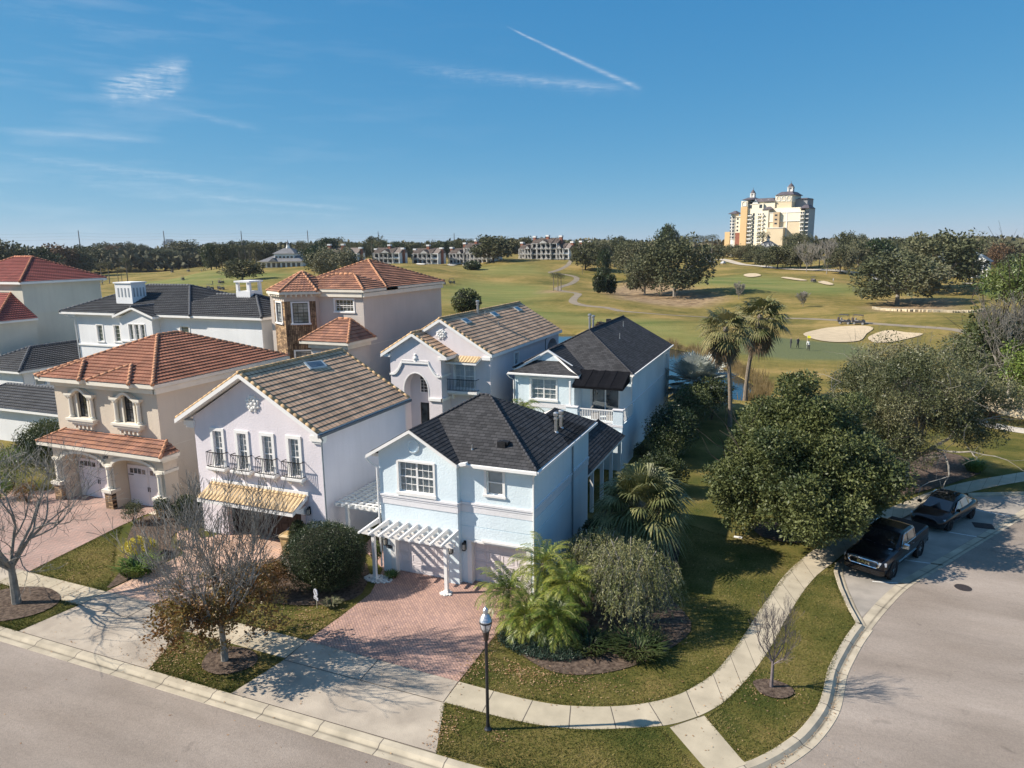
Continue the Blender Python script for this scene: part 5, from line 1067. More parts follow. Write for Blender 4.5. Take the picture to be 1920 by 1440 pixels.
make_roof(F_,q[:3],[((-33.3,46.4,8.6),(-34.9,49.2,10.2)),((-38.1,46.4,8.6),(-36.1,49.2,10.2)),((-36.1,49.2,10.2),(-34.9,49.2,10.2)),((-33.3,50.3,8.6),(-34.9,49.2,10.2))],'tile',M_terra2,M_capt,capr=.11,t1=.2,trim=M_lstone,name='porch_roof')
# ================================================================ G: white house with dark tiles
Gh=thing('white_house','white stucco house with dark charcoal tile roof and a slotted white chimney','house',(-58,52,0))
b=B(); gw=[rect(-66.4,-65.6,7.05,8.7),rect(-63.96,-63.15,7.12,8.75)]
panel(b,'S',50,rect(-69.3,-45.1,0,9.75),gw+[rect(-55.0,-53.9,7.6,8.9)],.15); panel(b,'W',-69.3,rect(50,61,0,9.75)); panel(b,'E',-45.1,rect(50,57.5,0,9.75)); panel(b,'N',61,rect(-69.3,-54,0,9.75)); panel(b,'N',57.6,rect(-54,-45.1,0,9.75))
bw=[rect(-60.75+.78*k,-60.2+.78*k,7.55,9.05) for k in range(3)]
panel(b,'S',49.1,[(-61.9,0),(-57.6,0),(-57.6,9.7),(-59.7,10.55),(-61.9,9.65)],bw,.14); panel(b,'W',-61.9,rect(49.1,50,0,9.7)); panel(b,'E',-57.6,rect(49.1,50,0,9.7))
panel(b,'E',-70.6,rect(44.6,58,0,4.45),[rect(45.8,46.9,2.9,3.9)],.1); panel(b,'S',44.6,rect(-77.4,-70.6,0,4.45)); panel(b,'S',37.9,rect(-68,-52.5,0,2.95)); panel(b,'E',-52.5,rect(37.9,42.5,0,2.95))
wl=obj('wall',b,M_wst,Gh)
b=B(); wbox(b,'S',50,-69.35,-61.9,6.55,6.72,-.02,.1); wbox(b,'S',50,-69.35,-45.05,9.5,9.76,-.02,.1); wbox(b,'S',49.1,-61.95,-57.55,7.3,7.42,-.02,.1); obj('band_course',b,M_white,wl)
M_gf=mat('grey_trim',(.34,.36,.38),.6,.05)
for a0,a1,z0,z1 in ((-66.4,-65.6,7.05,8.7),(-63.96,-63.15,7.12,8.75),(-55.0,-53.9,7.6,8.9)): window(Gh,'S',50,a0,a1,z0,z1,cols=1,rows=4,trim=.14,dh=False,glass=M_glassg,sill=.1)
for k in range(3): window(Gh,'S',49.1,-60.75+.78*k,-60.2+.78*k,7.55,9.05,cols=1,rows=3,trim=.08,dh=False,glass=M_glassg,sill=.08)
window(Gh,'E',-70.6,45.8,46.9,2.9,3.9,cols=1,rows=1,trim=.1,dh=False,glass=M_glassg)
p1,c1=hip_planes(-70.9,-53.0,49.4,61.6,10.0,.40); p2,c2=hip_planes(-58,-44.6,49.5,58,10.0,.40); p2=[p2[0],p2[1],p2[2]]
xg=-59.7; p3=[[(-57.0,48.7,9.85),(-57.0,51,9.85),(xg,53,10.75),(xg,48.7,10.75)],[(-62.4,51,9.85),(-62.4,48.7,9.85),(xg,48.7,10.75),(xg,53,10.75)]]
ro=make_roof(Gh,p1+p2+p3,c1+c2[1:3]+[c2[-1],((xg,48.7,10.75),(xg,51.5,10.75))],'tile',M_slate,M_caps,capr=.12,t1=.2)
p1,c1=hip_planes(-78,-70.2,44.1,59,4.6,.45)
make_roof(Gh,p1,c1,'tile',M_slate,M_caps,capr=.12,t1=.2,name='wing_roof')
p1,c1=hip_planes(-68.6,-52,37.4,43,3.05,.5); make_roof(Gh,p1,c1,'tile',M_slate,M_caps,capr=.12,t1=.2,name='wing_roof')
b=B(); b.box(-64.8,-62.5,51.3,53.0,10.3,12.85); b.box(-64.9,-62.4,51.2,53.1,12.85,12.97)
ch=obj('chimney',b,M_wst,Gh); b=B()
for k in range(4): x=-64.45+k*.48; b.box(x,x+.16,51.27,51.32,11.5,12.4)
for k in range(4): y=51.5+k*.38; b.box(-62.52,-62.48,y,y+.16,11.5,12.4)
obj('chimney_slots',b,M_gf,ch)
b=B()
for x in (-50.6,-49.2):
    for y in (53.3,54.7): b.box(x-.13,x+.13,y-.13,y+.13,12.0,12.96)
b.box(-50.75,-49.05,53.15,54.85,11.3,12.1); b.box(-50.85,-48.95,53.05,54.95,12.95,13.1); obj('chimney',b,M_wst,Gh)
downpipe(Gh,[(-70.8,49.5,9.9),(-70.2,49.8,9.5),(-69.4,49.9,9.3),(-69.4,49.9,5)]); downpipe(Gh,[(-70.3,44.3,4.5),(-70.5,44.6,4.2),(-70.55,44.7,3.9),(-70.55,44.7,.2)])
# ================================================================ H: cream house with red tiles
Hh=thing('cream_house','large cream house with bright red tile roof at the far left','house',(-86,57,0))
b=B(); panel(b,'E',-80,rect(51.9,61.4,0,12.75)); panel(b,'S',51.9,rect(-93,-80,0,12.75)); panel(b,'N',61.4,rect(-93,-80,0,12.75)); panel(b,'W',-93,rect(51.9,61.4,0,12.75)); panel(b,'E',-78.4,rect(47.6,51.9,0,8.8)); panel(b,'S',47.6,rect(-90,-78.4,0,8.8))
wl=obj('wall',b,M_cream,Hh); b=B(); wbox(b,'E',-80,51.85,61.4,9.2,9.35,-.02,.06); wbox(b,'E',-80,51.8,61.45,12.45,12.75,-.02,.12); obj('band_course',b,M_cream,wl)
p1,c1=hip_planes(-93.3,-79.6,51.5,62.1,12.85,.5); make_roof(Hh,p1,c1,'tile',M_red,M_capr,capr=.13,t1=.25)
q=[[(-92,47.2,8.9),(-78,47.2,8.9),(-82,51.9,11.6),(-90,51.9,11.6)],[(-78,47.2,8.9),(-78,51.9,8.9),(-80.0,51.9,10.3),(-82,51.9,11.6)][:3]+[]]
make_roof(Hh,[q[0],[(-78,47.2,8.9),(-78,51.9,8.9),(-82,51.9,11.6)]],[((-78,47.2,8.9),(-82,51.9,11.6))],'tile',M_red,M_capr,capr=.12,t1=.2,name='wing_roof')
downpipe(Hh,[(-79.7,61.9,12.6),(-79.95,61.3,12.2),(-79.95,61.3,5)])
fe=B(); 
for k in range(14): x=-79.5+k*.62; fe.box(x-.03,x+.03,62.97,63.03,0,1.0)
# ---------------------------------------------------------------- plants
rng=np.random.default_rng(7); random.seed(11)
def leafquads(C,size,rs,flat=.3,asp=.5,out=None):
    "rhombic leaves at points C with random directions; flat pulls the normals up"
    n=len(C); d=rs.normal(size=(n,3)); 
    if out is not None: d=d*.7+out*1.0
    d/=np.linalg.norm(d,axis=1)[:,None]+1e-9
    w=rs.normal(size=(n,3)); w-=d*(w*d).sum(1)[:,None]; w[:,2]*=(1-flat); w/=np.linalg.norm(w,axis=1)[:,None]+1e-9
    s=(size*(.6+.8*rs.random(n)))[:,None]
    a=C; b=C+d*s*.5+w*s*asp*.5; c=C+d*s; e=C+d*s*.5-w*s*asp*.5
    return np.stack([a,b,c,e],1)
def clumps(centers,radii,per,size,rs,flat=.3,asp=.5,shell=.55,squash=.8):
    Q=[]
    for c,r in zip(centers,radii):
        n=int(per*(r**2)/np.mean(np.array(radii)**2))+3; v=rs.normal(size=(n,3)); v/=np.linalg.norm(v,axis=1)[:,None]
        rad=r*(shell+(1-shell)*rs.random(n)**.6)[:,None]; p=v*rad; p[:,2]*=squash
        Q.append(leafquads(np.array(c)+p,size,rs,flat,asp,v*.6))
    return np.concatenate(Q)
def grow(b,p,d,L,r,lev,rs,tips,spread=.7,kids=(2,3),up_=.15,wig=.18,ratio=.72,n=5,minr=.006,bark=6):
    "one limb and its branches; tips collects the ends"
    p=Vector(p);d=Vector(d).normalized();pts=[p.copy()];k=3 if lev>0 else 2
    for i in range(k):
        d=(d+Vector((rs.normal()*wig,rs.normal()*wig,rs.normal()*wig*.6+up_*.4))).normalized(); p=p+d*L/k; pts.append(p.copy())
    r1=max(minr,r*ratio); b.tube(pts,[r+(r1-r)*i/k for i in range(k+1)],n if r>.03 else 3,cap=False)
    if lev==0: tips.append((p,d)); return
    for j in range(rs.integers(kids[0],kids[1]+1)):
        a=d.orthogonal().normalized(); a.rotate(Matrix.Rotation(rs.random()*2*PI,3,d)); nd=(d*(1-.25*spread)+a*spread*(.6+.7*rs.random())+Vector((0,0,up_))).normalized()
        st=pts[-1] if j<2 else pts[-2]
        grow(b,st,nd,L*(.66+.22*rs.random()),r1*(.62+.2*rs.random()),lev-1,rs,tips,spread,kids,up_,wig,ratio,n,minr)
    if lev>=2:
        a=Vector(rs.normal(size=3)).normalized(); grow(b,pts[1],(d*.5+a).normalized(),L*.5,r1*.5,max(0,lev-2),rs,tips,spread,kids,up_,wig,ratio,n,minr)
M_bark=mat('grey_bark',(.14,.12,.10),.95,.3,ns=5,bump=.6,bs=25); M_barkp=mat('pale_bark',(.27,.245,.21),.95,.25,ns=4,bump=.5,bs=30); M_barkd=mat('dark_bark',(.07,.055,.045),.95,.3,ns=5,bump=.6,bs=25); M_ptrunk=mat('palm_trunk',(.20,.165,.13),.95,.3,ns=5,bump=.8,bs=18,vs=(1,1,6))
LM_mag=leafmat('glossy_dark_leaves',(.024,.038,.013),(.058,.078,.026),(.11,.125,.04),rough=.55,spec=.35,tr=.12)
LM_oak=leafmat('olive_oak_leaves',(.055,.068,.028),(.115,.122,.052),(.19,.18,.09),ns=.35,tr=.15)
LM_oaks=leafmat('far_oak_leaves',(.048,.056,.024),(.092,.096,.044),(.135,.125,.065),ns=.16,rough=.7,spec=.2,tr=.1)
LM_dk=leafmat('dark_green_leaves',(.018,.034,.012),(.040,.062,.020),(.07,.085,.028),ns=.4,tr=.12)
LM_gr=leafmat('grey_green_leaves',(.062,.072,.034),(.12,.125,.065),(.19,.18,.11),ns=.3,rough=.7,spec=.2,tr=.1)
LM_rust=leafmat('rusty_leaves',(.10,.05,.016),(.22,.105,.03),(.20,.15,.045),ns=1.2,tr=.25)
LM_brn=leafmat('brown_winter_leaves',(.09,.055,.028),(.15,.085,.042),(.14,.10,.05),ns=.3,rough=.7,tr=.1)
LM_palm=leafmat('palm_fronds',(.055,.09,.014),(.135,.19,.03),(.26,.27,.05),ns=.9,rough=.4,tr=.2); LM_sabal=leafmat('fan_palm_leaves',(.07,.085,.032),(.16,.17,.065),(.27,.25,.11),ns=1.0,rough=.45,tr=.15)
LM_silver=leafmat('silver_palm_leaves',(.20,.23,.20),(.40,.43,.39),(.50,.52,.47),ns=.8,rough=.5,tr=.05); LM_yel=leafmat('golden_shrub_leaves',(.24,.23,.02),(.50,.42,.05),(.58,.50,.08),ns=2,tr=.2); LM_brt=leafmat('bright_green_leaves',(.045,.085,.014),(.10,.165,.03),(.17,.22,.05),ns=1.5,tr=.2)
LM_wash=leafmat('washingtonia_leaves',(.06,.075,.025),(.14,.15,.05),(.24,.21,.09),ns=.8,rough=.5,tr=.15); LM_dead=leafmat('dead_fronds',(.13,.09,.05),(.24,.17,.10),None,ns=1,tr=.1)
LM_weep=leafmat('weeping_leaves',(.075,.095,.030),(.17,.18,.065),(.27,.26,.12),ns=1.1,tr=.15); LM_far=leafmat('forest_leaves',(.055,.062,.032),(.10,.097,.055),(.15,.13,.08),ns=.012,rough=.8,spec=.1,tr=0)
LM_liri=leafmat('groundcover_leaves',(.025,.045,.03),(.05,.08,.05),None,ns=2,tr=.1); LM_pine=leafmat('pine_needles',(.04,.065,.018),(.085,.125,.03),(.13,.16,.045),ns=.5,tr=.1)
# --- broadleaf trees --------------------------------------------------------
def crown_centers(c,rx,ry,rz,n,rs,low=-.6):
    out=[]
    while len(out)<n:
        v=rs.normal(size=3); v/=np.linalg.norm(v); 
        if v[2]<low: continue
        k=.62+.3*rs.random(); k*=1+.12*math.sin(5*math.atan2(v[1],v[0])+c[0])
        out.append((c[0]+v[0]*rx*k,c[1]+v[1]*ry*k,c[2]+v[2]*rz*k))
    return out
def bigtree(name,label,cat,x,y,h,rx,rz,cz,lm,bark,seed,nc=60,per=220,size=.2,tr=.28,cr=None,asp=.5,lev=4,group=None,trunks=1,ry=None,low=-.6,flat=.3,inner=14,tz=1.6,lobes=None):
    rs=np.random.default_rng(seed); t=thing(name,label,cat,(x,y,terr(x,y)),group); b=B(); tips=[]
    for k in range(trunks):
        a=2*PI*k/max(1,trunks)+rs.random(); l=.25 if trunks>1 else .06
        b.tube([(0,0,-.2),(math.cos(a)*l*.5,math.sin(a)*l*.5,tz*.5),(math.cos(a)*l*2,math.sin(a)*l*2,tz)],[tr*1.35,tr,tr*.85],8,cap=False)
        for j in range(5):
            q=a+2*PI*j/5+rs.random()*.5; grow(b,(math.cos(a)*l*2,math.sin(a)*l*2,tz-.1),(math.cos(q)*.8,math.sin(q)*.8,.9),(cz-tz+rz*.4)*.5+rx*.12,tr*.5,lev-1,rs,tips,.75,(2,2),.12,.2)
    ob=obj('trunk',b,bark,t,org=(0,0,0)); ob.location=(0,0,0)
    ry=ry or rx; C=crown_centers((0,0,cz),rx,ry,rz,nc,rs,low); C+=[(rs.normal()*rx*.3,rs.normal()*ry*.3,cz+rs.normal()*rz*.3) for _ in range(inner)]
    for (lx_,ly_,lz_,lr_,lh_,ln_) in (lobes or ()): C+=crown_centers((lx_,ly_,lz_),lr_,lr_,lh_,ln_,rs,low)
    rad=[ (cr or rx*.26)*(.6+.8*rs.random()) for _ in C]
    Q=clumps(C,rad,per,size,rs,flat,asp)
    quadmesh('crown',Q,lm,t); return t
bigtree('magnolia_tree','broad glossy dark green tree beside the pickup truck','tree',.1,39.9,9.4,3.2,3.6,4.6,LM_mag,M_barkd,3,nc=110,per=430,size=.165,cr=.75,asp=.5,tr=.2,low=-.9,flat=.2,lobes=((-2.3,-.4,2.9,2.1,2.0,48),(.3,.6,7.4,1.5,1.7,26),(2.6,.2,3.4,2.2,2.2,50),(-1.1,1.5,5.6,2.0,1.9,34),(.5,-2.2,2.7,1.9,1.9,40),(2.4,2.6,5.4,2.0,1.8,34),(3.6,2.2,2.9,1.7,1.6,26),(1.3,-3.3,2.9,1.8,1.8,34),(3.4,-1.4,4.6,1.7,1.6,26),(-.6,-2.2,4.9,1.7,1.7,26)))
bigtree('oak_tree','wide grey olive oak with bare twigs behind the dark magnolia','tree',6.9,51.2,9.3,4.2,3.4,5.4,LM_oak,M_barkp,5,nc=80,per=330,size=.15,cr=.85,lobes=((-3.2,-1.5,4.6,2.2,2.0,34),(3.0,1.2,4.4,2.4,1.9,36),(.4,.5,7.6,2.2,1.5,24),(-2.6,2.0,6.2,2.2,1.6,26),(4.6,2.6,6.0,1.8,1.4,18),(-1,-3,3.4,2.0,1.5,24)),asp=.4,tr=.26,lev=5,low=-.5)
# bare twigs through the oak crown
def bare(name,label,x,y,seed,tr,tz,L,lev,bark,spread=.6,kids=(2,3),up_=.3,nl=6,parent=None,minr=.006,lean=(0,0),wig=.2,tilt=.75,ratio=.72):
    rs=np.random.default_rng(seed); t=parent or thing(name,label,'tree',(x,y,terr(x,y))); b=B(); tips=[]; o=(0,0,0) if not parent else (x-parent.location.x,y-parent.location.y,0)
    b.tube([(o[0],o[1],-.1),(o[0],o[1],tz*.5),(o[0]+lean[0],o[1]+lean[1],tz)],[tr*1.25,tr,tr*.85],8,cap=False)
    for j in range(nl):
        q=2*PI*j/nl+rs.random()*.6; s=tilt*(.5+.8*rs.random()); grow(b,(o[0]+lean[0],o[1]+lean[1],tz*(.8+.2*rs.random())),(math.cos(q)*s,math.sin(q)*s,1),L,tr*.5,lev,rs,tips,spread,kids,up_,wig,ratio,5,minr)
    obj('branches' if parent else 'trunk',b,bark,t,org=(0,0,0)); return t,tips
tt=[o for o in COL.objects if o.name.startswith('oak_tree')][0]
bare('','',6.9,51.2,21,.14,1.6,1.6,5,M_barkp,.5,(2,3),.42,8,parent=tt,minr=.012,tilt=.6,wig=.1)
t,tips=bare('bare_tree','bare winter tree with grey branches at the left edge beside the sidewalk',-32.94,19.06,31,.17,2.0,1.95,5,M_barkp,.62,(2,3),.18,9,minr=.010,tilt=1.15)
t,tips=bare('bare_tree','small bare twiggy crepe myrtle on the grass verge by the road bend',-.22,24.98,33,.055,1.15,.68,5,mat('purple_grey_bark',(.17,.14,.14),.95,.2,ns=5),.38,(2,3),.3,7,minr=.0035,tilt=.85,wig=.14)
t,tips=bare('oak_tree','young oak with rust brown leaves low on its bare branches near the kerb',-20.34,18.99,38,.12,1.6,1.7,5,M_barkp,.5,(2,3),.32,11,minr=.010,tilt=.85)
rs=np.random.default_rng(40); C=[]
for p,d in tips:
    if p.z<3.3 and rs.random()<.9: C.append((p.x,p.y,p.z))
for k in range(170):
    a=rs.random()*2*PI; r=.5+2.2*rs.random(); C.append((r*math.cos(a)-.2,r*math.sin(a)*.9,1.7+1.1*rs.random()))
quadmesh('crown',clumps(C,[.26]*len(C),26,.14,rs,.1,.55,.1),LM_rust,t)
def shrub(name,label,x,y,rx,ry,h,lm,seed,per=1500,size=.08,z0=0,lumps=9,group=None,cat='shrub',asp=.5,flat=.3,twig=None,box=False,cr=.5,tri=None):
    rs=np.random.default_rng(seed); t=thing(name,label,cat,(x,y,terr(x,y)),group)
    C=[];rad=[]
    for k in range(lumps):
        if box: C.append(((rs.random()*2-1)*rx*.8,(rs.random()*2-1)*ry*.8,z0+h*(.25+.6*rs.random())))
        else:
            v=rs.normal(size=3);v/=np.linalg.norm(v);v[2]=abs(v[2])*.9-.1;C.append((v[0]*rx*.55,v[1]*ry*.55,z0+h*.5+v[2]*h*.38))
        rad.append(min(rx,ry,h*.6)*cr*(.8+.5*rs.random()))
    C.append((0,0,z0+h*.48)); rad.append(min(rx,h*.55)*.85)
    quadmesh('foliage',clumps(C,rad,per/lumps,size,rs,flat,asp,.6,.95),lm,t)
    b=B(); 
    for k in range(5): a=2*PI*k/5; b.tube([(0,0,-.05),(rx*.3*math.cos(a),ry*.3*math.sin(a),h*.55)],[.03,.012],4,cap=False)
    obj('stem',b,M_barkd,t,org=(0,0,0)); return t
def solidball(name,label,x,y,rx,ry,h,lm,seed,n=26000,size=.055,cat='shrub',sq=2.4):
    "a clipped bush: a dense skin of small leaves over a rounded form"
    rs=np.random.default_rng(seed); t=thing(name,label,cat,(x,y,terr(x,y))); v=rs.normal(size=(n,3)); v/=np.linalg.norm(v,axis=1)[:,None]; v=v[v[:,2]>-.75]
    k=1+.05*np.sin(v[:,0]*7+v[:,2]*5)+.04*np.sin(v[:,1]*9+1)+.05*rs.normal(size=len(v)); p=v*k[:,None]*np.array([rx,ry,h/2])+np.array([0,0,h*.5]); p[:,2]=np.maximum(p[:,2],.03)
    quadmesh('foliage',leafquads(p,size,rs,.1,.6,v*.8),lm,t)
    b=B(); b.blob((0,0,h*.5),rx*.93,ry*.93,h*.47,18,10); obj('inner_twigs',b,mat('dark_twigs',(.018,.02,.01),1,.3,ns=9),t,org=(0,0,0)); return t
solidball('round_shrub','large clipped round dark green bush left of the brick driveway',-20.5,25.8,1.9,1.75,3.0,LM_dk,51,30000,.06)
solidball('clipped_shrub','cone shaped clipped green shrub against the mauve garage corner',-24.0,28.1,.48,.45,1.9,LM_dk,52,6000,.06)
solidball('clipped_hedge','clipped green hedge block between the tan and mauve houses',-33.1,29.4,1.0,.75,1.65,LM_dk,53,9000,.07)
shrub('shrub','loose grey green shrub in front of the tan garage column',-36.2,28.1,.95,.7,1.35,LM_gr,54,1900,.08,lumps=12)
shrub('shrub','squarish dark shrub below the right garage column of the tan house',-34.7,28.9,.62,.5,1.7,LM_dk,55,2000,.08,lumps=10)
shrub('golden_shrub','low golden yellow shrub in the bed between two driveways',-31.9,24.9,1.25,.95,.95,LM_yel,56,9000,.07,lumps=18)
shrub('rusty_shrub','rust brown leafy bush below the round clipped bush',-22.5,23.6,2.0,1.3,1.75,LM_rust,57,9000,.08,lumps=22)
shrub('shrub','small green shrub behind the golden shrub',-30.6,26.4,.5,.4,.5,LM_gr,58,700,.06)
shrub('dark_shrub','tall dark green conical bush left of the tan house',-47.2,31.2,1.7,1.5,5.0,LM_dk,59,15000,.11,lumps=24,cr=.55)
shrub('dark_shrub','big dark evergreen bush under the grey tiled wing at the left edge',-50.2,32.5,2.0,1.6,4.4,LM_mag,60,14000,.12,lumps=22,cr=.55)
shrub('green_shrub','bright green feathery bush at the left edge of the frame',-49.5,29.6,1.6,1.2,3.3,LM_brt,61,3600,.12,lumps=16)
shrub('rusty_shrub','reddish brown shrub left of the tan garage column',-46.0,28.2,.9,.7,1.4,LM_rust,62,1700,.08,lumps=9)
shrub('green_shrub','low green shrub at the edge of the left brick driveway',-48.3,27.9,1.1,.8,1.4,LM_brt,63,2000,.09,lumps=10)
shrub('dark_shrub','dark shrub in front of the small grey walled wing',-71.5,43.0,1.9,1.6,3.0,LM_dk,64,3200,.14,lumps=14)
shrub('dark_shrub','dark leafy bush in the alley beside the lattice pergola',-20.6,31.4,1.1,1.9,1.3,LM_dk,65,2600,.1,lumps=14)
shrub('climbing_shrub','yellow green climbing plant on the pergola post by the garage',-19.05,27.9,.28,.25,1.9,LM_brt,66,900,.08,lumps=8)
shrub('evergreen_shrub','glossy dark evergreen bush between the fan palm and the rear house',-7.9,44.6,2.0,1.7,2.5,LM_mag,67,8000,.15,lumps=24)
shrub('evergreen_hedge','tall dark evergreen hedge along the right wall of the rear house',-8.6,52.0,2.0,4.4,3.9,LM_dk,68,15000,.14,lumps=42,cat='hedge')
shrub('evergreen_hedge','shaded dark hedge at the far end of the rear house',-8.3,60.5,1.9,3.6,4.2,LM_mag,69,9000,.15,lumps=30,cat='hedge')
shrub('evergreen_shrub','dark evergreen bush under the silver palm',-7.2,65.5,1.8,2.0,4.6,LM_mag,70,6000,.15,lumps=24)
shrub('clipped_shrub','small square clipped dark bush by the rear house corner',-10.5,50.6,.7,.6,1.5,LM_dk,71,2400,.09,lumps=10,box=True)
shrub('dark_shrub','dark shrubs along the near blue house side wall',-9.7,34.6,.7,3.4,1.5,LM_dk,72,7000,.10,lumps=30)
def weeping(name,label,x,y,rx,h,seed):
    rs=np.random.default_rng(seed); t=thing(name,label,'shrub',(x,y,0)); b=B(); Q=[]
    for k in range(7): a=2*PI*k/7; b.tube([(0,0,0),(.3*math.cos(a),.3*math.sin(a),h*.5),(rx*.5*math.cos(a),rx*.5*math.sin(a),h*.85)],[.07,.05,.02],5,cap=False)
    for k in range(1500):
        v=rs.normal(size=3); v/=np.linalg.norm(v); v[2]=abs(v[2])**.7; r=(.55+.42*rs.random()); lump=1+.16*math.sin(4*math.atan2(v[1],v[0])+1)*(1-v[2])
        p=np.array([v[0]*rx*r*lump,v[1]*rx*r*lump,h*(.36+.6*v[2]*r)]); L=.35+.75*rs.random(); o=np.array([v[0],v[1],.25])*.5; pts=[]
        for i in range(5): t_=i/4; pts.append(p+o*L*t_*.8+np.array([0,0,-L*t_*t_]))
        b.tube(pts[:4],[.006]*4,3,cap=False) if k%2==0 else None
        pp=np.array([pts[0]*(1-s)+pts[4]*s+np.array([0,0,.25*L*s*(1-s)*2]) for s in rs.random(16)]); Q.append(leafquads(pp,.12,rs,.0,.22,np.tile([0,0,-.9],(16,1))))
    obj('branches',b,M_barkp,t,org=(0,0,0)); quadmesh('foliage',np.concatenate(Q),LM_weep,t); return t
weeping('weeping_bush','rounded weeping bush of pale green drooping twigs in the corner bed',-6.1,27.6,2.15,4.1,80)
weeping('weeping_bush','lower weeping green bush between the fan palm and the date palms',-8.0,29.6,1.7,3.5,81)
# --- palms -----------------------------------------------------------------
def frondF(o,az,el,L,rs,nl=34,lw=.035,ll=.38,droop=1.0,vee=.5):
    "feather frond: rachis polyline and leaflet quads"
    pts=[];p=Vector(o);e=el;N_=9
    for i in range(N_+1):
        pts.append(p.copy()); d=Vector((math.cos(e)*math.cos(az),math.cos(e)*math.sin(az),math.sin(e))); p=p+d*L/N_; e-=droop*(.12+.2*i/N_)
    Q=[]; side=Vector((-math.sin(az),math.cos(az),0))
    for k in range(nl):
        t=.14+.86*k/nl; i=min(N_-1,int(t*N_)); f=t*N_-i; q=pts[i].lerp(pts[i+1],f); d=(pts[i+1]-pts[i]).normalized(); upv=side.cross(d)*-1
        l=ll*math.sin(PI*min(1,.18+.8*t))**.6*(.85+.3*rs.random())
        for s in (-1,1):
            dr=(side*s*.85+d*.62+upv*vee*.4*(1 if rs.random()<.8 else -1)+Vector((0,0,-.12-.25*rs.random()))).normalized(); w=d*lw
            mid=q+dr*l*.5; tip=q+dr*l+Vector((0,0,-.12*l)); Q.append((q-w*.3,mid-w*.5,tip,mid+w*.5))
    return pts,Q
def fan(o,az,el,P_,R_,rs,nb=26,spread=150,lw=.06,droop=.35,fold=.25):
    "fan leaf: petiole and pointed segments"
    d=Vector((math.cos(el)*math.cos(az),math.cos(el)*math.sin(az),math.sin(el))); side=Vector((-math.sin(az),math.cos(az),0)); n_=side.cross(d)*-1; c=Vector(o)+d*P_+Vector((0,0,-.1*P_)); d=(d+Vector((0,0,-.25))).normalized(); Q=[]
    for k in range(nb):
        a=R(-spread+2*spread*k/(nb-1)); l=R_*(.62+.38*math.cos(a*.5))*(.9+.2*rs.random()); dr=(d*math.cos(a)+side*math.sin(a)).normalized(); w=dr.cross(n_).normalized()*lw
        m=c+dr*l*.55+n_*(fold*l*.1)*(1 if k%2 else -1)+Vector((0,0,-.03*l)); tip=c+dr*l+Vector((0,0,-droop*l*(.5+.6*rs.random()))); Q.append((c,m-w,tip,m+w))
    return [Vector(o),Vector(o)+d*P_*.5+Vector((0,0,.02)),c],Q
def palm(name,label,x,y,trunk,kind,nf,L,lm,seed,z=None,dead=0,group=None,lean=(0,0),tr=.13,els=(-.5,1.35),base=1.25,**kw):
    rs=np.random.default_rng(seed); t=thing(name,label,'palm tree',(x,y,terr(x,y) if z is None else z),group); b=B(); n_=max(3,int(trunk/.5)); pts=[];rad=[]
    for i in range(n_+1): s=i/n_; pts.append((lean[0]*s*s,lean[1]*s*s,trunk*s-.05)); rad.append(tr*(base-(base-1)*min(1,s*4))*(1+.05*(i%2)))
    if trunk>.2: b.tube(pts,rad,9)
    top=Vector(pts[-1]); b.blob((top.x,top.y,top.z+.05),tr*1.5,tr*1.5,tr*2.2,8,5); obj('trunk',b,M_ptrunk,t,org=(0,0,0))
    rb=B();Q=[];DQ=[]
    for k in range(nf+dead):
        dd=k>=nf; az=k*2.39996+rs.normal()*.12; f=(k/nf); el=els[1]+(els[0]-els[1])*f if not dd else -1.25-.2*rs.random()
        o=top+Vector((math.cos(az)*tr*.6,math.sin(az)*tr*.6,.12*(1-f)))
        if dd: o=o-Vector((0,0,.1+.5*rs.random()))
        if kind=='feather': p,q=frondF(o,az,el,L*(.8+.3*rs.random()),rs,**kw)
        else: p,q=fan(o,az,el,L*(.45+.25*rs.random())*(.6 if dd else 1),L*.62*(.85+.3*rs.random()),rs,**kw)
        rb.tube(p,[.018]+[.012]*(len(p)-2)+[.005],3,cap=False); (DQ if dd else Q).extend(q)
    obj('frond_stems',rb,mat('frond_stem',(.16,.17,.05),.6,.2,ns=3),t,org=(0,0,0))
    quadmesh('fronds',np.array([[tuple(v) for v in q] for q in Q]),lm,t)
    if DQ: quadmesh('dead_fronds',np.array([[tuple(v) for v in q] for q in DQ]),LM_dead,t)
    return t
palm('cabbage_palm','big fan leaved palm beside the near blue house wall',-7.0,34.0,2.9,'fan',50,2.35,LM_sabal,91,tr=.2,els=(-.75,1.45),nb=34,spread=130,lw=.05,droop=.55)
for i,(x,y,tk,L,lab) in enumerate(((-9.9,25.1,.75,1.55,'small date palm with drooping fronds at the front of the corner bed'),(-8.6,25.2,.9,1.6,'green date palm in the corner bed in front of the weeping bush'),(-11.2,26.2,1.1,1.75,'date palm leaning over the brick driveway beside the street lamp'),(-9.9,27.3,2.1,1.9,'tallest date palm in front of the near blue house corner'),(-8.4,26.4,1.9,1.5,'date palm with yellowish trunk in the middle of the clump'),(-9.2,26.9,1.2,1.7,'dense green date palm behind the others in the corner bed'))):
    palm('date_palm',lab,x,y,tk,'feather',38,L,LM_palm,100+i,group='date palms in the corner bed',tr=.09,els=(-.45,1.4),nl=38,ll=.34,lw=.03,droop=1.0)
palm('fan_palm','tall slim fan palm, left of the pair behind the magnolia',-5.4,63.6,8.6,'fan',26,2.3,LM_wash,120,dead=20,lean=(-.75,.4),tr=.17,els=(-.7,1.3),nb=24,spread=120,lw=.075,droop=.5)
palm('fan_palm','tall leaning fan palm, right of the pair behind the magnolia',-5.0,75.6,8.6,'fan',28,2.8,LM_wash,121,z=-.1,dead=24,lean=(1.0,.3),tr=.2,els=(-.7,1.3),nb=24,spread=120,lw=.085,droop=.5)
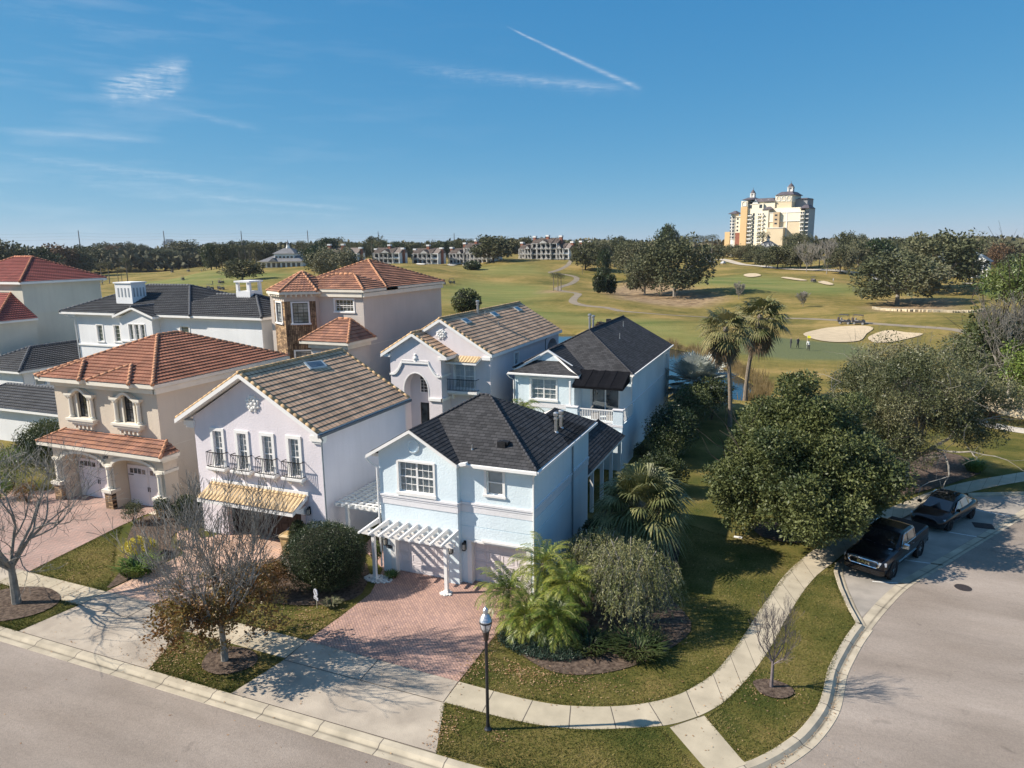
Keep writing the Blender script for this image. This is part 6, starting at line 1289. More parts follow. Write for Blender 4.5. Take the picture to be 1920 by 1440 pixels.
palm('silver_palm','silvery blue fan palm at the far corner of the rear blue house',-8.9,67.5,3.0,'fan',32,3.0,LM_silver,122,tr=.25,els=(-.6,1.4),nb=40,spread=140,lw=.11,droop=.1)
palm('small_palm','small arching palm behind the pergola beside the mauve wall',-19.6,33.2,1.6,'feather',18,1.5,LM_dk,123,tr=.1,nl=30,ll=.4,lw=.04)
palm('queen_palm','arching green palm in front of the arched mauve house',-20.9,46.0,4.0,'feather',20,1.9,LM_palm,124,tr=.12,els=(-.3,1.2),nl=34,ll=.5,lw=.045)
palm('queen_palm','green feathery palm between the two rear houses',-18.9,47.6,4.0,'feather',18,1.8,LM_palm,125,tr=.12,els=(-.3,1.2),nl=34,ll=.5,lw=.045)
palm('queen_palm','leafy palm in front of the white house with dark roof',-49.2,47.5,6.2,'feather',22,2.0,LM_palm,126,tr=.14,els=(-.3,1.2),nl=34,ll=.5,lw=.05)
palm('small_palm','dark arching palm rising behind the tan roof',-46.4,47.3,5.6,'feather',22,1.9,LM_dk,127,tr=.14,els=(-.2,1.2),nl=30,ll=.5,lw=.05)
# broad paddle leaves by the stone tower
t=thing('banana_plant','banana like plant with broad paddle leaves beside the stone tower','plant',(-44.4,47.0,0)); b=B(); b.tube([(0,0,0),(0,0,5.2)],[.2,.12],8); obj('stem',b,MATS['frond_stem'],t,org=(0,0,0)); Q=[]; rs=np.random.default_rng(4)
for k in range(9):
    az=k*.8; el=1.0+.3*rs.random(); d=Vector((math.cos(az)*math.cos(el),math.sin(az)*math.cos(el),math.sin(el))); s=Vector((-math.sin(az),math.cos(az),0))*.2; o=Vector((0,0,5.0)); Q.append((o,o+d*.9-s,o+d*1.8,o+d*.9+s))
quadmesh('leaves',np.array([[tuple(v) for v in q] for q in Q]),LM_brt,t)
def tuft(name,label,x,y,r,h,lm,n,seed,w=.03,cat='plant',group=None):
    rs=np.random.default_rng(seed); t=thing(name,label,cat,(x,y,terr(x,y)),group); Q=[]
    for k in range(n):
        az=rs.random()*2*PI; q=rs.random()**.5*r*.6; o=Vector((math.cos(az)*q,math.sin(az)*q,0)); a2=az+rs.normal()*.5; d=Vector((math.cos(a2)*(.3+.5*rs.random()),math.sin(a2)*(.3+.5*rs.random()),1)).normalized(); s=Vector((-math.sin(a2),math.cos(a2),0))*w; L=h*(.7+.5*rs.random())
        m=o+d*L*.6; tip=m+Vector((math.cos(a2)*L*.45,math.sin(a2)*L*.45,-.02+L*.15)); Q+=[(o-s*.4,m-s,m+s,o+s*.4),(m-s,tip,tip,m+s)]
    quadmesh('blades',np.array([[tuple(v) for v in q] for q in Q]),lm,t); return t
tuft('lily_plant','bright green strappy lily clump beside the golden shrub',-30.3,23.4,1.15,.95,LM_brt,330,131,.035)
tuft('strap_plant','dark strappy plants at the foot of the weeping bush',-5.3,25.5,1.5,.8,LM_dk,420,132,.03); tuft('strap_plant','low strappy leaves right of the date palms',-7.1,25.0,1.1,.7,LM_dk,260,133,.03)
tuft('grass_tuft','single bright green grass tuft on the mulch by the far sidewalk',11.9,56.3,.75,1.1,LM_brt,200,134,.035)
tuft('small_plant','small yellow green plant at the foot of the pergola post',-18.0,27.6,.35,.4,LM_brt,80,135,.03)
tuft('small_plant','tiny grey leaved plant beside the garden sign',-19.0,24.1,.4,.5,LM_gr,90,136,.03)
for i,(x,y) in enumerate(((-33.2,121.8),(-29.6,120.3))): solidball('reed_clump','clipped dark reed clump on the far pond bank, %s'%('left one' if i==0 else 'right one'),x,y,1.0,.8,2.3,LM_brn,140+i,900,.3,'plant')
ri=0
Qr=[]; rs=np.random.default_rng(9)
for (a,c) in zip([(-20.4,115.9),(-13.6,110.0),(-10.4,101.4),(-7.2,94.6),(-4.0,87.3),(-3.2,80.5)],[(-13.6,110.0),(-10.4,101.4),(-7.2,94.6),(-4.0,87.3),(-3.2,80.5),(-4.6,76.8)]):
    for k in range(420):
        s=rs.random(); x=a[0]+(c[0]-a[0])*s+rs.normal()*.5; y=a[1]+(c[1]-a[1])*s+rs.normal()*.4
        g_=.55+.45*math.sin(x*2.1+y*1.3); L=(.5+1.0*rs.random())*g_+.2; az=rs.random()*6.28; w=.05; dx,dy=math.cos(az)*L*.25,math.sin(az)*L*.25
        Qr.append(((x-w,y,-.5),(x+w,y,-.5),(x+dx+w*.3,y+dy,L-.3),(x+dx,y+dy,L-.3)))
o=quadmesh('pond_reeds',np.array(Qr),leafmat('reed_blades',(.12,.09,.04),(.26,.19,.09),None,ns=.6,tr=.1)); o['kind']='stuff'; o['label']='tan reeds along the pond bank'; o['category']='reeds'
# ---------------------------------------------------------------- street lamp
M_lampm=mat('lamp_iron',(.045,.045,.05),.35,.2,ns=6,spec=.6,metal=.5)
t=thing('street_lamp','tall black post lamp with clear acorn globe on the grass verge','street lamp',(-8.96,19.12,0))
b=B(); b.lathe((0,0,0),[(.13,0),(.13,.05),(.10,.09),(.075,.14),(.058,.3),(.045,3.3)],16)
for k in range(10): a=2*PI*k/10; b.tube([(.05*math.cos(a),.05*math.sin(a),.3),(.043*math.cos(a),.043*math.sin(a),3.28)],.009,4)
obj('post',b,M_lampm,t,smooth=False,org=(0,0,0))
b=B(); b.lathe((0,0,3.28),[(.045,0),(.07,.03),(.085,.12),(.11,.3),(.115,.36),(.10,.38)],14); obj('lamp_holder',b,mat('lamp_brown',(.04,.025,.022),.4,.2,spec=.5),t,org=(0,0,0))
gl_=bpy.data.materials.new('globe_glass'); gl_.use_nodes=True; n,l,b_=nodes(gl_); b_.inputs['Base Color'].default_value=(.62,.62,.64,1); b_.inputs['Roughness'].default_value=.12; b_.inputs['Specular IOR Level'].default_value=.9
tr2=n.new('ShaderNodeBsdfTransparent'); ms=n.new('ShaderNodeMixShader'); ms.inputs[0].default_value=.72; l.new(tr2.outputs[0],ms.inputs[1]); l.new(b_.outputs[0],ms.inputs[2]); l.new(ms.outputs[0],n['Material Output'].inputs[0])
b=B(); b.lathe((0,0,3.64),[(.10,0),(.15,.12),(.195,.3),(.20,.36)],18); g_=obj('globe',b,gl_,t,smooth=True,org=(0,0,0))
b=B(); b.lathe((0,0,4.0),[(.205,0),(.205,.03),(.17,.09),(.19,.10),(.13,.18),(.145,.19),(.085,.26),(.075,.31),(.095,.36),(.08,.43),(.03,.48),(.008,.53)],18); obj('globe_cap',b,mat('silver_cap',(.55,.56,.58),.25,.05,metal=.6),t,smooth=False,org=(0,0,0))
b=B(); b.lathe((0,0,3.95),[(.21,0),(.212,.05),(.205,.055)],18)
for k in range(4): a=2*PI*k/4+.4; b.tube([(.105*math.cos(a),.105*math.sin(a),3.62),(.16*math.cos(a),.16*math.sin(a),3.76),(.205*math.cos(a),.205*math.sin(a),3.97)],.011,5)
obj('globe_frame',b,M_lampm,t,org=(0,0,0))
# ---------------------------------------------------------------- bin and garden sign
M_bin=mat('tan_plastic',(.52,.36,.17),.5,.06,ns=4,spec=.4)
t=thing('wheelie_bin','tan plastic wheeled bin beside the mauve garage','bin',(-24.75,28.1,0),rz=R(8))
b=B(); b.hexa([(-.22,-.22,.06),(.22,-.22,.06),(.22,.24,.06),(-.22,.24,.06),(-.30,-.32,1.0),(.30,-.32,1.0),(.30,.32,1.0),(-.30,.32,1.0)]); b.box(-.33,.33,-.35,.35,.96,1.02); b.box(-.12,.12,-.34,-.30,.55,.8); obj('body',b,M_bin,t,org=(0,0,0))
b=B(); b.hexa([(-.34,-.37,1.03),(.34,-.37,1.03),(.34,.36,1.03),(-.34,.36,1.03),(-.28,-.28,1.14),(.28,-.28,1.14),(.28,.34,1.12),(-.28,.34,1.12)]); b.box(-.3,.3,.36,.42,1.02,1.08); obj('lid',b,M_bin,t,org=(0,0,0))
for s in (-1,1): b=B(); b.lathe((s*.26,.27,.11),[(.11,-.03),(.11,.03)],12,axis=(1,0,0)); obj('wheel',b,M_black,t,org=(0,0,0))
t=thing('garden_sign','small silver grey sign on a stake by the round bush','sign',(-19.55,23.75,0),rz=R(-25))
b=B(); b.box(-.015,.015,-.01,.01,0,.5); obj('stake',b,mat('pale_stake',(.35,.32,.24),.7),t,org=(0,0,0))
M_sil=mat('silver_sign',(.42,.43,.48),.45,.1,ns=9)
b=B(); b.lathe((0,-.02,.78),[(.19,-.015),(.19,.015)],8,axis=(0,-1,0)); b.box(-.19,.19,-.035,-.005,.44,.57); sg=obj('sign_plate',b,M_sil,t,org=(0,0,0))
b=B(); 
for k in range(3): b.obox((-.08+.07*k,-.042,.84-.06*k),(1,0,-.7),.06,.006,.055)
b.box(-.14,.12,-.041,-.036,.49,.52); obj('sign_marks',b,M_black,sg,org=(0,0,0))
# white stones round the pergola posts, one white scrap on the lawn
rs=np.random.default_rng(3); b=B()
for k in range(420):
    if k<300: a=rs.random()*6.28; r=rs.random()**.5; x,y=-18.5+.75*r*math.cos(a),27.15+.42*r*math.sin(a)
    else: a=rs.random()*6.28; r=rs.random()**.5; x,y=-14.68+.3*r*math.cos(a),27.05+.25*r*math.sin(a)
    s=.025+.035*rs.random(); b.blob((x,y,.03+s*.4),s*1.3,s,s*.7,5,3)
struct('white_stones',b,mat('white_stone',(.66,.65,.62),.8,.1,ns=20),'stuff')
b=B(); b.box(-.22,.22,-.09,.09,.01,.05); tag(obj('valve_box_lid',b,M_white,org=(0,0,0)),'small white rectangular lid lying in the lawn','lid').location=(-2.55,38.6,0)
# ---------------------------------------------------------------- cars
M_cpaint=mat('black_car_paint',(.004,.0045,.007),.2,.1,ns=2,spec=.35,coat=.35); M_cglass=mat('car_glass',(.012,.014,.016),.04,.1,spec=1,coat=.5); M_chrome=mat('chrome',(.75,.76,.78),.12,.02,metal=1); M_tyre=mat('tyre_rubber',(.018,.018,.02),.85,.2,ns=20); M_lens=mat('lamp_lens',(.45,.47,.5),.1,.1,spec=.9); M_trimb=mat('black_plastic',(.015,.015,.016),.6,.2,ns=9)
def loft(b,secs,close=True):
    "secs: list of rings (same count)"
    base=len(b.v); n_=len(secs[0])
    for s in secs: b.v+= [tuple(p) for p in s]
    for k in range(len(secs)-1):
        for j in range(n_ if close else n_-1):
            b.f.append((base+k*n_+j,base+k*n_+(j+1)%n_,base+(k+1)*n_+(j+1)%n_,base+(k+1)*n_+j)); b.uv.append(None); b.mi.append(0)
    b.f.append(tuple(base+j for j in reversed(range(n_)))); b.uv.append(None); b.mi.append(0)
    e=base+(len(secs)-1)*n_; b.f.append(tuple(e+j for j in range(n_))); b.uv.append(None); b.mi.append(0)
def ring(x,w,z0,z1,r=.12,crown=.03,tuck=.06):
    "body cross section at x: half width w, floor z0, shoulder z1"
    h=[(w-tuck-.05,z0),(w-tuck,z0+.06),(w,z0+(z1-z0)*.42),(w-.005,z0+(z1-z0)*.7),(w-.05,z1-r*.35),(w-r-.03,z1),(w*.5,z1+crown),(0,z1+crown*1.3)]
    return [(x,y,z) for y,z in h]+[(x,-y,z) for y,z in h[::-1][1:]]
def wheel(t,x,y,r,w,rimm,spokes=6):
    s=1 if y>0 else -1; b=B(); b.lathe((x,y,r),[(r*.62,-w/2),(r*.96,-w/2),(r,-w/2+.04),(r,w/2-.04),(r*.96,w/2),(r*.62,w/2)],22,axis=(0,1,0)); ty=obj('wheel',b,M_tyre,t,smooth=False,org=(0,0,0))
    b=B(); b.lathe((x,y+s*(w/2-.05),r),[(r*.64,-.03),(r*.66,.03),(r*.6,.035),(r*.58,-.02),(.01,-.02)],20,axis=(0,1,0))
    for k in range(spokes):
        a=2*PI*k/spokes; b.obox((x+math.cos(a)*r*.33,y+s*(w/2-.02),r+math.sin(a)*r*.33),(math.cos(a),0,math.sin(a)),r*.55,.04,.09)
    b.lathe((x,y+s*(w/2-.03),r),[(.09,-.02),(.08,.04),(.01,.05)],10,axis=(0,s,0)); obj('rim',b,rimm,ty,org=(0,0,0))
def car(name,label,x,y,heading,z=-.094): return thing(name,label,'truck' if 'pickup' in name else 'car',(x,y,z),rz=heading)
# local frame: x forward, y left
hd=math.atan2(-.901,-.433); fx,fy=math.cos(hd),math.sin(hd); lx,ly=-fy,fx
mx_,my_=(4.81+6.36)/2,(36.49+39.72)/2
T1=car('pickup_truck','glossy black pickup truck with chrome grille parked in the bay','x' and mx_-lx*.93,my_-ly*.93,hd)
b=B()
S_=[(2.95,.82,.52,.92),(2.88,.93,.42,1.08),(2.6,.99,.36,1.14),(2.0,1.0,.36,1.20),(1.1,1.01,.38,1.25),(.95,1.01,.38,1.27),(-.9,1.01,.38,1.30),(-1.05,1.01,.38,1.34),(-2.7,1.01,.40,1.36),(-2.92,.97,.45,1.34)]
loft(b,[ring(x,w,z0,z1) for x,w,z0,z1 in S_]); bd=obj('body',b,M_cpaint,T1,smooth=False,org=(0,0,0))
b=B()   # cab
def cab(x,w0,w1,z0,z1,r=.1): h=[(w0,z0),(w1+.03,z1-r),(w1-r*.6,z1),(0,z1+.03)]; return [(x,y,z) for y,z in h]+[(x,-y,z) for y,z in h[::-1][1:]]
loft(b,[cab(1.25,.93,.80,1.22,1.30,.02),cab(.55,.95,.80,1.25,1.86,.1),(cab(.2,.95,.78,1.25,1.93,.1)),cab(-.75,.95,.78,1.25,1.93,.1),cab(-1.05,.95,.80,1.25,1.84,.1),cab(-1.2,.93,.80,1.27,1.36,.02)]); cb=obj('cab',b,M_cpaint,T1,org=(0,0,0))
b=B(); b.face([(1.22,-.78,1.32),(1.22,.78,1.32),(.62,.72,1.85),(.62,-.72,1.85)]); b.face([(-1.205,.7,1.42),(-1.205,-.7,1.42),(-1.10,-.68,1.8),(-1.10,.68,1.8)]); obj('windscreen',b,M_cglass,cb,org=(0,0,0))
for s in (-1,1):
    for x0,x1,xt0,xt1 in ((.92,.08,.50,.08),(.0,-.86,.0,-.76)):
        b=B(); y0,y1=s*.945,s*.845; b.face([(x0,y0,1.36),(x1,y0,1.36),(xt1,y1,1.80),(xt0,y1,1.80)]); obj('side_window',b,mat('pale_reflecting_glass',(.16,.16,.13),.06,.15,spec=1,coat=1),cb,org=(0,0,0))
b=B()
for s in (-1,1):
    b.tube([(1.0,s*.975,1.325),(-.9,s*.975,1.335),(-.80,s*.86,1.84),(.46,s*.865,1.84),(1.0,s*.975,1.325)],.014,5); b.box(1.2,-1.1,s*1.0-.012,s*1.0+.012,.62,.66)
    b.box(.28,.46,s*1.02-.01,s*1.02+.01,1.1,1.13); b.box(-.62,-.44,s*1.02-.01,s*1.02+.01,1.12,1.15)
obj('chrome_trim',b,M_chrome,bd,org=(0,0,0))
b=B(); loftp=[(2.93,-.66,.72),(2.93,.66,.72),(2.99,.60,1.05),(2.99,-.60,1.05)]
for (y0,z0,y1,z1) in ((-.62,1.05,.62,1.05),(-.62,.74,.62,.74),(-.72,.9,-.62,1.05),(-.72,.9,-.62,.74),(.72,.9,.62,1.05),(.72,.9,.62,.74)): b.tube([(2.955,y0,z0),(2.975,(y0+y1)/2,(z0+z1)/2),(2.955,y1,z1)],.035,6)
for k in range(5): b.tube([(2.965,-.6,.80+.05*k),(2.965,.6,.80+.05*k)],.008,4)
gr=obj('grille',b,M_chrome,T1,org=(0,0,0)); b=B(); b.face([(2.95,-.66,.74),(2.95,.66,.74),(2.95,.62,1.05),(2.95,-.62,1.05)]); obj('grille_back',b,M_trimb,gr,org=(0,0,0))
cu=bpy.data.curves.new('n','FONT'); cu.body='RAM'; cu.size=.17; cu.align_x='CENTER'; cu.align_y='CENTER'; cu.extrude=.01; cu.offset=.006
tt=bpy.data.objects.new('n',cu); COL.objects.link(tt); me2=bpy.data.meshes.new_from_object(tt.evaluated_get(bpy.context.evaluated_depsgraph_get())); bpy.data.objects.remove(tt)
me2.transform(Matrix.Translation((2.99,0,.90))@Matrix.Rotation(R(90),4,'Z')@Matrix.Rotation(R(90),4,'X')@Matrix.Scale(1.7,4,(1,0,0))); me2.materials.clear(); me2.materials.append(M_chrome); q=bpy.data.objects.new('grille_letters',me2); COL.objects.link(q); q.parent=gr
for s in (-1,1):
    b=B(); b.hexa([(2.9,s*.72,.86),(2.72,s*.985,.86),(2.72,s*.985,1.04),(2.9,s*.70,1.04),(2.97,s*.72,.86),(2.80,s*1.0,.88),(2.78,s*.99,1.03),(2.95,s*.70,1.04)]); obj('headlight',b,M_lens,T1,org=(0,0,0))
    b=B(); b.hexa([(.75,s*1.0,1.28),(.95,s*1.0,1.28),(.95,s*1.30,1.30),(.78,s*1.30,1.30),(.75,s*1.05,1.5),(.92,s*1.05,1.48),(.92,s*1.28,1.47),(.78,s*1.28,1.5)]); obj('mirror',b,M_chrome,T1,org=(0,0,0))
    b=B(); 
    for xx in (1.86,-1.72): b.lathe((xx,s*.93,.42),[(.50,-.06),(.50,.09),(.44,.092),(.44,-.06)],22,axis=(0,s,0))
    obj('wheel_arch',b,M_trimb,bd,org=(0,0,0))
b=B(); b.hexa([(2.85,-.95,.42),(3.02,-.8,.42),(3.02,.8,.42),(2.85,.95,.42),(2.85,-.97,.68),(3.06,-.8,.68),(3.06,.8,.68),(2.85,.97,.68)]); b.box(-3.02,-2.9,-.95,.95,.5,.68); obj('bumper',b,M_cpaint,T1,org=(0,0,0))
b=B(); b.box(-2.82,-1.28,-.86,.86,1.375,1.40); obj('bed_cover',b,M_trimb,T1,org=(0,0,0))
b=B(); b.box(1.35,1.5,.55,.72,1.262,1.27); obj('hood_sticker',b,mat('pale_sticker',(.5,.55,.62),.5),bd,org=(0,0,0))
b=B(); 
for s in (-1,1): b.tube([(1.25,s*.15,1.30),(1.2,s*.6,1.36)],.012,4)
obj('wipers',b,M_trimb,cb,org=(0,0,0))
for s in (-1,1):
    for xx in (1.86,-1.72): wheel(T1,xx,s*.86,.42,.28,M_chrome)
hd2=math.atan2(-.859,-.512); fx,fy=math.cos(hd2),math.sin(hd2); lx,ly=-fy,fx; mx_,my_=(8.36+9.92)/2,(43.92+46.54)/2
T2=car('parked_suv','black rounded electric crossover parked behind the pickup',mx_-lx*.9,my_-ly*.9,hd2)
b=B(); S_=[(2.45,.62,.40,.66),(2.38,.78,.30,.74),(2.1,.93,.26,.84),(1.5,.98,.26,.94),(.9,.99,.28,.98),(-.9,1.0,.28,1.04),(-1.7,1.0,.30,1.08),(-2.2,.95,.36,1.04),(-2.42,.84,.42,.95)]
loft(b,[ring(x,w,z0,z1,.16,.05) for x,w,z0,z1 in S_]); bd=obj('body',b,M_cpaint,T2,smooth=True,org=(0,0,0))
b=B(); loft(b,[cab(1.15,.86,.70,.94,1.0,.02),cab(.5,.90,.66,.98,1.40,.1),cab(.0,.91,.64,1.0,1.58,.12),cab(-.7,.90,.62,1.02,1.60,.12),cab(-1.4,.86,.62,1.04,1.42,.12),cab(-2.05,.78,.60,1.04,1.12,.03)]); cb=obj('cabin',b,M_cpaint,T2,smooth=True,org=(0,0,0))
b=B(); b.face([(1.16,-.72,1.01),(1.16,.72,1.01),(.52,.64,1.425),(.52,-.64,1.425)]); b.face([(.50,-.62,1.44),(.50,.62,1.44),(.02,.60,1.625),(.02,-.60,1.625)]); b.face([(0,-.58,1.635),(0,.58,1.635),(-.68,.56,1.655),(-.68,-.56,1.655)]); obj('glass_roof',b,M_cglass,cb,org=(0,0,0))
for s in (-1,1):
    for P_ in ([(.72,.92,1.04),(.05,.935,1.06),(.05,.775,1.43),(.32,.79,1.36)],[(0,.935,1.06),(-.85,.93,1.08),(-.75,.76,1.47),(0,.775,1.44)],[(-.9,.925,1.09),(-1.45,.885,1.12),(-1.2,.78,1.36),(-.82,.76,1.45)]):
        b=B(); b.face([(x,s*y,z) for x,y,z in P_]); obj('side_window',b,MATS['pale_reflecting_glass'],cb,org=(0,0,0))
    b=B(); b.tube([(.95,s*.93,1.03),(.3,s*.80,1.43),(-.7,s*.78,1.52),(-1.5,s*.85,1.2)],.016,5); obj('chrome_trim',b,M_chrome,cb,org=(0,0,0))
    b=B(); b.hexa([(2.25,s*.62,.70),(2.05,s*.90,.74),(2.0,s*.90,.80),(2.2,s*.60,.76),(2.33,s*.62,.70),(2.13,s*.93,.74),(2.08,s*.93,.80),(2.28,s*.60,.76)]); obj('headlight',b,M_lens,T2,org=(0,0,0))
    b=B(); b.hexa([(.7,s*.95,1.02),(.86,s*.95,1.02),(.86,s*1.16,1.03),(.74,s*1.16,1.03),(.7,s*.98,1.16),(.82,s*.98,1.16),(.82,s*1.14,1.14),(.74,s*1.14,1.14)]); obj('mirror',b,M_cpaint,T2,org=(0,0,0))
    for xx in (1.5,-1.5): wheel(T2,xx,s*.86,.37,.25,M_black,8)
# ---------------------------------------------------------------- golf carts
def cart(): 
    t=thing('golf_cart','x','golf cart',(0,0,0),'golf carts out on the course'); b=B()
    b.hexa([(-1.15,-.5,.35),(1.15,-.5,.3),(1.15,.5,.3),(-1.15,.5,.35),(-1.15,-.55,.75),(1.05,-.55,.72),(1.05,.55,.72),(-1.15,.55,.75)]); b.hexa([(.55,-.5,.7),(1.15,-.45,.6),(1.15,.45,.6),(.55,.5,.7),(.6,-.5,.98),(.9,-.45,.92),(.9,.45,.92),(.6,.5,.98)]); obj('body',b,mat('cart_body',(.05,.05,.06),.35,.2),t,org=(0,0,0))
    b=B(); b.box(-.6,0,-.5,.5,.72,.85); b.box(-.68,-.55,-.5,.5,.85,1.25); obj('seat',b,mat('cart_seat',(.35,.33,.32),.7),t,org=(0,0,0))
    b=B(); b.hexa([(-1.1,-.6,1.82),(.75,-.58,1.80),(.75,.58,1.80),(-1.1,.6,1.82),(-1.0,-.5,1.92),(.65,-.5,1.90),(.65,.5,1.90),(-1.0,.5,1.92)]); obj('canopy',b,mat('cart_roof',(.045,.04,.045),.6),t,org=(0,0,0))
    b=B(); 
    for s in (-1,1): b.tube([(.85,s*.5,.95),(.62,s*.54,1.82)],.025,5); b.tube([(-1.05,s*.52,.75),(-1.0,s*.55,1.84)],.025,5)
    obj('roof_struts',b,M_black,t,org=(0,0,0)); b=B(); b.hexa([(-1.3,-.35,.6),(-1.05,-.35,.5),(-1.05,.35,.5),(-1.3,.35,.6),(-1.3,-.35,1.3),(-1.05,-.35,1.25),(-1.05,.35,1.25),(-1.3,.35,1.3)]); obj('golf_bags',b,mat('bag_cloth',(.12,.10,.11),.8,.5,ns=5),t,org=(0,0,0))
    for x in (.8,-.75):
        for s in (-1,1): b=B(); b.lathe((x,s*.5,.22),[(.22,-.09),(.22,.09),(.12,.1),(.01,.1)],12,axis=(0,s,0)); obj('wheel',b,mat('cart_wheel',(.25,.25,.25),.6,.5,ns=6),t,org=(0,0,0))
    return t
CT=[((7.9,156.4),-.25,'dark golf cart with maroon side on the path, left of the pair'),((10.4,154.9),-.25,'golf cart on the path above the big bunker, right of the pair'),((2.8,267.5),1.2,'golf cart beside the far small bunker on the right fairway'),((-121.6,236.5),.4,'golf cart on the fairway behind the stone tower house roof, right one'),((-122.9,231.5),.4,'smaller golf cart left of the one behind the tower house roof'),((-258.7,239.3),2.6,'golf cart on the left fairway above the slotted white chimney'),((-215.1,217.8),1.5,'pale golf cart on the left fairway near the lone oak'),((-366.0,330.9),2.8,'golf cart at the far left edge of the course, left of two'),((-360.0,338.0),2.8,'golf cart at the far left edge of the course, right of two'),((-198.1,195.2),.2,'golf cart just above the dark tiled roof ridge, left one'),((-193.3,195.4),.2,'golf cart just above the dark tiled roof ridge, right one'),((-168,352),.9,'golf cart by the white bunkers in front of the villas')]
c0=cart()
for i,((x,y),a,lab) in enumerate(CT):
    c=c0 if i==0 else dup(c0,(x,y,terr(x,y)),a); c.location=(x,y,terr(x,y)+.05); c.rotation_euler=(0,0,a); c['label']=lab
# ---------------------------------------------------------------- people
def clothes(name,shirt,trousers,hat):
    m=bpy.data.materials.new(name); m.use_nodes=True; n,l,b_=nodes(m); tx=n.new('ShaderNodeTexCoord'); sp=n.new('ShaderNodeSeparateXYZ'); l.new(tx.outputs['Object'],sp.inputs[0]); r=n.new('ShaderNodeValToRGB'); r.color_ramp.interpolation='CONSTANT'
    mr=n.new('ShaderNodeMath'); mr.operation='DIVIDE'; l.new(sp.outputs[2],mr.inputs[0]); mr.inputs[1].default_value=2; l.new(mr.outputs[0],r.inputs[0]); e=r.color_ramp.elements
    e[0].position=0; e[0].color=(.08,.07,.06,1); e[1].position=.04; e[1].color=(*trousers,1)
    for p,c in ((.46,shirt),(.745,(.42,.26,.19)),(.85,hat)): x=e.new(p); x.color=(*c,1)
    l.new(r.outputs[0],b_.inputs['Base Color']); b_.inputs['Roughness'].default_value=.85; return m
def person(label,x,y,rz,pose,shirt,trousers,hat,h=1.75):
    t=thing('person',label,'person',(x,y,terr(x,y)),rz=rz); P=dict(stand=dict(l=[(.0,.10,.47),(.02,.11,.05)],r=[(.0,-.10,.47),(-.02,-.11,.05)],sh=0,ha=[(.05,.27,1.18),(.18,.26,.98)],hb=[(.02,-.27,1.18),(.10,-.28,.95)]),
      walk=dict(l=[(.12,.09,.50),(.22,.1,.06)],r=[(-.02,-.09,.48),(-.26,-.1,.10)],sh=.03,ha=[(-.12,.25,1.18),(-.2,.24,.98)],hb=[(.14,-.24,1.2),(.28,-.2,1.05)]),
      putt=dict(l=[(.04,.13,.47),(.0,.15,.05)],r=[(.04,-.13,.47),(.0,-.15,.05)],sh=.28,ha=[(.38,.16,1.05),(.42,.03,.82)],hb=[(.38,-.16,1.05),(.42,-.03,.80)]))[pose]
    s=P['sh']; V=[(0,0,.95),(0,0,1.08),(s*.5,0,1.25),(s*.9,0,1.42),(s*1.15,0,1.50),(s*1.35+.01,0,1.60),(s*1.5+.02,0,1.70)]; Rr=[.135,.125,.135,.13,.055,.085,.095]
    E=[(0,1),(1,2),(2,3),(3,4),(4,5),(5,6)]
    def add(v,r,p): V.append(v);Rr.append(r);E.append((p,len(V)-1)); return len(V)-1
    for leg,sd in ((P['l'],1),(P['r'],-1)):
        a=add((0,sd*.09,.88),.095,0); k=add(leg[0],.06,a); f=add(leg[1],.042,k); add((leg[1][0]+.13,leg[1][1],.04),.035,f)
    for arm,sd in ((P['ha'],1),(P['hb'],-1)):
        a=add((s*.9,sd*.17,1.42),.06,3); e=add(arm[0],.04,a); hnd=add(arm[1],.03,e); add((arm[1][0]+.05,arm[1][1],arm[1][2]-.07),.025,hnd)
    me=bpy.data.meshes.new('body'); me.from_pydata([tuple(c*h/1.8 for c in v) for v in V],E,[]); o=bpy.data.objects.new('body',me); COL.objects.link(o); o.parent=t
    sk=o.modifiers.new('skin','SKIN'); 
    for i,v in enumerate(me.skin_vertices[0].data): v.radius=(Rr[i],Rr[i]*1.15 if i<4 else Rr[i]); v.use_root=(i==0)
    o.modifiers.new('sub','SUBSURF').levels=1; o.modifiers['sub'].render_levels=2; me.materials.append(clothes(label[:20],shirt,trousers,hat)); sk.use_smooth_shade=True
    if pose=='putt': b=B(); b.tube([(.42,0,.8),(.62,.0,.03)],.012,5); b.box(.58,.66,-.05,.05,0,.03); q=obj('putter',b,M_black,None,org=(0,0,0)); q.location=t.location; q.rotation_euler=(0,0,rz); tag(q,'thin golf putter held by the bending golfer in white','golf club')
    return t
person('golfer in dark clothes standing on the green, leftmost of three',-1.4,116.7,.3,'stand',(.03,.03,.04),(.04,.04,.05),(.04,.035,.03))
person('golfer in dark clothes standing on the green, middle of three',-.4,117.3,-1.2,'walk',(.05,.05,.06),(.035,.035,.04),(.05,.04,.03))
person('golfer in a white shirt bending over a putt on the green',1.2,115.3,-2.2,'putt',(.72,.72,.72),(.05,.05,.06),(.1,.08,.06))
person('golfer in pale clothes standing near the far right bunker',9.0,266.5,0,'stand',(.5,.5,.5),(.3,.28,.25),(.4,.38,.35))
person('golfer standing on the far left fairway near two carts',-350,339,0,'stand',(.35,.35,.38),(.15,.15,.16),(.3,.3,.3)); person('golfer standing on the left fairway between two carts',-214.1,212.3,0,'walk',(.08,.08,.09),(.1,.1,.1),(.2,.2,.2))
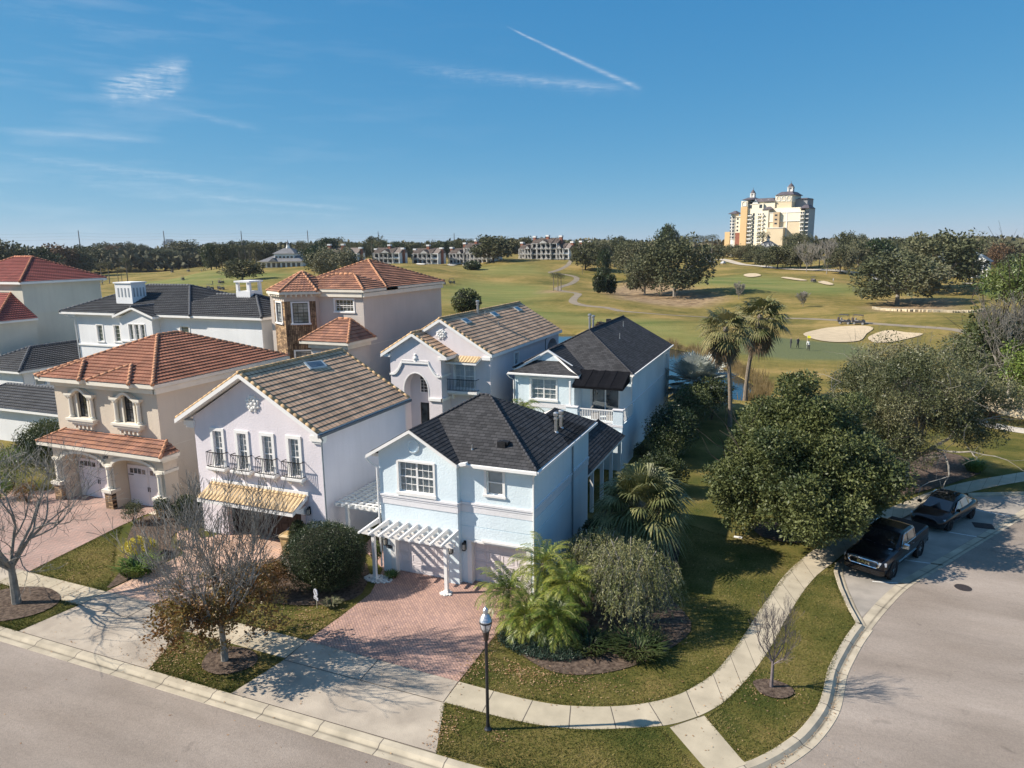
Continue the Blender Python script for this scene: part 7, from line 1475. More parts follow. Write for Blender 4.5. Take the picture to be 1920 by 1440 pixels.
t=thing('golf_flag','yellow flag on a thin pole on the putting green','flag',(.9,117.2,terr(.9,117.2))); b=B(); b.tube([(0,0,0),(0,0,2.1)],.015,5); obj('pole',b,M_white,t,org=(0,0,0)); b=B(); b.hexa([(0,-.01,1.7),(.5,-.03,1.68),(.5,-.02,1.69),(0,.01,1.7),(0,-.01,2.1),(.48,-.02,2.0),(.48,0,2.0),(0,.01,2.1)]); obj('cloth',b,mat('yellow_cloth',(.8,.72,.04),.8),t,org=(0,0,0))
# stone retaining wall by the right path, its red border, stones round the right oak
b=B(); rs=np.random.default_rng(8)
W0=[(13.2,79.5),(14.7,78.6),(17.3,77.6),(19.3,75.2),(22.5,72.5)]; Wp,_=resample(smooth(W0,4),70)
for k,(x,y) in enumerate(Wp):
    for j in range(5):
        s=.22+.2*rs.random(); b.obox((x+.3*j*.5+rs.normal()*.08,y+.35*j*.6+rs.normal()*.08,.12+j*.28),(1,-.7+rs.normal()*.3,rs.normal()*.2),s*2.0,s*1.1,s*.85,)
w=obj('stone_wall',b,mat('cream_boulders',(.42,.34,.22),.9,ns=2.5,col2=(.62,.53,.38),bump=.6,bs=9),org=(17,77,0)); tag(w,'low terraced wall of cream boulders beside the pale path','stone wall')
shrub('red_shrub_border','low dark red leafy border along the pale concrete path',16.6,74.9,.9,.8,.5,leafmat('red_border_leaves',(.07,.02,.02),(.14,.04,.03),None,ns=2),150,900,.07,cat='border')
RB=[o for o in COL.objects if o.name.startswith('red_shrub_border')][0]; rs=np.random.default_rng(12); C=[]
for (x,y) in resample([(13.6,78.3),(14.6,76.8),(16,74.9),(17.8,73.4),(20,71.6)],26)[0]: C.append((x-16.6,y-74.9,.25))
quadmesh('foliage',clumps(C,[.42]*len(C),90,.08,rs,.2,.5),MATS['red_border_leaves'],RB)
b=B()
for k in range(60): a=PI*1.0+PI*.9*k/60+rs.normal()*.02; b.obox((27+11*math.cos(a),193+22*math.sin(a)*.9+rs.normal()*.3,.25+terr(27+11*math.cos(a),193+20*math.sin(a))),(math.sin(a),math.cos(a),0),1.1,.6,.5)
tag(obj('stone_edging',b,MATS['cream_boulders'],org=(27,178,0)),'curved row of pale stones round the big right hand oak','stone edging')
# black fence behind the slotted chimney
b=B(); x0=-91
for k in range(24): x=x0+k*.9; b.box(x-.04,x+.04,73.96,74.04,0,1.3); 
b.box(x0,x0+21,73.98,74.02,1.2,1.27); b.box(x0,x0+21,73.98,74.02,.2,.26); tag(obj('metal_fence',b,M_black,org=(-80,74,0)),'black metal fence glimpsed between the cream and white houses','fence')
# dry leaves blown over lawns, beds and gutters
rs=np.random.default_rng(77); C=[]
def sc(n,cx,cy,sx,sy): 
    for k in range(n): C.append((cx+rs.normal()*sx,cy+rs.normal()*sy,.035))
sc(900,-21.5,19.0,1.5,.9);sc(260,-23,18.5,.5,.5);sc(900,-21,22.0,2.2,.8);sc(500,-19.3,23.2,.8,.6);sc(500,-33,23.5,2,1.2);sc(350,-33,20.2,2,1);sc(500,-9.2,22.3,1.3,.5);sc(320,-11,22.8,.25,1.2);sc(250,-10.3,18.6,.25,.6);sc(420,-9,22.7,1.2,.3);sc(220,-6,22.8,1.5,.6);sc(60,-8.4,18.9,.25,.2);sc(330,-26.8,24.5,1.5,1.8);sc(120,-16,24,2,2.5);sc(250,-.2,24.9,.6,.4);sc(150,0,22,2,1.5);sc(400,-4,33,2.5,6);sc(60,-26,17.8,6,.25)
C=np.array([c for c in C if c[1]>17.5 or True]); C[:,2]=np.where(C[:,1]<17.4,-.06,C[:,2]); C=C[(C[:,1]>17.0)]
L_=leafquads(C,.075,rs,.0,.6); L_[:,:,2]=C[:,2][:,None]+(L_[:,:,2]-C[:,2][:,None])*.3; L_[:,:,2]=np.maximum(L_[:,:,2],C[:,2][:,None]-.005)
o=quadmesh('fallen_leaves',L_,leafmat('dry_leaves',(.14,.07,.03),(.34,.19,.09),(.45,.30,.17),ns=3,tr=.1)); o['kind']='stuff'; o['label']='dry brown fallen leaves'; o['category']='fallen leaves'
C=[(-28+32*rs.random(),12+5*rs.random(),-.09) for k in range(90)]+[(-6+14*rs.random(),14+14*rs.random(),-.09) for k in range(25)]; C=np.array(C)
Kc=[]
for k in range(260):
    i=rs.integers(0,len(KERB)-2); s=rs.random(); a,c=KERB[i],KERB[i+1]; 
    if a[0]<-45: continue
    dx,dy=c[0]-a[0],c[1]-a[1]; q=math.hypot(dx,dy); o_=.42+rs.normal()*.07; Kc.append((a[0]+dx*s+dy/q*o_,a[1]+dy*s-dx/q*o_,-.07))
C=np.concatenate([C,np.array(Kc)]); L_=leafquads(C,.075,rs,0,.6); L_[:,:,2]=C[:,2][:,None]+np.abs(L_[:,:,2]-C[:,2][:,None])*.3
o=quadmesh('gutter_leaves',L_,MATS['dry_leaves']); o['kind']='stuff'; o['label']='scattered dry leaves on the road and kerb'; o['category']='fallen leaves'
# short grass on the near lawns
n_=150000; xs=rs.uniform(-37,4,n_*2); ys=17.5+22*rs.random(n_*2)**1.5
def inside(P,x,y):
    c=np.zeros(len(x),bool);j=len(P)-1
    for i in range(len(P)):
        a,b2=P[i],P[j]; m=((a[1]>y)!=(b2[1]>y))&(x<(b2[0]-a[0])*(y-a[1])/(b2[1]-a[1]+1e-12)+a[0]); c^=m; j=i
    return c
vg=[[(-22.7,17.5),(-18.65,17.5),(-18.25,19.85),(-23.75,19.95)],[(-10.0,17.5),(-6,17.7),(-3.6,18.6),(-2.1,19.7),(-3.6,21.3),(-4.7,20.75),(-5.9,20.25),(-7.2,19.95),(-8.4,19.8),(-11.0,19.8)],[(-11.05,21.25),(-9.7,21.2),(-8.4,21.2),(-7.2,21.3),(-6.2,21.6),(-5.0,22.1),(-4.0,22.75),(-3.2,23.6),(-2.6,24.5),(-2.1,25.6),(-1.7,27),(-1.3,28.8),(-.9,30.8),(-.5,32.6),(.1,34.8),(.8,37),(-7,40),(-5.2,35),(-5,31),(-3.6,28.5),(-3.9,26.6),(-5.2,24.5),(-6.6,23.35),(-8,23),(-9.3,23.5),(-10.5,25.1),(-11.05,26)],
 [(-2.2,22.4),(-.8,20.8),(.1,21.9),(1.15,24),(1.6,26),(2.2,29),(2.85,31.05),(2.3,34),(2.1,36.2),(1.5,35.2),(.95,33.5),(.55,31.8),(.15,30),(-.3,28),(-.7,26.2),(-1.2,24.8),(-1.7,23.5)],[(-35.7,21.5),(-30.2,21.5),(-31.5,22.9),(-34.6,25.5),(-36.5,27.5)],[(-23.75,21.45),(-18.3,21.45),(-18.1,24),(-19.4,22.6),(-22.8,22.2),(-24.1,23.5)],[(-36.2,17.5),(-30.45,17.5),(-30.1,20),(-36.2,20.1)]]
mk=np.zeros(len(xs),bool)
for P in vg: mk|=inside(P,xs,ys)
xs,ys=xs[mk],ys[mk]
ex_,ey_=[],[]
for P in vg:
    for a,c in zip(P,P[1:]+P[:1]):
        n2=int(math.dist(a,c)*110); s_=rng.random(n2); dx_,dy_=c[0]-a[0],c[1]-a[1]; q_=math.hypot(dx_,dy_)+1e-9; o_=rng.normal(size=n2)*.05
        ex_+=list(a[0]+dx_*s_+dy_/q_*o_); ey_+=list(a[1]+dy_*s_-dx_/q_*o_)
xs=np.concatenate([xs,ex_]); ys=np.concatenate([ys,ey_]); C=np.stack([xs,ys,np.zeros(len(xs))],1); az=rs.random(len(C))*6.28; h=.03+.035*rs.random(len(C)); w=.012
dx,dy=np.cos(az),np.sin(az); ln=.035*rs.normal(size=(len(C),2))
Q=np.stack([C+np.stack([-dx*w,-dy*w,0*dx],1),C+np.stack([dx*w,dy*w,0*dx],1),C+np.stack([ln[:,0]+dx*w*.4,ln[:,1]+dy*w*.4,h],1),C+np.stack([ln[:,0],ln[:,1],h],1)],1)
o=quadmesh('grass_blades',Q,leafmat('grass_blade',(.05,.07,.016),(.13,.125,.035),(.24,.20,.08),ns=.6,rough=.8,spec=.1,tr=.2)); o['kind']='stuff'; o['label']='short mown grass on the near lawns'; o['category']='grass'
# ground cover under the date palms
C=[]
for k in range(9000):
    a=rs.random()*6.28; r=rs.random()**.5; x,y=-9.0+1.9*r*math.cos(a),24.5+1.0*r*math.sin(a)
    if y>23.15+.25*(x+8)**2*.3: C.append((x,y,.05+.16*rs.random()))
o=quadmesh('ground_cover',leafquads(np.array(C),.10,rs,.2,.3,np.tile([0,0,.8],(len(C),1))),LM_liri); o['kind']='stuff'; o['label']='low dark grey green ground cover under the date palms'; o['category']='ground cover'
# ---------------------------------------------------------------- far trees
def proto_tree(kind,lm,bark,seed,n=50,per=70,size=.125,low=-.8,rz=.42,cz=.55,asp=.6):
    "a unit tree (height 1, crown radius 1) to be copied and scaled"
    rs=np.random.default_rng(seed); t=thing('oak_tree','x','tree',(0,0,0)); b=B(); b.tube([(0,0,-.06),(.02,.01,.22),(0,0,.45)],[.06,.04,.03],6,cap=False)
    for k in range(5): a=2*PI*k/5+rs.random(); b.tube([(0,0,.24),(.3*math.cos(a),.3*math.sin(a),.42),(.62*math.cos(a),.62*math.sin(a),.60)],[.035,.022,.01],5,cap=False)
    obj('trunk',b,bark,t,org=(0,0,0)); C=crown_centers((0,0,cz),1.08,1.08,rz*1.1,n,rs,low); C+=[(rs.normal()*.35,rs.normal()*.35,cz+rs.normal()*rz*.3) for _ in range(8)]
    Q=[]
    for c in C:
        r=.26*(.6+.8*rs.random()); v=rs.normal(size=(per,3)); v/=np.linalg.norm(v,axis=1)[:,None]; p=v*r*(.6+.4*rs.random(per))[:,None]; p[:,2]*=.42
        q=leafquads(np.array(c)+p,size,rs,.2,asp,v*.5); ctr=q.mean(1)[:,2]; q[:,:,2]=ctr[:,None]+(q[:,:,2]-ctr[:,None])*.5; Q.append(q)
    quadmesh('crown',np.concatenate(Q),lm,t); return t
PRT={'o':[proto_tree('o',LM_oaks,M_barkd,s) for s in (201,202)],'g':[proto_tree('g',LM_gr,M_barkp,s,n=60,per=140,size=.08) for s in (203,204)],'d':[proto_tree('d',LM_dk,M_barkd,s) for s in (205,)],'r':[proto_tree('r',LM_brn,M_barkd,s) for s in (206,)],'f':[proto_tree('f',LM_dk,M_barkd,s,cz=.55,rz=.5,low=-.95) for s in (207,)]}
TR=[(-383.8,243.6,20.6,11.2,'o','oak at the far left edge above the bright red roof'),(-384.5,257.6,17.3,9.8,'d','dark green round tree just right of the red roof ridge'),(-430.1,300.8,18.9,13.2,'r','brownish tree behind the red roof, left of two brown ones'),(-424.8,310.9,16.5,9.4,'o','oak above the right slope of the red roof'),(-467.6,350.9,18.8,12.8,'o','broad oak just right of the red roof on the course'),(-682.9,531.8,17.4,12.3,'o','far oak beyond the left fairway, left of the orange one'),(-609.8,485.4,14.7,7.1,'r','orange brown tree beyond the far left fairway'),(-682.4,557.6,16.8,16.2,'o','wide oak beyond the far left fairway, right of the orange tree'),(-597.5,504.1,14.5,9.3,'o','smaller oak right of the wide one beyond the far left fairway'),(-428.8,381.8,15.1,13.1,'g','pale grey tree at the left edge of the dark oak group'),(-450.3,419.0,18.0,14.2,'o','large dark oak right of the pale grey tree on the left'),(-476.4,461.0,15.9,10.9,'o','dark oak left of the palm row near the clubhouse'),
(-209.3,223.3,8.2,6.4,'o','lone low oak on the fairway below the clubhouse'),(-204.8,266.2,10.7,6.8,'d','dark oak, left half of the pair above the stone tower roof'),(-172.2,234.5,12.7,8.9,'g','greyer oak, right half of the pair above the stone tower roof'),(-144.3,326.1,12.0,10.6,'o','large dark oak standing alone between the villas'),(-90.9,307.0,11.4,6.4,'o','round oak right of the curving cart path'),(-85.1,305.7,13.0,5.7,'g','pale oak behind the small dark fir'),(-73.9,276.0,12.3,2.6,'f','narrow dark fir on the slope right of the villas'),(-84.7,334.5,12.3,7.7,'g','grey oak on the slope behind the narrow fir'),(-65.9,289.7,14.1,7.9,'g','big grey oak above the bare sandy slope'),(-48.3,230.9,12.8,6.3,'g','oak left of the largest oak on the sandy slope'),(-37.6,225.8,18.3,9.8,'g','largest oak on the course with a long shadow to its right'),(-80.0,447.7,22.0,6.8,'d','tall dark tree rising above the treeline left of the hotel'),
(-57.0,491.0,8.5,5.7,'o','parking lot oak, first from the left below the palm row'),(-51.5,497.6,9.3,5.7,'o','parking lot oak, second from the left below the palm row'),(-37.9,422.6,8.2,4.8,'o','parking lot oak, third from the left'),(-31.1,409.4,9.0,5.0,'o','parking lot oak, fourth from the left'),(-24.2,389.4,9.4,4.7,'o','parking lot oak below the left part of the hotel'),(-16.6,341.6,9.6,4.3,'g','grey oak below the white pavilion'),(-11.4,334.7,9.6,4.7,'o','oak below the right part of the hotel'),(-6.3,334.8,10.0,4.2,'o','oak below the right end of the hotel'),(-2.2,334.9,10.9,5.6,'g','last grey oak at the right end of the parking row'),
(12.9,315.1,11.2,5.2,'g','grey oak right of the bare trees by the entry road'),(20.1,329.3,11.8,6.2,'g','grey green oak by the entry road left of a dark one'),(26.8,327.8,12.7,6.6,'d','very dark oak by the entry road'),(23.1,213.1,13.8,10.2,'g','broad spreading oak ringed by stones on the right fairway'),(42.0,280.0,19.9,12.8,'g','tallest oak behind the broad one on the right'),(64.0,369.8,12.4,6.2,'d','dark tree left of the white columned house'),(75,330,11,5.5,'d','dark tree before the pale house roof at the right edge'),(85.1,404.1,12.8,5.6,'r','bare brown tree just right of the white columned house'),(68.3,494.1,14.5,9.7,'g','grey tree behind the tallest right hand oak'),(103.4,519.4,13.2,7.9,'r','brown tree beyond the white columned house')]
used=set(); random.seed(5)
def place(kind,x,y,h,r,label,name='oak_tree',group=None):
    L=PRT[kind]; p=L[random.randrange(len(L))]
    if p.name not in used and p.get('label')=='x': t=p; used.add(p.name)
    else: t=dup(p,(0,0,0))
    t.location=(x,y,terr(x,y)-.3); t.rotation_euler=(0,0,random.random()*6.28); t.scale=(r,r*(.9+.2*random.random()),h/.98); t['label']=label
    if group: t['group']=group
    elif 'group' in t: del t['group']
    return t
for (x,y,h,r,k,lab) in TR: place(k,x,y,h*1.03,r*(1.3 if 'parking' in lab or 'below the' in lab else 1.05),lab)
BG=[(-312.5,309.8,16.3,5.2,'d'),(-303.1,312.2,15.0,5.2,'o'),(-315.8,333.4,13.7,6.8,'g'),(-314.6,349.0,14.5,5.9,'g'),(-294.9,335.2,13.2,7.3,'o'),(-288.6,365.1,12.6,7.3,'g'),(-262.5,350.6,12.7,6.6,'d'),(-261.9,372.8,12.2,5.4,'g'),(-252.4,369.8,12.2,6.6,'g'),(-253.4,393.9,13.1,6.6,'d'),(-236.3,385.0,11.7,6.3,'d'),(-229.3,391.4,11.8,5.9,'g'),(-220.2,399.0,13.0,5.3,'o'),(-212.3,399.8,12.0,6.4,'d'),(-199.7,400.3,12.0,5.3,'o'),(-207.0,411.8,11.7,5.8,'d'),(-185.3,409.2,12.5,5.8,'d'),(-191.5,429.0,12.2,7.3,'o'),(-177.7,424.4,12.5,7.4,'o'),(-165.5,425.4,12.6,5.7,'o'),(-156.8,427.4,12.1,5.4,'g'),(-148.8,433.2,12.2,5.2,'g'),(-140.5,439.1,11.6,5.9,'g'),(-131.2,426.4,11.4,5.7,'g'),(-126.3,430.8,11.8,7.2,'o'),(-120.7,434.2,13.0,6.4,'g'),(-110.0,424.5,13.5,6.2,'o'),(-98.3,415.4,14.8,5.7,'o')]
for (x,y,h,r,k) in BG: place(k,x*1.03,y*1.03,h*.96,r*1.1,'tree in the line behind the clubhouse and villas on the horizon',group='trees behind the clubhouse and villas')
# more trees seen between those, along the skyline
ex=[(-330,505,9,'o'),(-420,560,10,'g'),(-20,560,9,'o'),(30,540,9,'g'),(60,560,10,'o'),(95,470,9,'g'),(-90,560,9,'d'),(-140,560,10,'o'),(118,440,8,'o'),(130,480,9,'r'),(50,440,8,'o'),(80,520,9,'o'),(-5,480,8,'g'),(20,450,7,'o'),(-530,560,11,'o'),(-600,600,12,'g'),(-380,520,10,'o'),(-480,520,10,'d'),(38,395,7,'g'),(56,400,7,'r')]
for (x,y,r,k) in ex: place(k,x,y,12+r*.35+random.random()*2,r,'distant tree standing in front of the far woods',group='distant trees before the woods')
# far woods: one object
rs=np.random.default_rng(300); Q=[]
for k in range(2900):
    a=R(-66+90*rs.random()); r=560*(1+9*rs.random()**2.2)
    if -33<math.degrees(a)+22.5+0<-60: continue
    x,y=r*math.sin(a),r*math.cos(a); h=(9+5*rs.random())*(1 if r<2500 else 1.15); w=7+5*rs.random(); n_=110 if r<1000 else 26
    v=rs.normal(size=(n_,3)); v/=np.linalg.norm(v,axis=1)[:,None]; v[:,2]=np.abs(v[:,2])*.95-.25; p=v*np.array([w,w,h*.45])*(1+.12*rs.normal(size=(n_,1)))+np.array([x,y,terr(x,y)+h*.52]); q=leafquads(p,w*.34*(1 if n_>60 else 1.7),rs,.2,.7); Q.append(q)
o=quadmesh('far_woods',np.concatenate(Q),LM_far); o['kind']='stuff'; o['label']='far off woods along the horizon'; o['category']='woods'
# far palms ------------------------------------------------------------------
def proto_palm(lm,seed):
    rs=np.random.default_rng(seed); t=thing('palm_tree','x','palm tree',(0,0,0)); b=B(); b.tube([(0,0,-.03),(0,0,.84)],[.022,.016],6); obj('trunk',b,M_ptrunk,t,org=(0,0,0)); Q=[]
    for k in range(30):
        az=k*2.4; el=1.2-1.7*k/30; _,q=frondF(Vector((0,0,.84)),az,el,.26,rs,nl=9,lw=.011,ll=.07,droop=1.1); Q+=q
    quadmesh('fronds',np.array([[tuple(v) for v in q] for q in Q]),lm,t); return t
PP=[proto_palm(LM_oaks,401),proto_palm(LM_palm,402)]; pu=[False,False]
def ppalm(i,x,y,h,label,group=None,w=1.0):
    if not pu[i]: t=PP[i]; pu[i]=True
    else: t=dup(PP[i],(0,0,0))
    t.location=(x,y,terr(x,y)-.1); t.scale=(h*w,h*w,h); t.rotation_euler=(0,0,random.random()*6); t['label']=label
    if group: t['group']=group
    elif 'group' in t: del t['group']
for (x,y,h) in ((-323.1,320.4,16.9),(-321.1,322.4,15.7),(-318.8,324.6,15.4),(-316.5,326.9,14.8),(-314.0,329.3,14.2),(-311.6,331.5,13.4),(-309.2,333.8,12.9),(-307.3,335.6,12.7),(-304.8,337.8,13.0)): ppalm(0,x,y,h,'palm in the dense row left of the clubhouse','palm row left of the clubhouse')
for (x,y,h) in ((-73.5,449.0,16.9),(-68.5,449.8,16.4),(-63.7,450.5,16.0),(-59.0,451.2,15.6),(-53.7,451.8,15.5)): ppalm(0,x,y,h+.8,'palm in the even row of five left of the hotel','palm row left of the hotel',1.3)
for (x,y,h) in ((-1.5,455.0,13.0),(1.1,455.0,13.5),(3.9,455.0,12.5),(7.7,454.9,11.8),(11.1,454.9,11.8)): ppalm(0,x,y,h+1,'palm in the cluster just right of the hotel','palms right of the hotel',1.1)
for (x,y,h) in ((-360.3,277.9,12.6),(-358.1,280.7,13.0),(-352.5,287.7,13.9)): ppalm(0,x,y,h,'tall palm in the small bunch on the far left fairway','palms on the far left fairway')
for (x,y,h) in ((-355.4,284.1,8.5),(-354.3,285.5,8.3)): ppalm(0,x,y,h,'short palm in the small bunch on the far left fairway','short palms on the far left fairway')
for (x,y,h) in ((-77.9,225.7,6.6),(-76.5,226.1,6.6),(-75.3,225.8,6.2)): ppalm(0,x,y,h,'slim palm in the trio beside the fork of the cart path','three slim palms by the cart path',1.1)
for (x,y,h,i,l_) in ((-287.0,353.1,12.5,0,'palm right of the clubhouse, shorter of two'),(-284.6,355.0,13.2,0,'palm right of the clubhouse, taller of two'),(-250.6,379.8,14.1,0,'palm left of the first white villa'),(-230.9,357.5,12.5,0,'palm in front of the first white villa edge'),(-201.4,408.0,12.6,0,'palm behind the third villa roof, left one'),(-197.0,409.8,12.1,0,'palm behind the third villa roof, right one'),(2.1,338.9,9.4,1,'yellow green palm by the entry road, left one'),(5.4,337.9,8.4,1,'yellow green palm by the entry road, right one'),(-88.4,294.0,4.1,0,'low palm under the oaks right of the cart path'),(20.9,120.2,3.8,0,'small palm at the bend of the path near the right bunker'),(-152.7,308.3,2.4,0,'small palm above the round clipped shrub'),(-24.6,454.3,17.9,0,'palm in front of the hotel balconies'),(-11.2,454.9,15.4,0,'palm in front of the right part of the hotel')): ppalm(i,x,y,h,l_,None,1.2)
solidball('round_shrub','low round clipped dark shrub on the fairway before the villas',-138.9,290.6,3.4,3.4,3.4,LM_dk,160,700,.8)
solidball('round_shrub','dark rounded bush behind the brown tile roof',-73.3,149.6,3.0,3.0,5.6,LM_mag,161,1800,.5)
for i,(x,y,rx,h,l_) in enumerate(((-60.5,219.5,1.7,6.4,'upright dark conifer on the sandy slope, left of three'),(-62,232,1.4,5.6,'upright dark conifer on the sandy slope, rear of three'),(-57.4,222.5,1.5,6.2,'upright dark conifer on the sandy slope, right of three'))): solidball('conifer',l_,x,y,rx,rx,h,LM_dk,165+i,1100,.5,'tree')
for i,(x,y,h,l_) in enumerate(((0.4,321.1,11,'bare grey tree by the entry road, left one'),(8.0,313.4,12,'taller bare grey tree by the entry road'),(-17.5,216,4.5,'small bare shrub tree in the rough mid right'),(0,200,3.6,'tiny bare sapling in the rough right of the tall palms'))): bare('bare_tree',l_,x,y,170+i,.16*h/11,h*.2,h*.30,4,M_barkp,.5,(2,3),.3,7,minr=.05,tilt=.8)
# right foreground trees
bigtree('pine_tree','bright green pine rising at the right edge of the frame','tree',21.0,84.5,14.6,4.6,2.6,12.0,LM_pine,M_barkd,181,nc=34,per=240,size=.42,cr=1.5,asp=.25,tr=.25,tz=4,lev=4)
bigtree('evergreen_tree','dark dense evergreen tree on the right below the pine','tree',18.6,86.5,8.6,4.0,3.8,5.2,LM_mag,M_barkd,182,nc=52,per=200,size=.34,cr=1.5,tr=.2,lev=4,low=-.9)
bigtree('evergreen_tree','bright green tree cut by the right edge near the stone wall','tree',21.5,80.0,7.2,3.2,3.0,4.0,LM_brt,M_barkd,183,nc=40,per=200,size=.3,cr=1.2,tr=.2,lev=4,low=-.9)
bigtree('grey_tree','sparse grey tree behind the bare oak on the right','tree',12.3,72.0,8.0,4.2,2.7,4.6,LM_gr,M_barkp,184,nc=46,per=90,size=.2,cr=1.2,tr=.2,lev=5,low=-.5)
bigtree('grey_tree','low pale grey tree left of the path bend','tree',7.6,74,7.6,3.6,2.4,4.6,LM_gr,M_barkp,185,nc=40,per=90,size=.2,cr=1.2,tr=.2,lev=5,low=-.5)
bare('bare_tree','leafless grey tree in front of the dark evergreen on the right',19.4,82.0,186,.16,2.5,2.6,5,M_barkp,.45,(2,3),.35,7,minr=.02,tilt=.7)
# ---------------------------------------------------------------- far buildings
def each(name,b,m,par):
    "every box of b as a part of its own"
    for k in range(len(b.f)//6):
        q=B(); q.v=b.v[8*k:8*k+8]; q.f=[tuple(i-8*k for i in f) for f in b.f[6*k:6*k+6]]; q.uv=[None]*6; q.mi=[0]*6; obj(name,q,m,par,org=(0,0,0))
def far_frame(x,y,ang=0):
    "local frame whose -y side faces the camera"
    a=math.atan2(-x,y)+ang; return a
M_fw=mat('far_white',(.74,.73,.71),.8,.04); M_fgrey=mat('far_grey_siding',(.22,.22,.23),.8,.1); M_froof=mat('far_brown_roof',(.19,.155,.135),.9,.12,ns=.6); M_fgreyroof=mat('far_grey_roof',(.16,.16,.17),.9,.12,ns=.6); M_fdark=mat('far_window',(.035,.04,.05),.15,.3,spec=.8,ns=.4); M_fcream=mat('far_cream',(.58,.46,.28),.85,.06); M_fbrick=mat('far_red_brick',(.28,.11,.07),.9,.15)
def gable_roof_b(b,x0,x1,y0,y1,z,zr,axis='x'):
    if axis=='x': ym=(y0+y1)/2; P=[(x0,y0,z),(x1,y0,z),(x1,y1,z),(x0,y1,z),(x0,ym,zr),(x1,ym,zr)]; F_=[(0,1,5,4),(2,3,4,5),(1,2,5),(3,0,4),(3,2,1,0)]
    else: xm=(x0+x1)/2; P=[(x0,y0,z),(x1,y0,z),(x1,y1,z),(x0,y1,z),(xm,y0,zr),(xm,y1,zr)]; F_=[(1,2,5,4),(3,0,4,5),(0,1,4),(2,3,5),(3,2,1,0)]
    for f in F_: b.face([P[i] for i in f])
def villa(label,x,y,secs,ang=0,group='golf villas along the fairway',chim=(),dz=0):
    "secs: (x0,x1,storeys,gabled)"
    a=far_frame(x,y,ang-.5); t=thing('golf_villa',label,'villa',(x,y,terr(x,y)+dz),group,rz=a); t.scale=(.95,.95,.88); w=B();r=B();g=B();c=B()
    for (x0,x1,n_,gb,yo) in secs:
        hh=3.1*n_; w.box(x0,x1,yo,9,0,hh); gable_roof_b(r,x0-.4,x1+.4,yo-.4,9.4,hh,hh+3.0)
        k=max(1,round((x1-x0)/2.6)); ww=(x1-x0)/k
        for s_ in range(n_):
            for i in range(k):
                q=x0+ww*i; g.box(q+.5,q+ww-.5,yo-.02,yo+.1,3.1*s_+.7,3.1*s_+2.3)
            w.box(x0-.1,x1+.1,yo-.9,yo,3.1*(s_+1)-.25,3.1*(s_+1)); 
        for i in range(k+1): w.box(x0+ww*i-.16,x0+ww*i+.16,yo-.95,yo-.65,0,hh)
        if gb: xm=(x0+x1)/2; q=(x1-x0)*.5; gable_roof_b(r,xm-q*.78,xm+q*.78,yo-1.2,yo+4,hh-.05,hh+2.2,'y'); w.face([(xm-q*.62,yo-1.23,hh-.05),(xm+q*.62,yo-1.23,hh-.05),(xm,yo-1.23,hh+1.75)])
        obj('wall',w,M_fw,t,org=(0,0,0)); obj('roof',r,M_froof,t,org=(0,0,0)); each('window',g,M_fdark,t)
    if chim:
        for (xc,zc) in chim: c=B(); c.box(xc-.75,xc+.75,3,4.6,0,zc-.9); ch=obj('chimney',c,M_fbrick,t,org=(0,0,0)); k=B(); k.box(xc-.95,xc+.95,2.8,4.8,zc-.9,zc); obj('chimney_cap',k,M_fw,ch,org=(0,0,0))
    return t
def azr(px,r):  # fixed bearings measured once from the camera
    return px
villa('white and grey two storey villa behind the twin oaks with several gables',-222,300,[(-10,-2,2,True,0),(-2,6,2,False,1.5),(6,15,2,True,0)],chim=((-10.2,10),(-3,11.5),(5,11.5),(15.2,9.5)),dz=0)
villa('narrow white villa with one wide gable, left of the similar pair',-197.7,312.7,[(-7.6,-4,2,False,0),(-4,4.2,2,True,-.8),(4.2,7.8,2,False,0)],chim=((-8.2,8.8),(0,11),(8,9)))
villa('narrow white villa with one wide gable, right of the similar pair',-180.9,322.8,[(-7.6,-4,2,False,0),(-4,4.2,2,True,-.8),(4.2,7.8,2,False,0)],chim=((-8.2,9),(0,11.2),(8,9.5)))
villa('three storey white villa half hidden by the lone large oak',-162.0,332.6,[(-11,-6,2,False,0),(-6,-1.5,2,True,-.8),(-1.5,2.5,3,False,0),(2.5,10,3,True,-.8),(10,17,2,False,0)],chim=((-11.4,10),(-3,12.5),(4,14)))
villa('widest three storey white villa with stepped wings at the end of the row',-126.4,347.7,[(-14,-10,2,False,0),(-10,-6,2,True,-.8),(-6,-2.5,3,False,0),(-2.5,6,3,True,-.8),(6,9.5,3,False,0),(9.5,13.5,2,True,-.8),(13.5,16.5,2,False,0)],chim=((-14.4,10.3),(-6.3,13.6),(1.8,14),(9.8,13.6),(16.6,10.2)))
villa('cream end of a villa peeking past the oak right of the row',-107,356,[(-4,4,2,False,0)],chim=((-3,10.5),(2.5,10.5)))
# clubhouse
x,y=-239.2,282.3; t=thing('clubhouse','grey roofed white clubhouse with a small cupola on the left horizon','clubhouse',(x,y,terr(x,y)-.6),rz=far_frame(x,y,-.45)); w=B();r=B();g=B()
w.box(-11,11,0,14,0,3.4); w.box(-4.5,6,2,12,3.4,7.2); 
for (x0,x1,y0,y1,z0,z1,ix,iy) in ((-12,12,-1,15,3.4,6.2,6,5),(-5.2,6.7,1.3,12.7,7.2,9.8,4,4.5)): r.hexa([(x0,y0,z0),(x1,y0,z0),(x1,y1,z0),(x0,y1,z0),(x0+ix,y0+iy,z1),(x1-ix,y0+iy,z1),(x1-ix,y1-iy,z1),(x0+ix,y1-iy,z1)])
r.lathe((.8,7,9.7),[(.9,2.0),(.75,2.4),(.3,3.2),(.05,4.2)],8); w.lathe((.8,7,9.4),[(1.1,0),(1.1,1.0),(.8,1.1),(.75,2.4)],8); gable_roof_b(r,-6,-1,-2,4,3.3,5.2,'y')
for k in range(8): g.box(-10+k*2.6,-8.4+k*2.6,-.05,.05,.6,2.8)
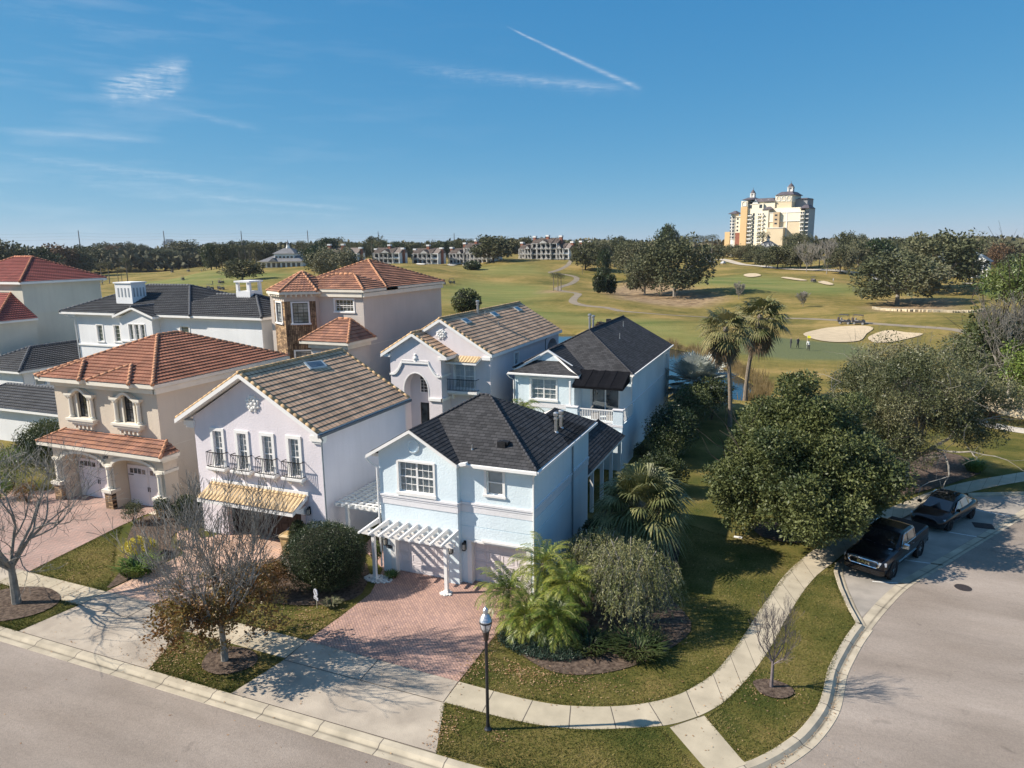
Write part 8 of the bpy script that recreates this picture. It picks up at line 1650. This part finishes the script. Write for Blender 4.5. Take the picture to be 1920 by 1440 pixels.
for k in range(5): g.box(-3.9+k*2,-2.7+k*2,1.93,2.03,4.6,6.0)
obj('wall',w,M_fw,t,org=(0,0,0)); obj('roof',r,M_fgreyroof,t,org=(0,0,0)); each('window',g,M_fdark,t)
# white columned house far right
x,y=68.1,370.2; t=thing('columned_house','white house with a blue grey hip roof and two storey columned porch at the right','house',(x-3,y,terr(x,y)),rz=far_frame(x,y,-.1)); w=B();r=B();g=B()
w.box(-14,9,0,12,0,7); r.hexa([(-15,-1,7),(10,-1,7),(10,13,7),(-15,13,7),(-8,6,11.5),(4,6,11.5),(4,6.2,11.5),(-8,6.2,11.5)]); gable_roof_b(r,3.2,9.8,-3.2,5,7.2,9.6,'y'); w.face([(3.8,-3.23,7.2),(9.2,-3.23,7.2),(6.5,-3.23,9.2)])
for q in (3.8,5.4,7.6,9.2): w.lathe((q,-2.6,0),[(.3,0),(.26,7.2)],8)
w.box(3.4,9.6,-3,0,3.4,3.7)
for k in range(6):
    for s_ in range(2): g.box(-13+k*2.8,-11.6+k*2.8,-.06,.06,.8+3.4*s_,2.6+3.4*s_)
obj('wall',w,M_fw,t,org=(0,0,0)); obj('roof',r,mat('blue_grey_roof',(.17,.20,.22),.8,.1),t,org=(0,0,0)); each('window',g,M_fdark,t)
t=thing('distant_house','small white roofed house glimpsed between the right hand oaks','house',(40,372,terr(40,372)),rz=0); w=B();r=B(); w.box(-8,8,0,8,0,5.5); gable_roof_b(r,-9,9,-1,9,5.5,8.5); gable_roof_b(w,-2,5,-1.5,4,5.4,8,'y'); obj('wall',w,M_fw,t,org=(0,0,0)); obj('roof',r,mat('pale_teal_roof',(.30,.36,.36),.7,.1),t,org=(0,0,0))
# ---------------------------------------------------------------- hotel tower
M_hp=mat('peach_render',(.66,.54,.37),.85,.04,ns=.2); M_ho=mat('orange_render',(.66,.46,.24),.85,.04,ns=.2); M_hc=mat('cream_render',(.80,.73,.57),.85,.03,ns=.2); M_hr=mat('hotel_slate',(.10,.085,.095),.7,.15,ns=.3); M_hw=mat('hotel_white',(.72,.70,.66),.7,.03)
hx_,hy_=-28.4,524.2; HZ=7.0; A_h=far_frame(hx_,hy_,-.34)
Hh_=thing('hotel_tower','tall peach and cream resort hotel with two domed cupolas on the horizon','hotel',(hx_,hy_,HZ),rz=A_h)
sc_=525/1320/8   # metres per enlarged pixel of the survey sheet
def hX(u): return (u-880)*sc_
def hZ(v): return (996-v)*sc_+ (16-HZ)
parts={}
def hb(m,u0,u1,v0,v1,y0=0,y1=14,nm='wall'):
    b=parts.setdefault((nm,m.name),(B(),m))[0]; b.box(hX(u0),hX(u1),y0,y1,hZ(v1) if v1<1150 else 0,hZ(v0))
def hroof(u0,u1,v0,v1,y0,y1,ins=.3):
    b=parts.setdefault(('roof','r'),(B(),M_hr))[0]; x0,x1=hX(u0),hX(u1); z0,z1=hZ(v1),hZ(v0); dx=(x1-x0)*ins; dy=(y1-y0)*ins
    b.hexa([(x0,y0,z0),(x1,y0,z0),(x1,y1,z0),(x0,y1,z0),(x0+dx,y0+dy,z1),(x1-dx,y0+dy,z1),(x1-dx,y1-dy,z1),(x0+dx,y1-dy,z1)])
hb(M_ho,265,345,815,1200,4,16); hb(M_hc,445,522,590,1200,2,16); hb(M_ho,527,625,465,1200,0,18); hb(M_hc,529,623,380,465,.2,17.8); hb(M_hc,625,850,430,1200,1.5,18); hb(M_hp,935,1003,405,1200,6,20); hb(M_hp,1003,1232,418,1200,4,24); hb(M_hc,1001,1234,322,418,3.8,24.2); hb(mat('grey_render',(.30,.30,.31),.85,.05),1234,1400,378,1200,12,26); hb(M_hc,990,1370,500,1200,3,20)
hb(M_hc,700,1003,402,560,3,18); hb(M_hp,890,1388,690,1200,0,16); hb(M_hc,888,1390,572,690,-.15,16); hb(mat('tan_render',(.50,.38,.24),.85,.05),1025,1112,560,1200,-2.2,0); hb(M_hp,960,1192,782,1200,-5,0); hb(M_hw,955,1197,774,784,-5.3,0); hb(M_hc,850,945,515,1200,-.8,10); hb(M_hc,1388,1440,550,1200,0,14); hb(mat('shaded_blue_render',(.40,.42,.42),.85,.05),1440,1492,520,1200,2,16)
hb(M_fbrick,447,520,830,1200,1.8,2.0,'trim'); hb(M_hw,886,1392,686,692,-.4,0,'trim'); hb(M_hw,886,1392,562,572,-.4,2,'trim'); hb(M_hw,1195,1212,570,1200,-.3,0,'trim')
hroof(322,460,508,556,1,14,.45); hroof(535,720,330,366,-.6,18.6,.3); hroof(660,1010,352,402,2,19,.12); hroof(1000,1262,272,322,3,25,.22); hroof(1258,1408,366,380,11,27,.1); hroof(850,1000,468,518,-1.4,11,.4); hroof(1370,1505,470,520,-.6,15,.3); hroof(445,522,590,606,1.6,17,.2)
b,_=parts.setdefault(('tower','t'),(B(),M_hw)); b.lathe((hX(392),6.5,0),[(hX(448)-hX(392),0),(hX(448)-hX(392),hZ(556))],16); obj('round_tower',b,M_hw,Hh_,org=(0,0,0)); parts.pop(('tower','t'))
for (u,v0,v1,v2,v3,y0) in ((632,330,268,215,185,9),(1146,280,205,150,118,14)):
    b=B(); w_=(78 if u==1146 else 62)*sc_/2; b.box(hX(u)-w_*1.1,hX(u)+w_*1.1,y0-w_*1.1,y0+w_*1.1,hZ(v0+12),hZ(v0-8)); 
    for i in (-1,1):
        for j in (-1,1): b.box(hX(u)+i*w_*.8-.35,hX(u)+i*w_*.8+.35,y0+j*w_*.8-.35,y0+j*w_*.8+.35,hZ(v0),hZ(v1))
    b.box(hX(u)-w_*.5,hX(u)+w_*.5,y0-w_*.5,y0+w_*.5,hZ(v0),hZ(v1)); b.box(hX(u)-w_*1.1,hX(u)+w_*1.1,y0-w_*1.1,y0+w_*1.1,hZ(v1+6),hZ(v1)); cp=obj('cupola',b,M_hw,Hh_,org=(0,0,0))
    b=B(); h=hZ(v2)-hZ(v1); b.lathe((hX(u),y0,hZ(v1)),[(w_*1.2,0),(w_*1.05,h*.25),(w_*.7,h*.6),(w_*.25,h*.92),(.15,h),(.08,h+(hZ(v3)-hZ(v2)))],10); obj('dome',b,M_hr,cp,org=(0,0,0))
win=B(); bal=B()
def hwin(u0,u1,v0,v1,y): win.box(hX(u0),hX(u1),y-.06,y+.1,hZ(v1),hZ(v0))
fl=[560+55*k for k in range(8)]
for v in fl:
    for u in (632,660,772,800,857,): hwin(u+4,u+24,v+8,v+38,1.45 if u<850 else -.85); bal.box(hX(u),hX(u+30),.3 if u<850 else -1.9,1.5 if u<850 else -.8,hZ(v+42),hZ(v+26))
    for u in (1392,1416): hwin(u+3,u+20,v+6,v+40,-.05)
    for u in (1446,1470): hwin(u+3,u+18,v+6,v+40,1.95)
    bal.box(hX(1386),hX(1442),-1.1,0,hZ(v+46),hZ(v+34)); bal.box(hX(1442),hX(1494),.9,2,hZ(v+46),hZ(v+34)); hwin(460,486,v+60,v+84,1.95)
    hwin(700,728,v,v+46,1.45)
for u in (640,790): hwin(u,u+40,440,490,1.45)
for k in range(7):
    v=600+48*k; 
    for j in range(3): 
        aa=R(-40+40*j); xx=hX(392)+(hX(448)-hX(392))*math.sin(aa); yy=6.5-(hX(448)-hX(392))*math.cos(aa); win.box(xx-.8,xx+.8,yy-.15,yy+.5,hZ(v+26),hZ(v))
    bal.lathe((hX(392),6.5,hZ(v+34)),[(hX(448)-hX(392)+.5,0),(hX(448)-hX(392)+.5,.35)],16)
for v in (590,650,705): hwin(1048,1082,v,v+22,-2.25)
each('window',win,M_fdark,Hh_)
Hh_.scale=(.95,.95,.96); obj('balconies',bal,M_hw,Hh_,org=(0,0,0))
b=B()
for u in (1020,1092,1164):
    pts=arch(hX(u),hX(u+54),hZ(402),hZ(365),hZ(338),8)
    for i in range(len(pts)): a_=pts[i]; c_=pts[(i+1)%len(pts)]; b.tube([(a_[0],3.7,a_[1]),(c_[0],3.7,c_[1])],.3,4)
pts=arch(hX(545),hX(608),hZ(455),hZ(410),hZ(388),8)
for i in range(len(pts)): a_=pts[i]; c_=pts[(i+1)%len(pts)]; b.tube([(a_[0],.1,a_[1]),(c_[0],.1,c_[1])],.3,4)
gable_roof_b(b,hX(680),hX(778),1.2,6,hZ(430),hZ(366),'y')
for u in (800,905): gable_roof_b(b,hX(u-16),hX(u+16),3,6,hZ(402),hZ(368),'y')
obj('arched_frames',b,M_hw,Hh_,org=(0,0,0))
b=B()
for u in (1026,1098,1170): b.face([(p[0],3.72,p[1]) for p in arch(hX(u),hX(u+42),hZ(400),hZ(367),hZ(345),8)])
obj('arched_panes',b,mat('cream_panes',(.62,.55,.42),.5,.1),Hh_,org=(0,0,0))  # arched panes in one plain cream colour
for (nm,k),(b,m) in parts.items(): obj(nm,b,m,Hh_,org=(0,0,0))
x,y=-21.5,452; t=thing('white_pavilion','white pavilion with a grey hip roof and cupola in front of the hotel','pavilion',(x,y,terr(x,y)+4.3),rz=far_frame(x,y)); w=B();r=B();g=B(); w.box(-6.8,6.8,0,9,-6,3.6); r.hexa([(-7.4,-.6,3.6),(7.4,-.6,3.6),(7.4,9.6,3.6),(-7.4,9.6,3.6),(-1.5,4,7.4),(1.5,4,7.4),(1.5,5,7.4),(-1.5,5,7.4)])
w.box(-.8,.8,3.7,5.3,7.2,9.0); r.lathe((0,4.5,9.0),[(1.3,0),(.9,.7),(.2,1.7),(.05,2.6)],8)
for k in range(6): g.box(-6+k*2.1,-5+k*2.1,-.06,.05,1.2,3.0)
for u in (-2.6,0,2.6): gable_roof_b(w,u-.8,u+.8,0,3,4.3,6.0,'y')
obj('wall',w,M_fw,t,org=(0,0,0)); obj('roof',r,M_fgreyroof,t,org=(0,0,0)); each('window',g,mat('pale_shutter',(.4,.42,.46),.6,.1),t)
# long low building and fence of cars behind the parking trees
for i,(x,y,c,l_) in enumerate(((-46,392,(.5,.5,.52),'pale car parked under the parking lot oaks, left one'),(-40,388,(.6,.6,.6),'white car parked under the parking lot oaks, middle one'),(-58,470,(.3,.32,.36),'grey car on the hotel drive'),(24,300,(.6,.6,.6),'white car parked by the dark oak on the right'))):
    t=thing('parked_car',l_,'car',(x,y,terr(x,y)+.3),rz=.3+i); b=B(); loft(b,[ring(xx,w_,z0,z1,.15,.04) for xx,w_,z0,z1 in ((2.2,.7,.35,.7),(1.6,.88,.3,.9),(-1.6,.9,.3,.98),(-2.2,.8,.4,.9))]); loft(b,[cab(1.0,.8,.6,.9,.95,.02),cab(.3,.82,.6,.95,1.42,.1),cab(-1.0,.8,.58,.95,1.42,.1),cab(-1.7,.75,.55,.95,1.0,.02)]); obj('body',b,mat('car_paint_%d'%i,c,.3,.05),t,org=(0,0,0))
    for xx in (1.35,-1.35):
        for s in (-1,1): b=B(); b.lathe((xx,s*.82,.33),[(.33,-.1),(.33,.1)],10,axis=(0,s,0)); obj('wheel',b,M_tyre,t,org=(0,0,0))
# power poles and wires
PL=[(-562.0,417.3,33.8),(-521.6,466.8,33.3),(-477.1,512.2,33.1),(-432.9,550.1,33.2),(-380.0,587.9,31.7),(-317.2,624.0,29.5)]
M_pole=mat('weathered_steel',(.16,.15,.15),.7,.1)
t0=None
for (x,y,zt) in PL:
    if t0 is None:
        t0=thing('power_pole','thin tall steel power pole on the left skyline','power pole',(x,y,terr(x,y)),'power poles along the left skyline'); b=B(); h=zt-terr(x,y); b.tube([(0,0,0),(0,0,h)],[.55,.30],8); obj('pole',b,M_pole,t0,org=(0,0,0)); b=B()
        for k in (2,4.5,7): b.obox((0,0,h-k),(1,-.8,0),2.6,.15,.15)
        obj('crossarm',b,M_pole,t0,org=(0,0,0))
    else: q=dup(t0,(x,y,terr(x,y))); q.scale=(1,1,(zt-terr(x,y))/(PL[0][2]-terr(*PL[0][:2])))
b=B()
W_=[(-640,300,33)]+PL+[(-255,660,29)]
for dz in (-2,-4.5,-7):
    for a,c in zip(W_,W_[1:]):
        for k in range(8):
            s0,s1=k/8,(k+1)/8; f=lambda s:(a[0]+(c[0]-a[0])*s,a[1]+(c[1]-a[1])*s,a[2]+(c[2]-a[2])*s+dz-2.2*4*s*(1-s)*.5); b.tube([f(s0),f(s1)],.045,3,cap=False)
tag(obj('power_lines',b,M_pole,org=(-430,550,20)),'faint sagging power lines strung across the left skyline','power lines')
# far skyline block
a=math.atan2(-2571,2375); x,y=-2571.0,2374.9; t=thing('distant_tower_block','hazy blue grey tower block far beyond the left treeline','tower block',(x,y,7),rz=far_frame(x,y)); b=B(); b.box(-62,-8,0,40,0,52); b.box(-50,-20,0,40,52,60); b.box(-8,22,0,40,0,46); b.box(22,70,0,40,0,32); b.box(30,62,0,40,32,38); obj('wall',b,mat('blue_grey_render',(.36,.39,.44),.8,.05),t,org=(0,0,0))
# ---------------------------------------------------------------- haze
b=B(); b.box(-4200,2200,-300,4600,-3,82); m=bpy.data.materials.new('haze_air'); m.use_nodes=True; n=m.node_tree.nodes; l=m.node_tree.links; n.remove(n['Principled BSDF']); v=n.new('ShaderNodeVolumePrincipled'); v.inputs['Color'].default_value=(.80,.88,1,1); v.inputs['Density'].default_value=HAZE; v.inputs['Anisotropy'].default_value=.2; l.new(v.outputs[0],n['Material Output'].inputs['Volume'])
if HAZE>0:
    h=obj('haze',b,m); h['kind']='stuff'; h['label']='thin pale haze in the distance'; h['category']='haze'
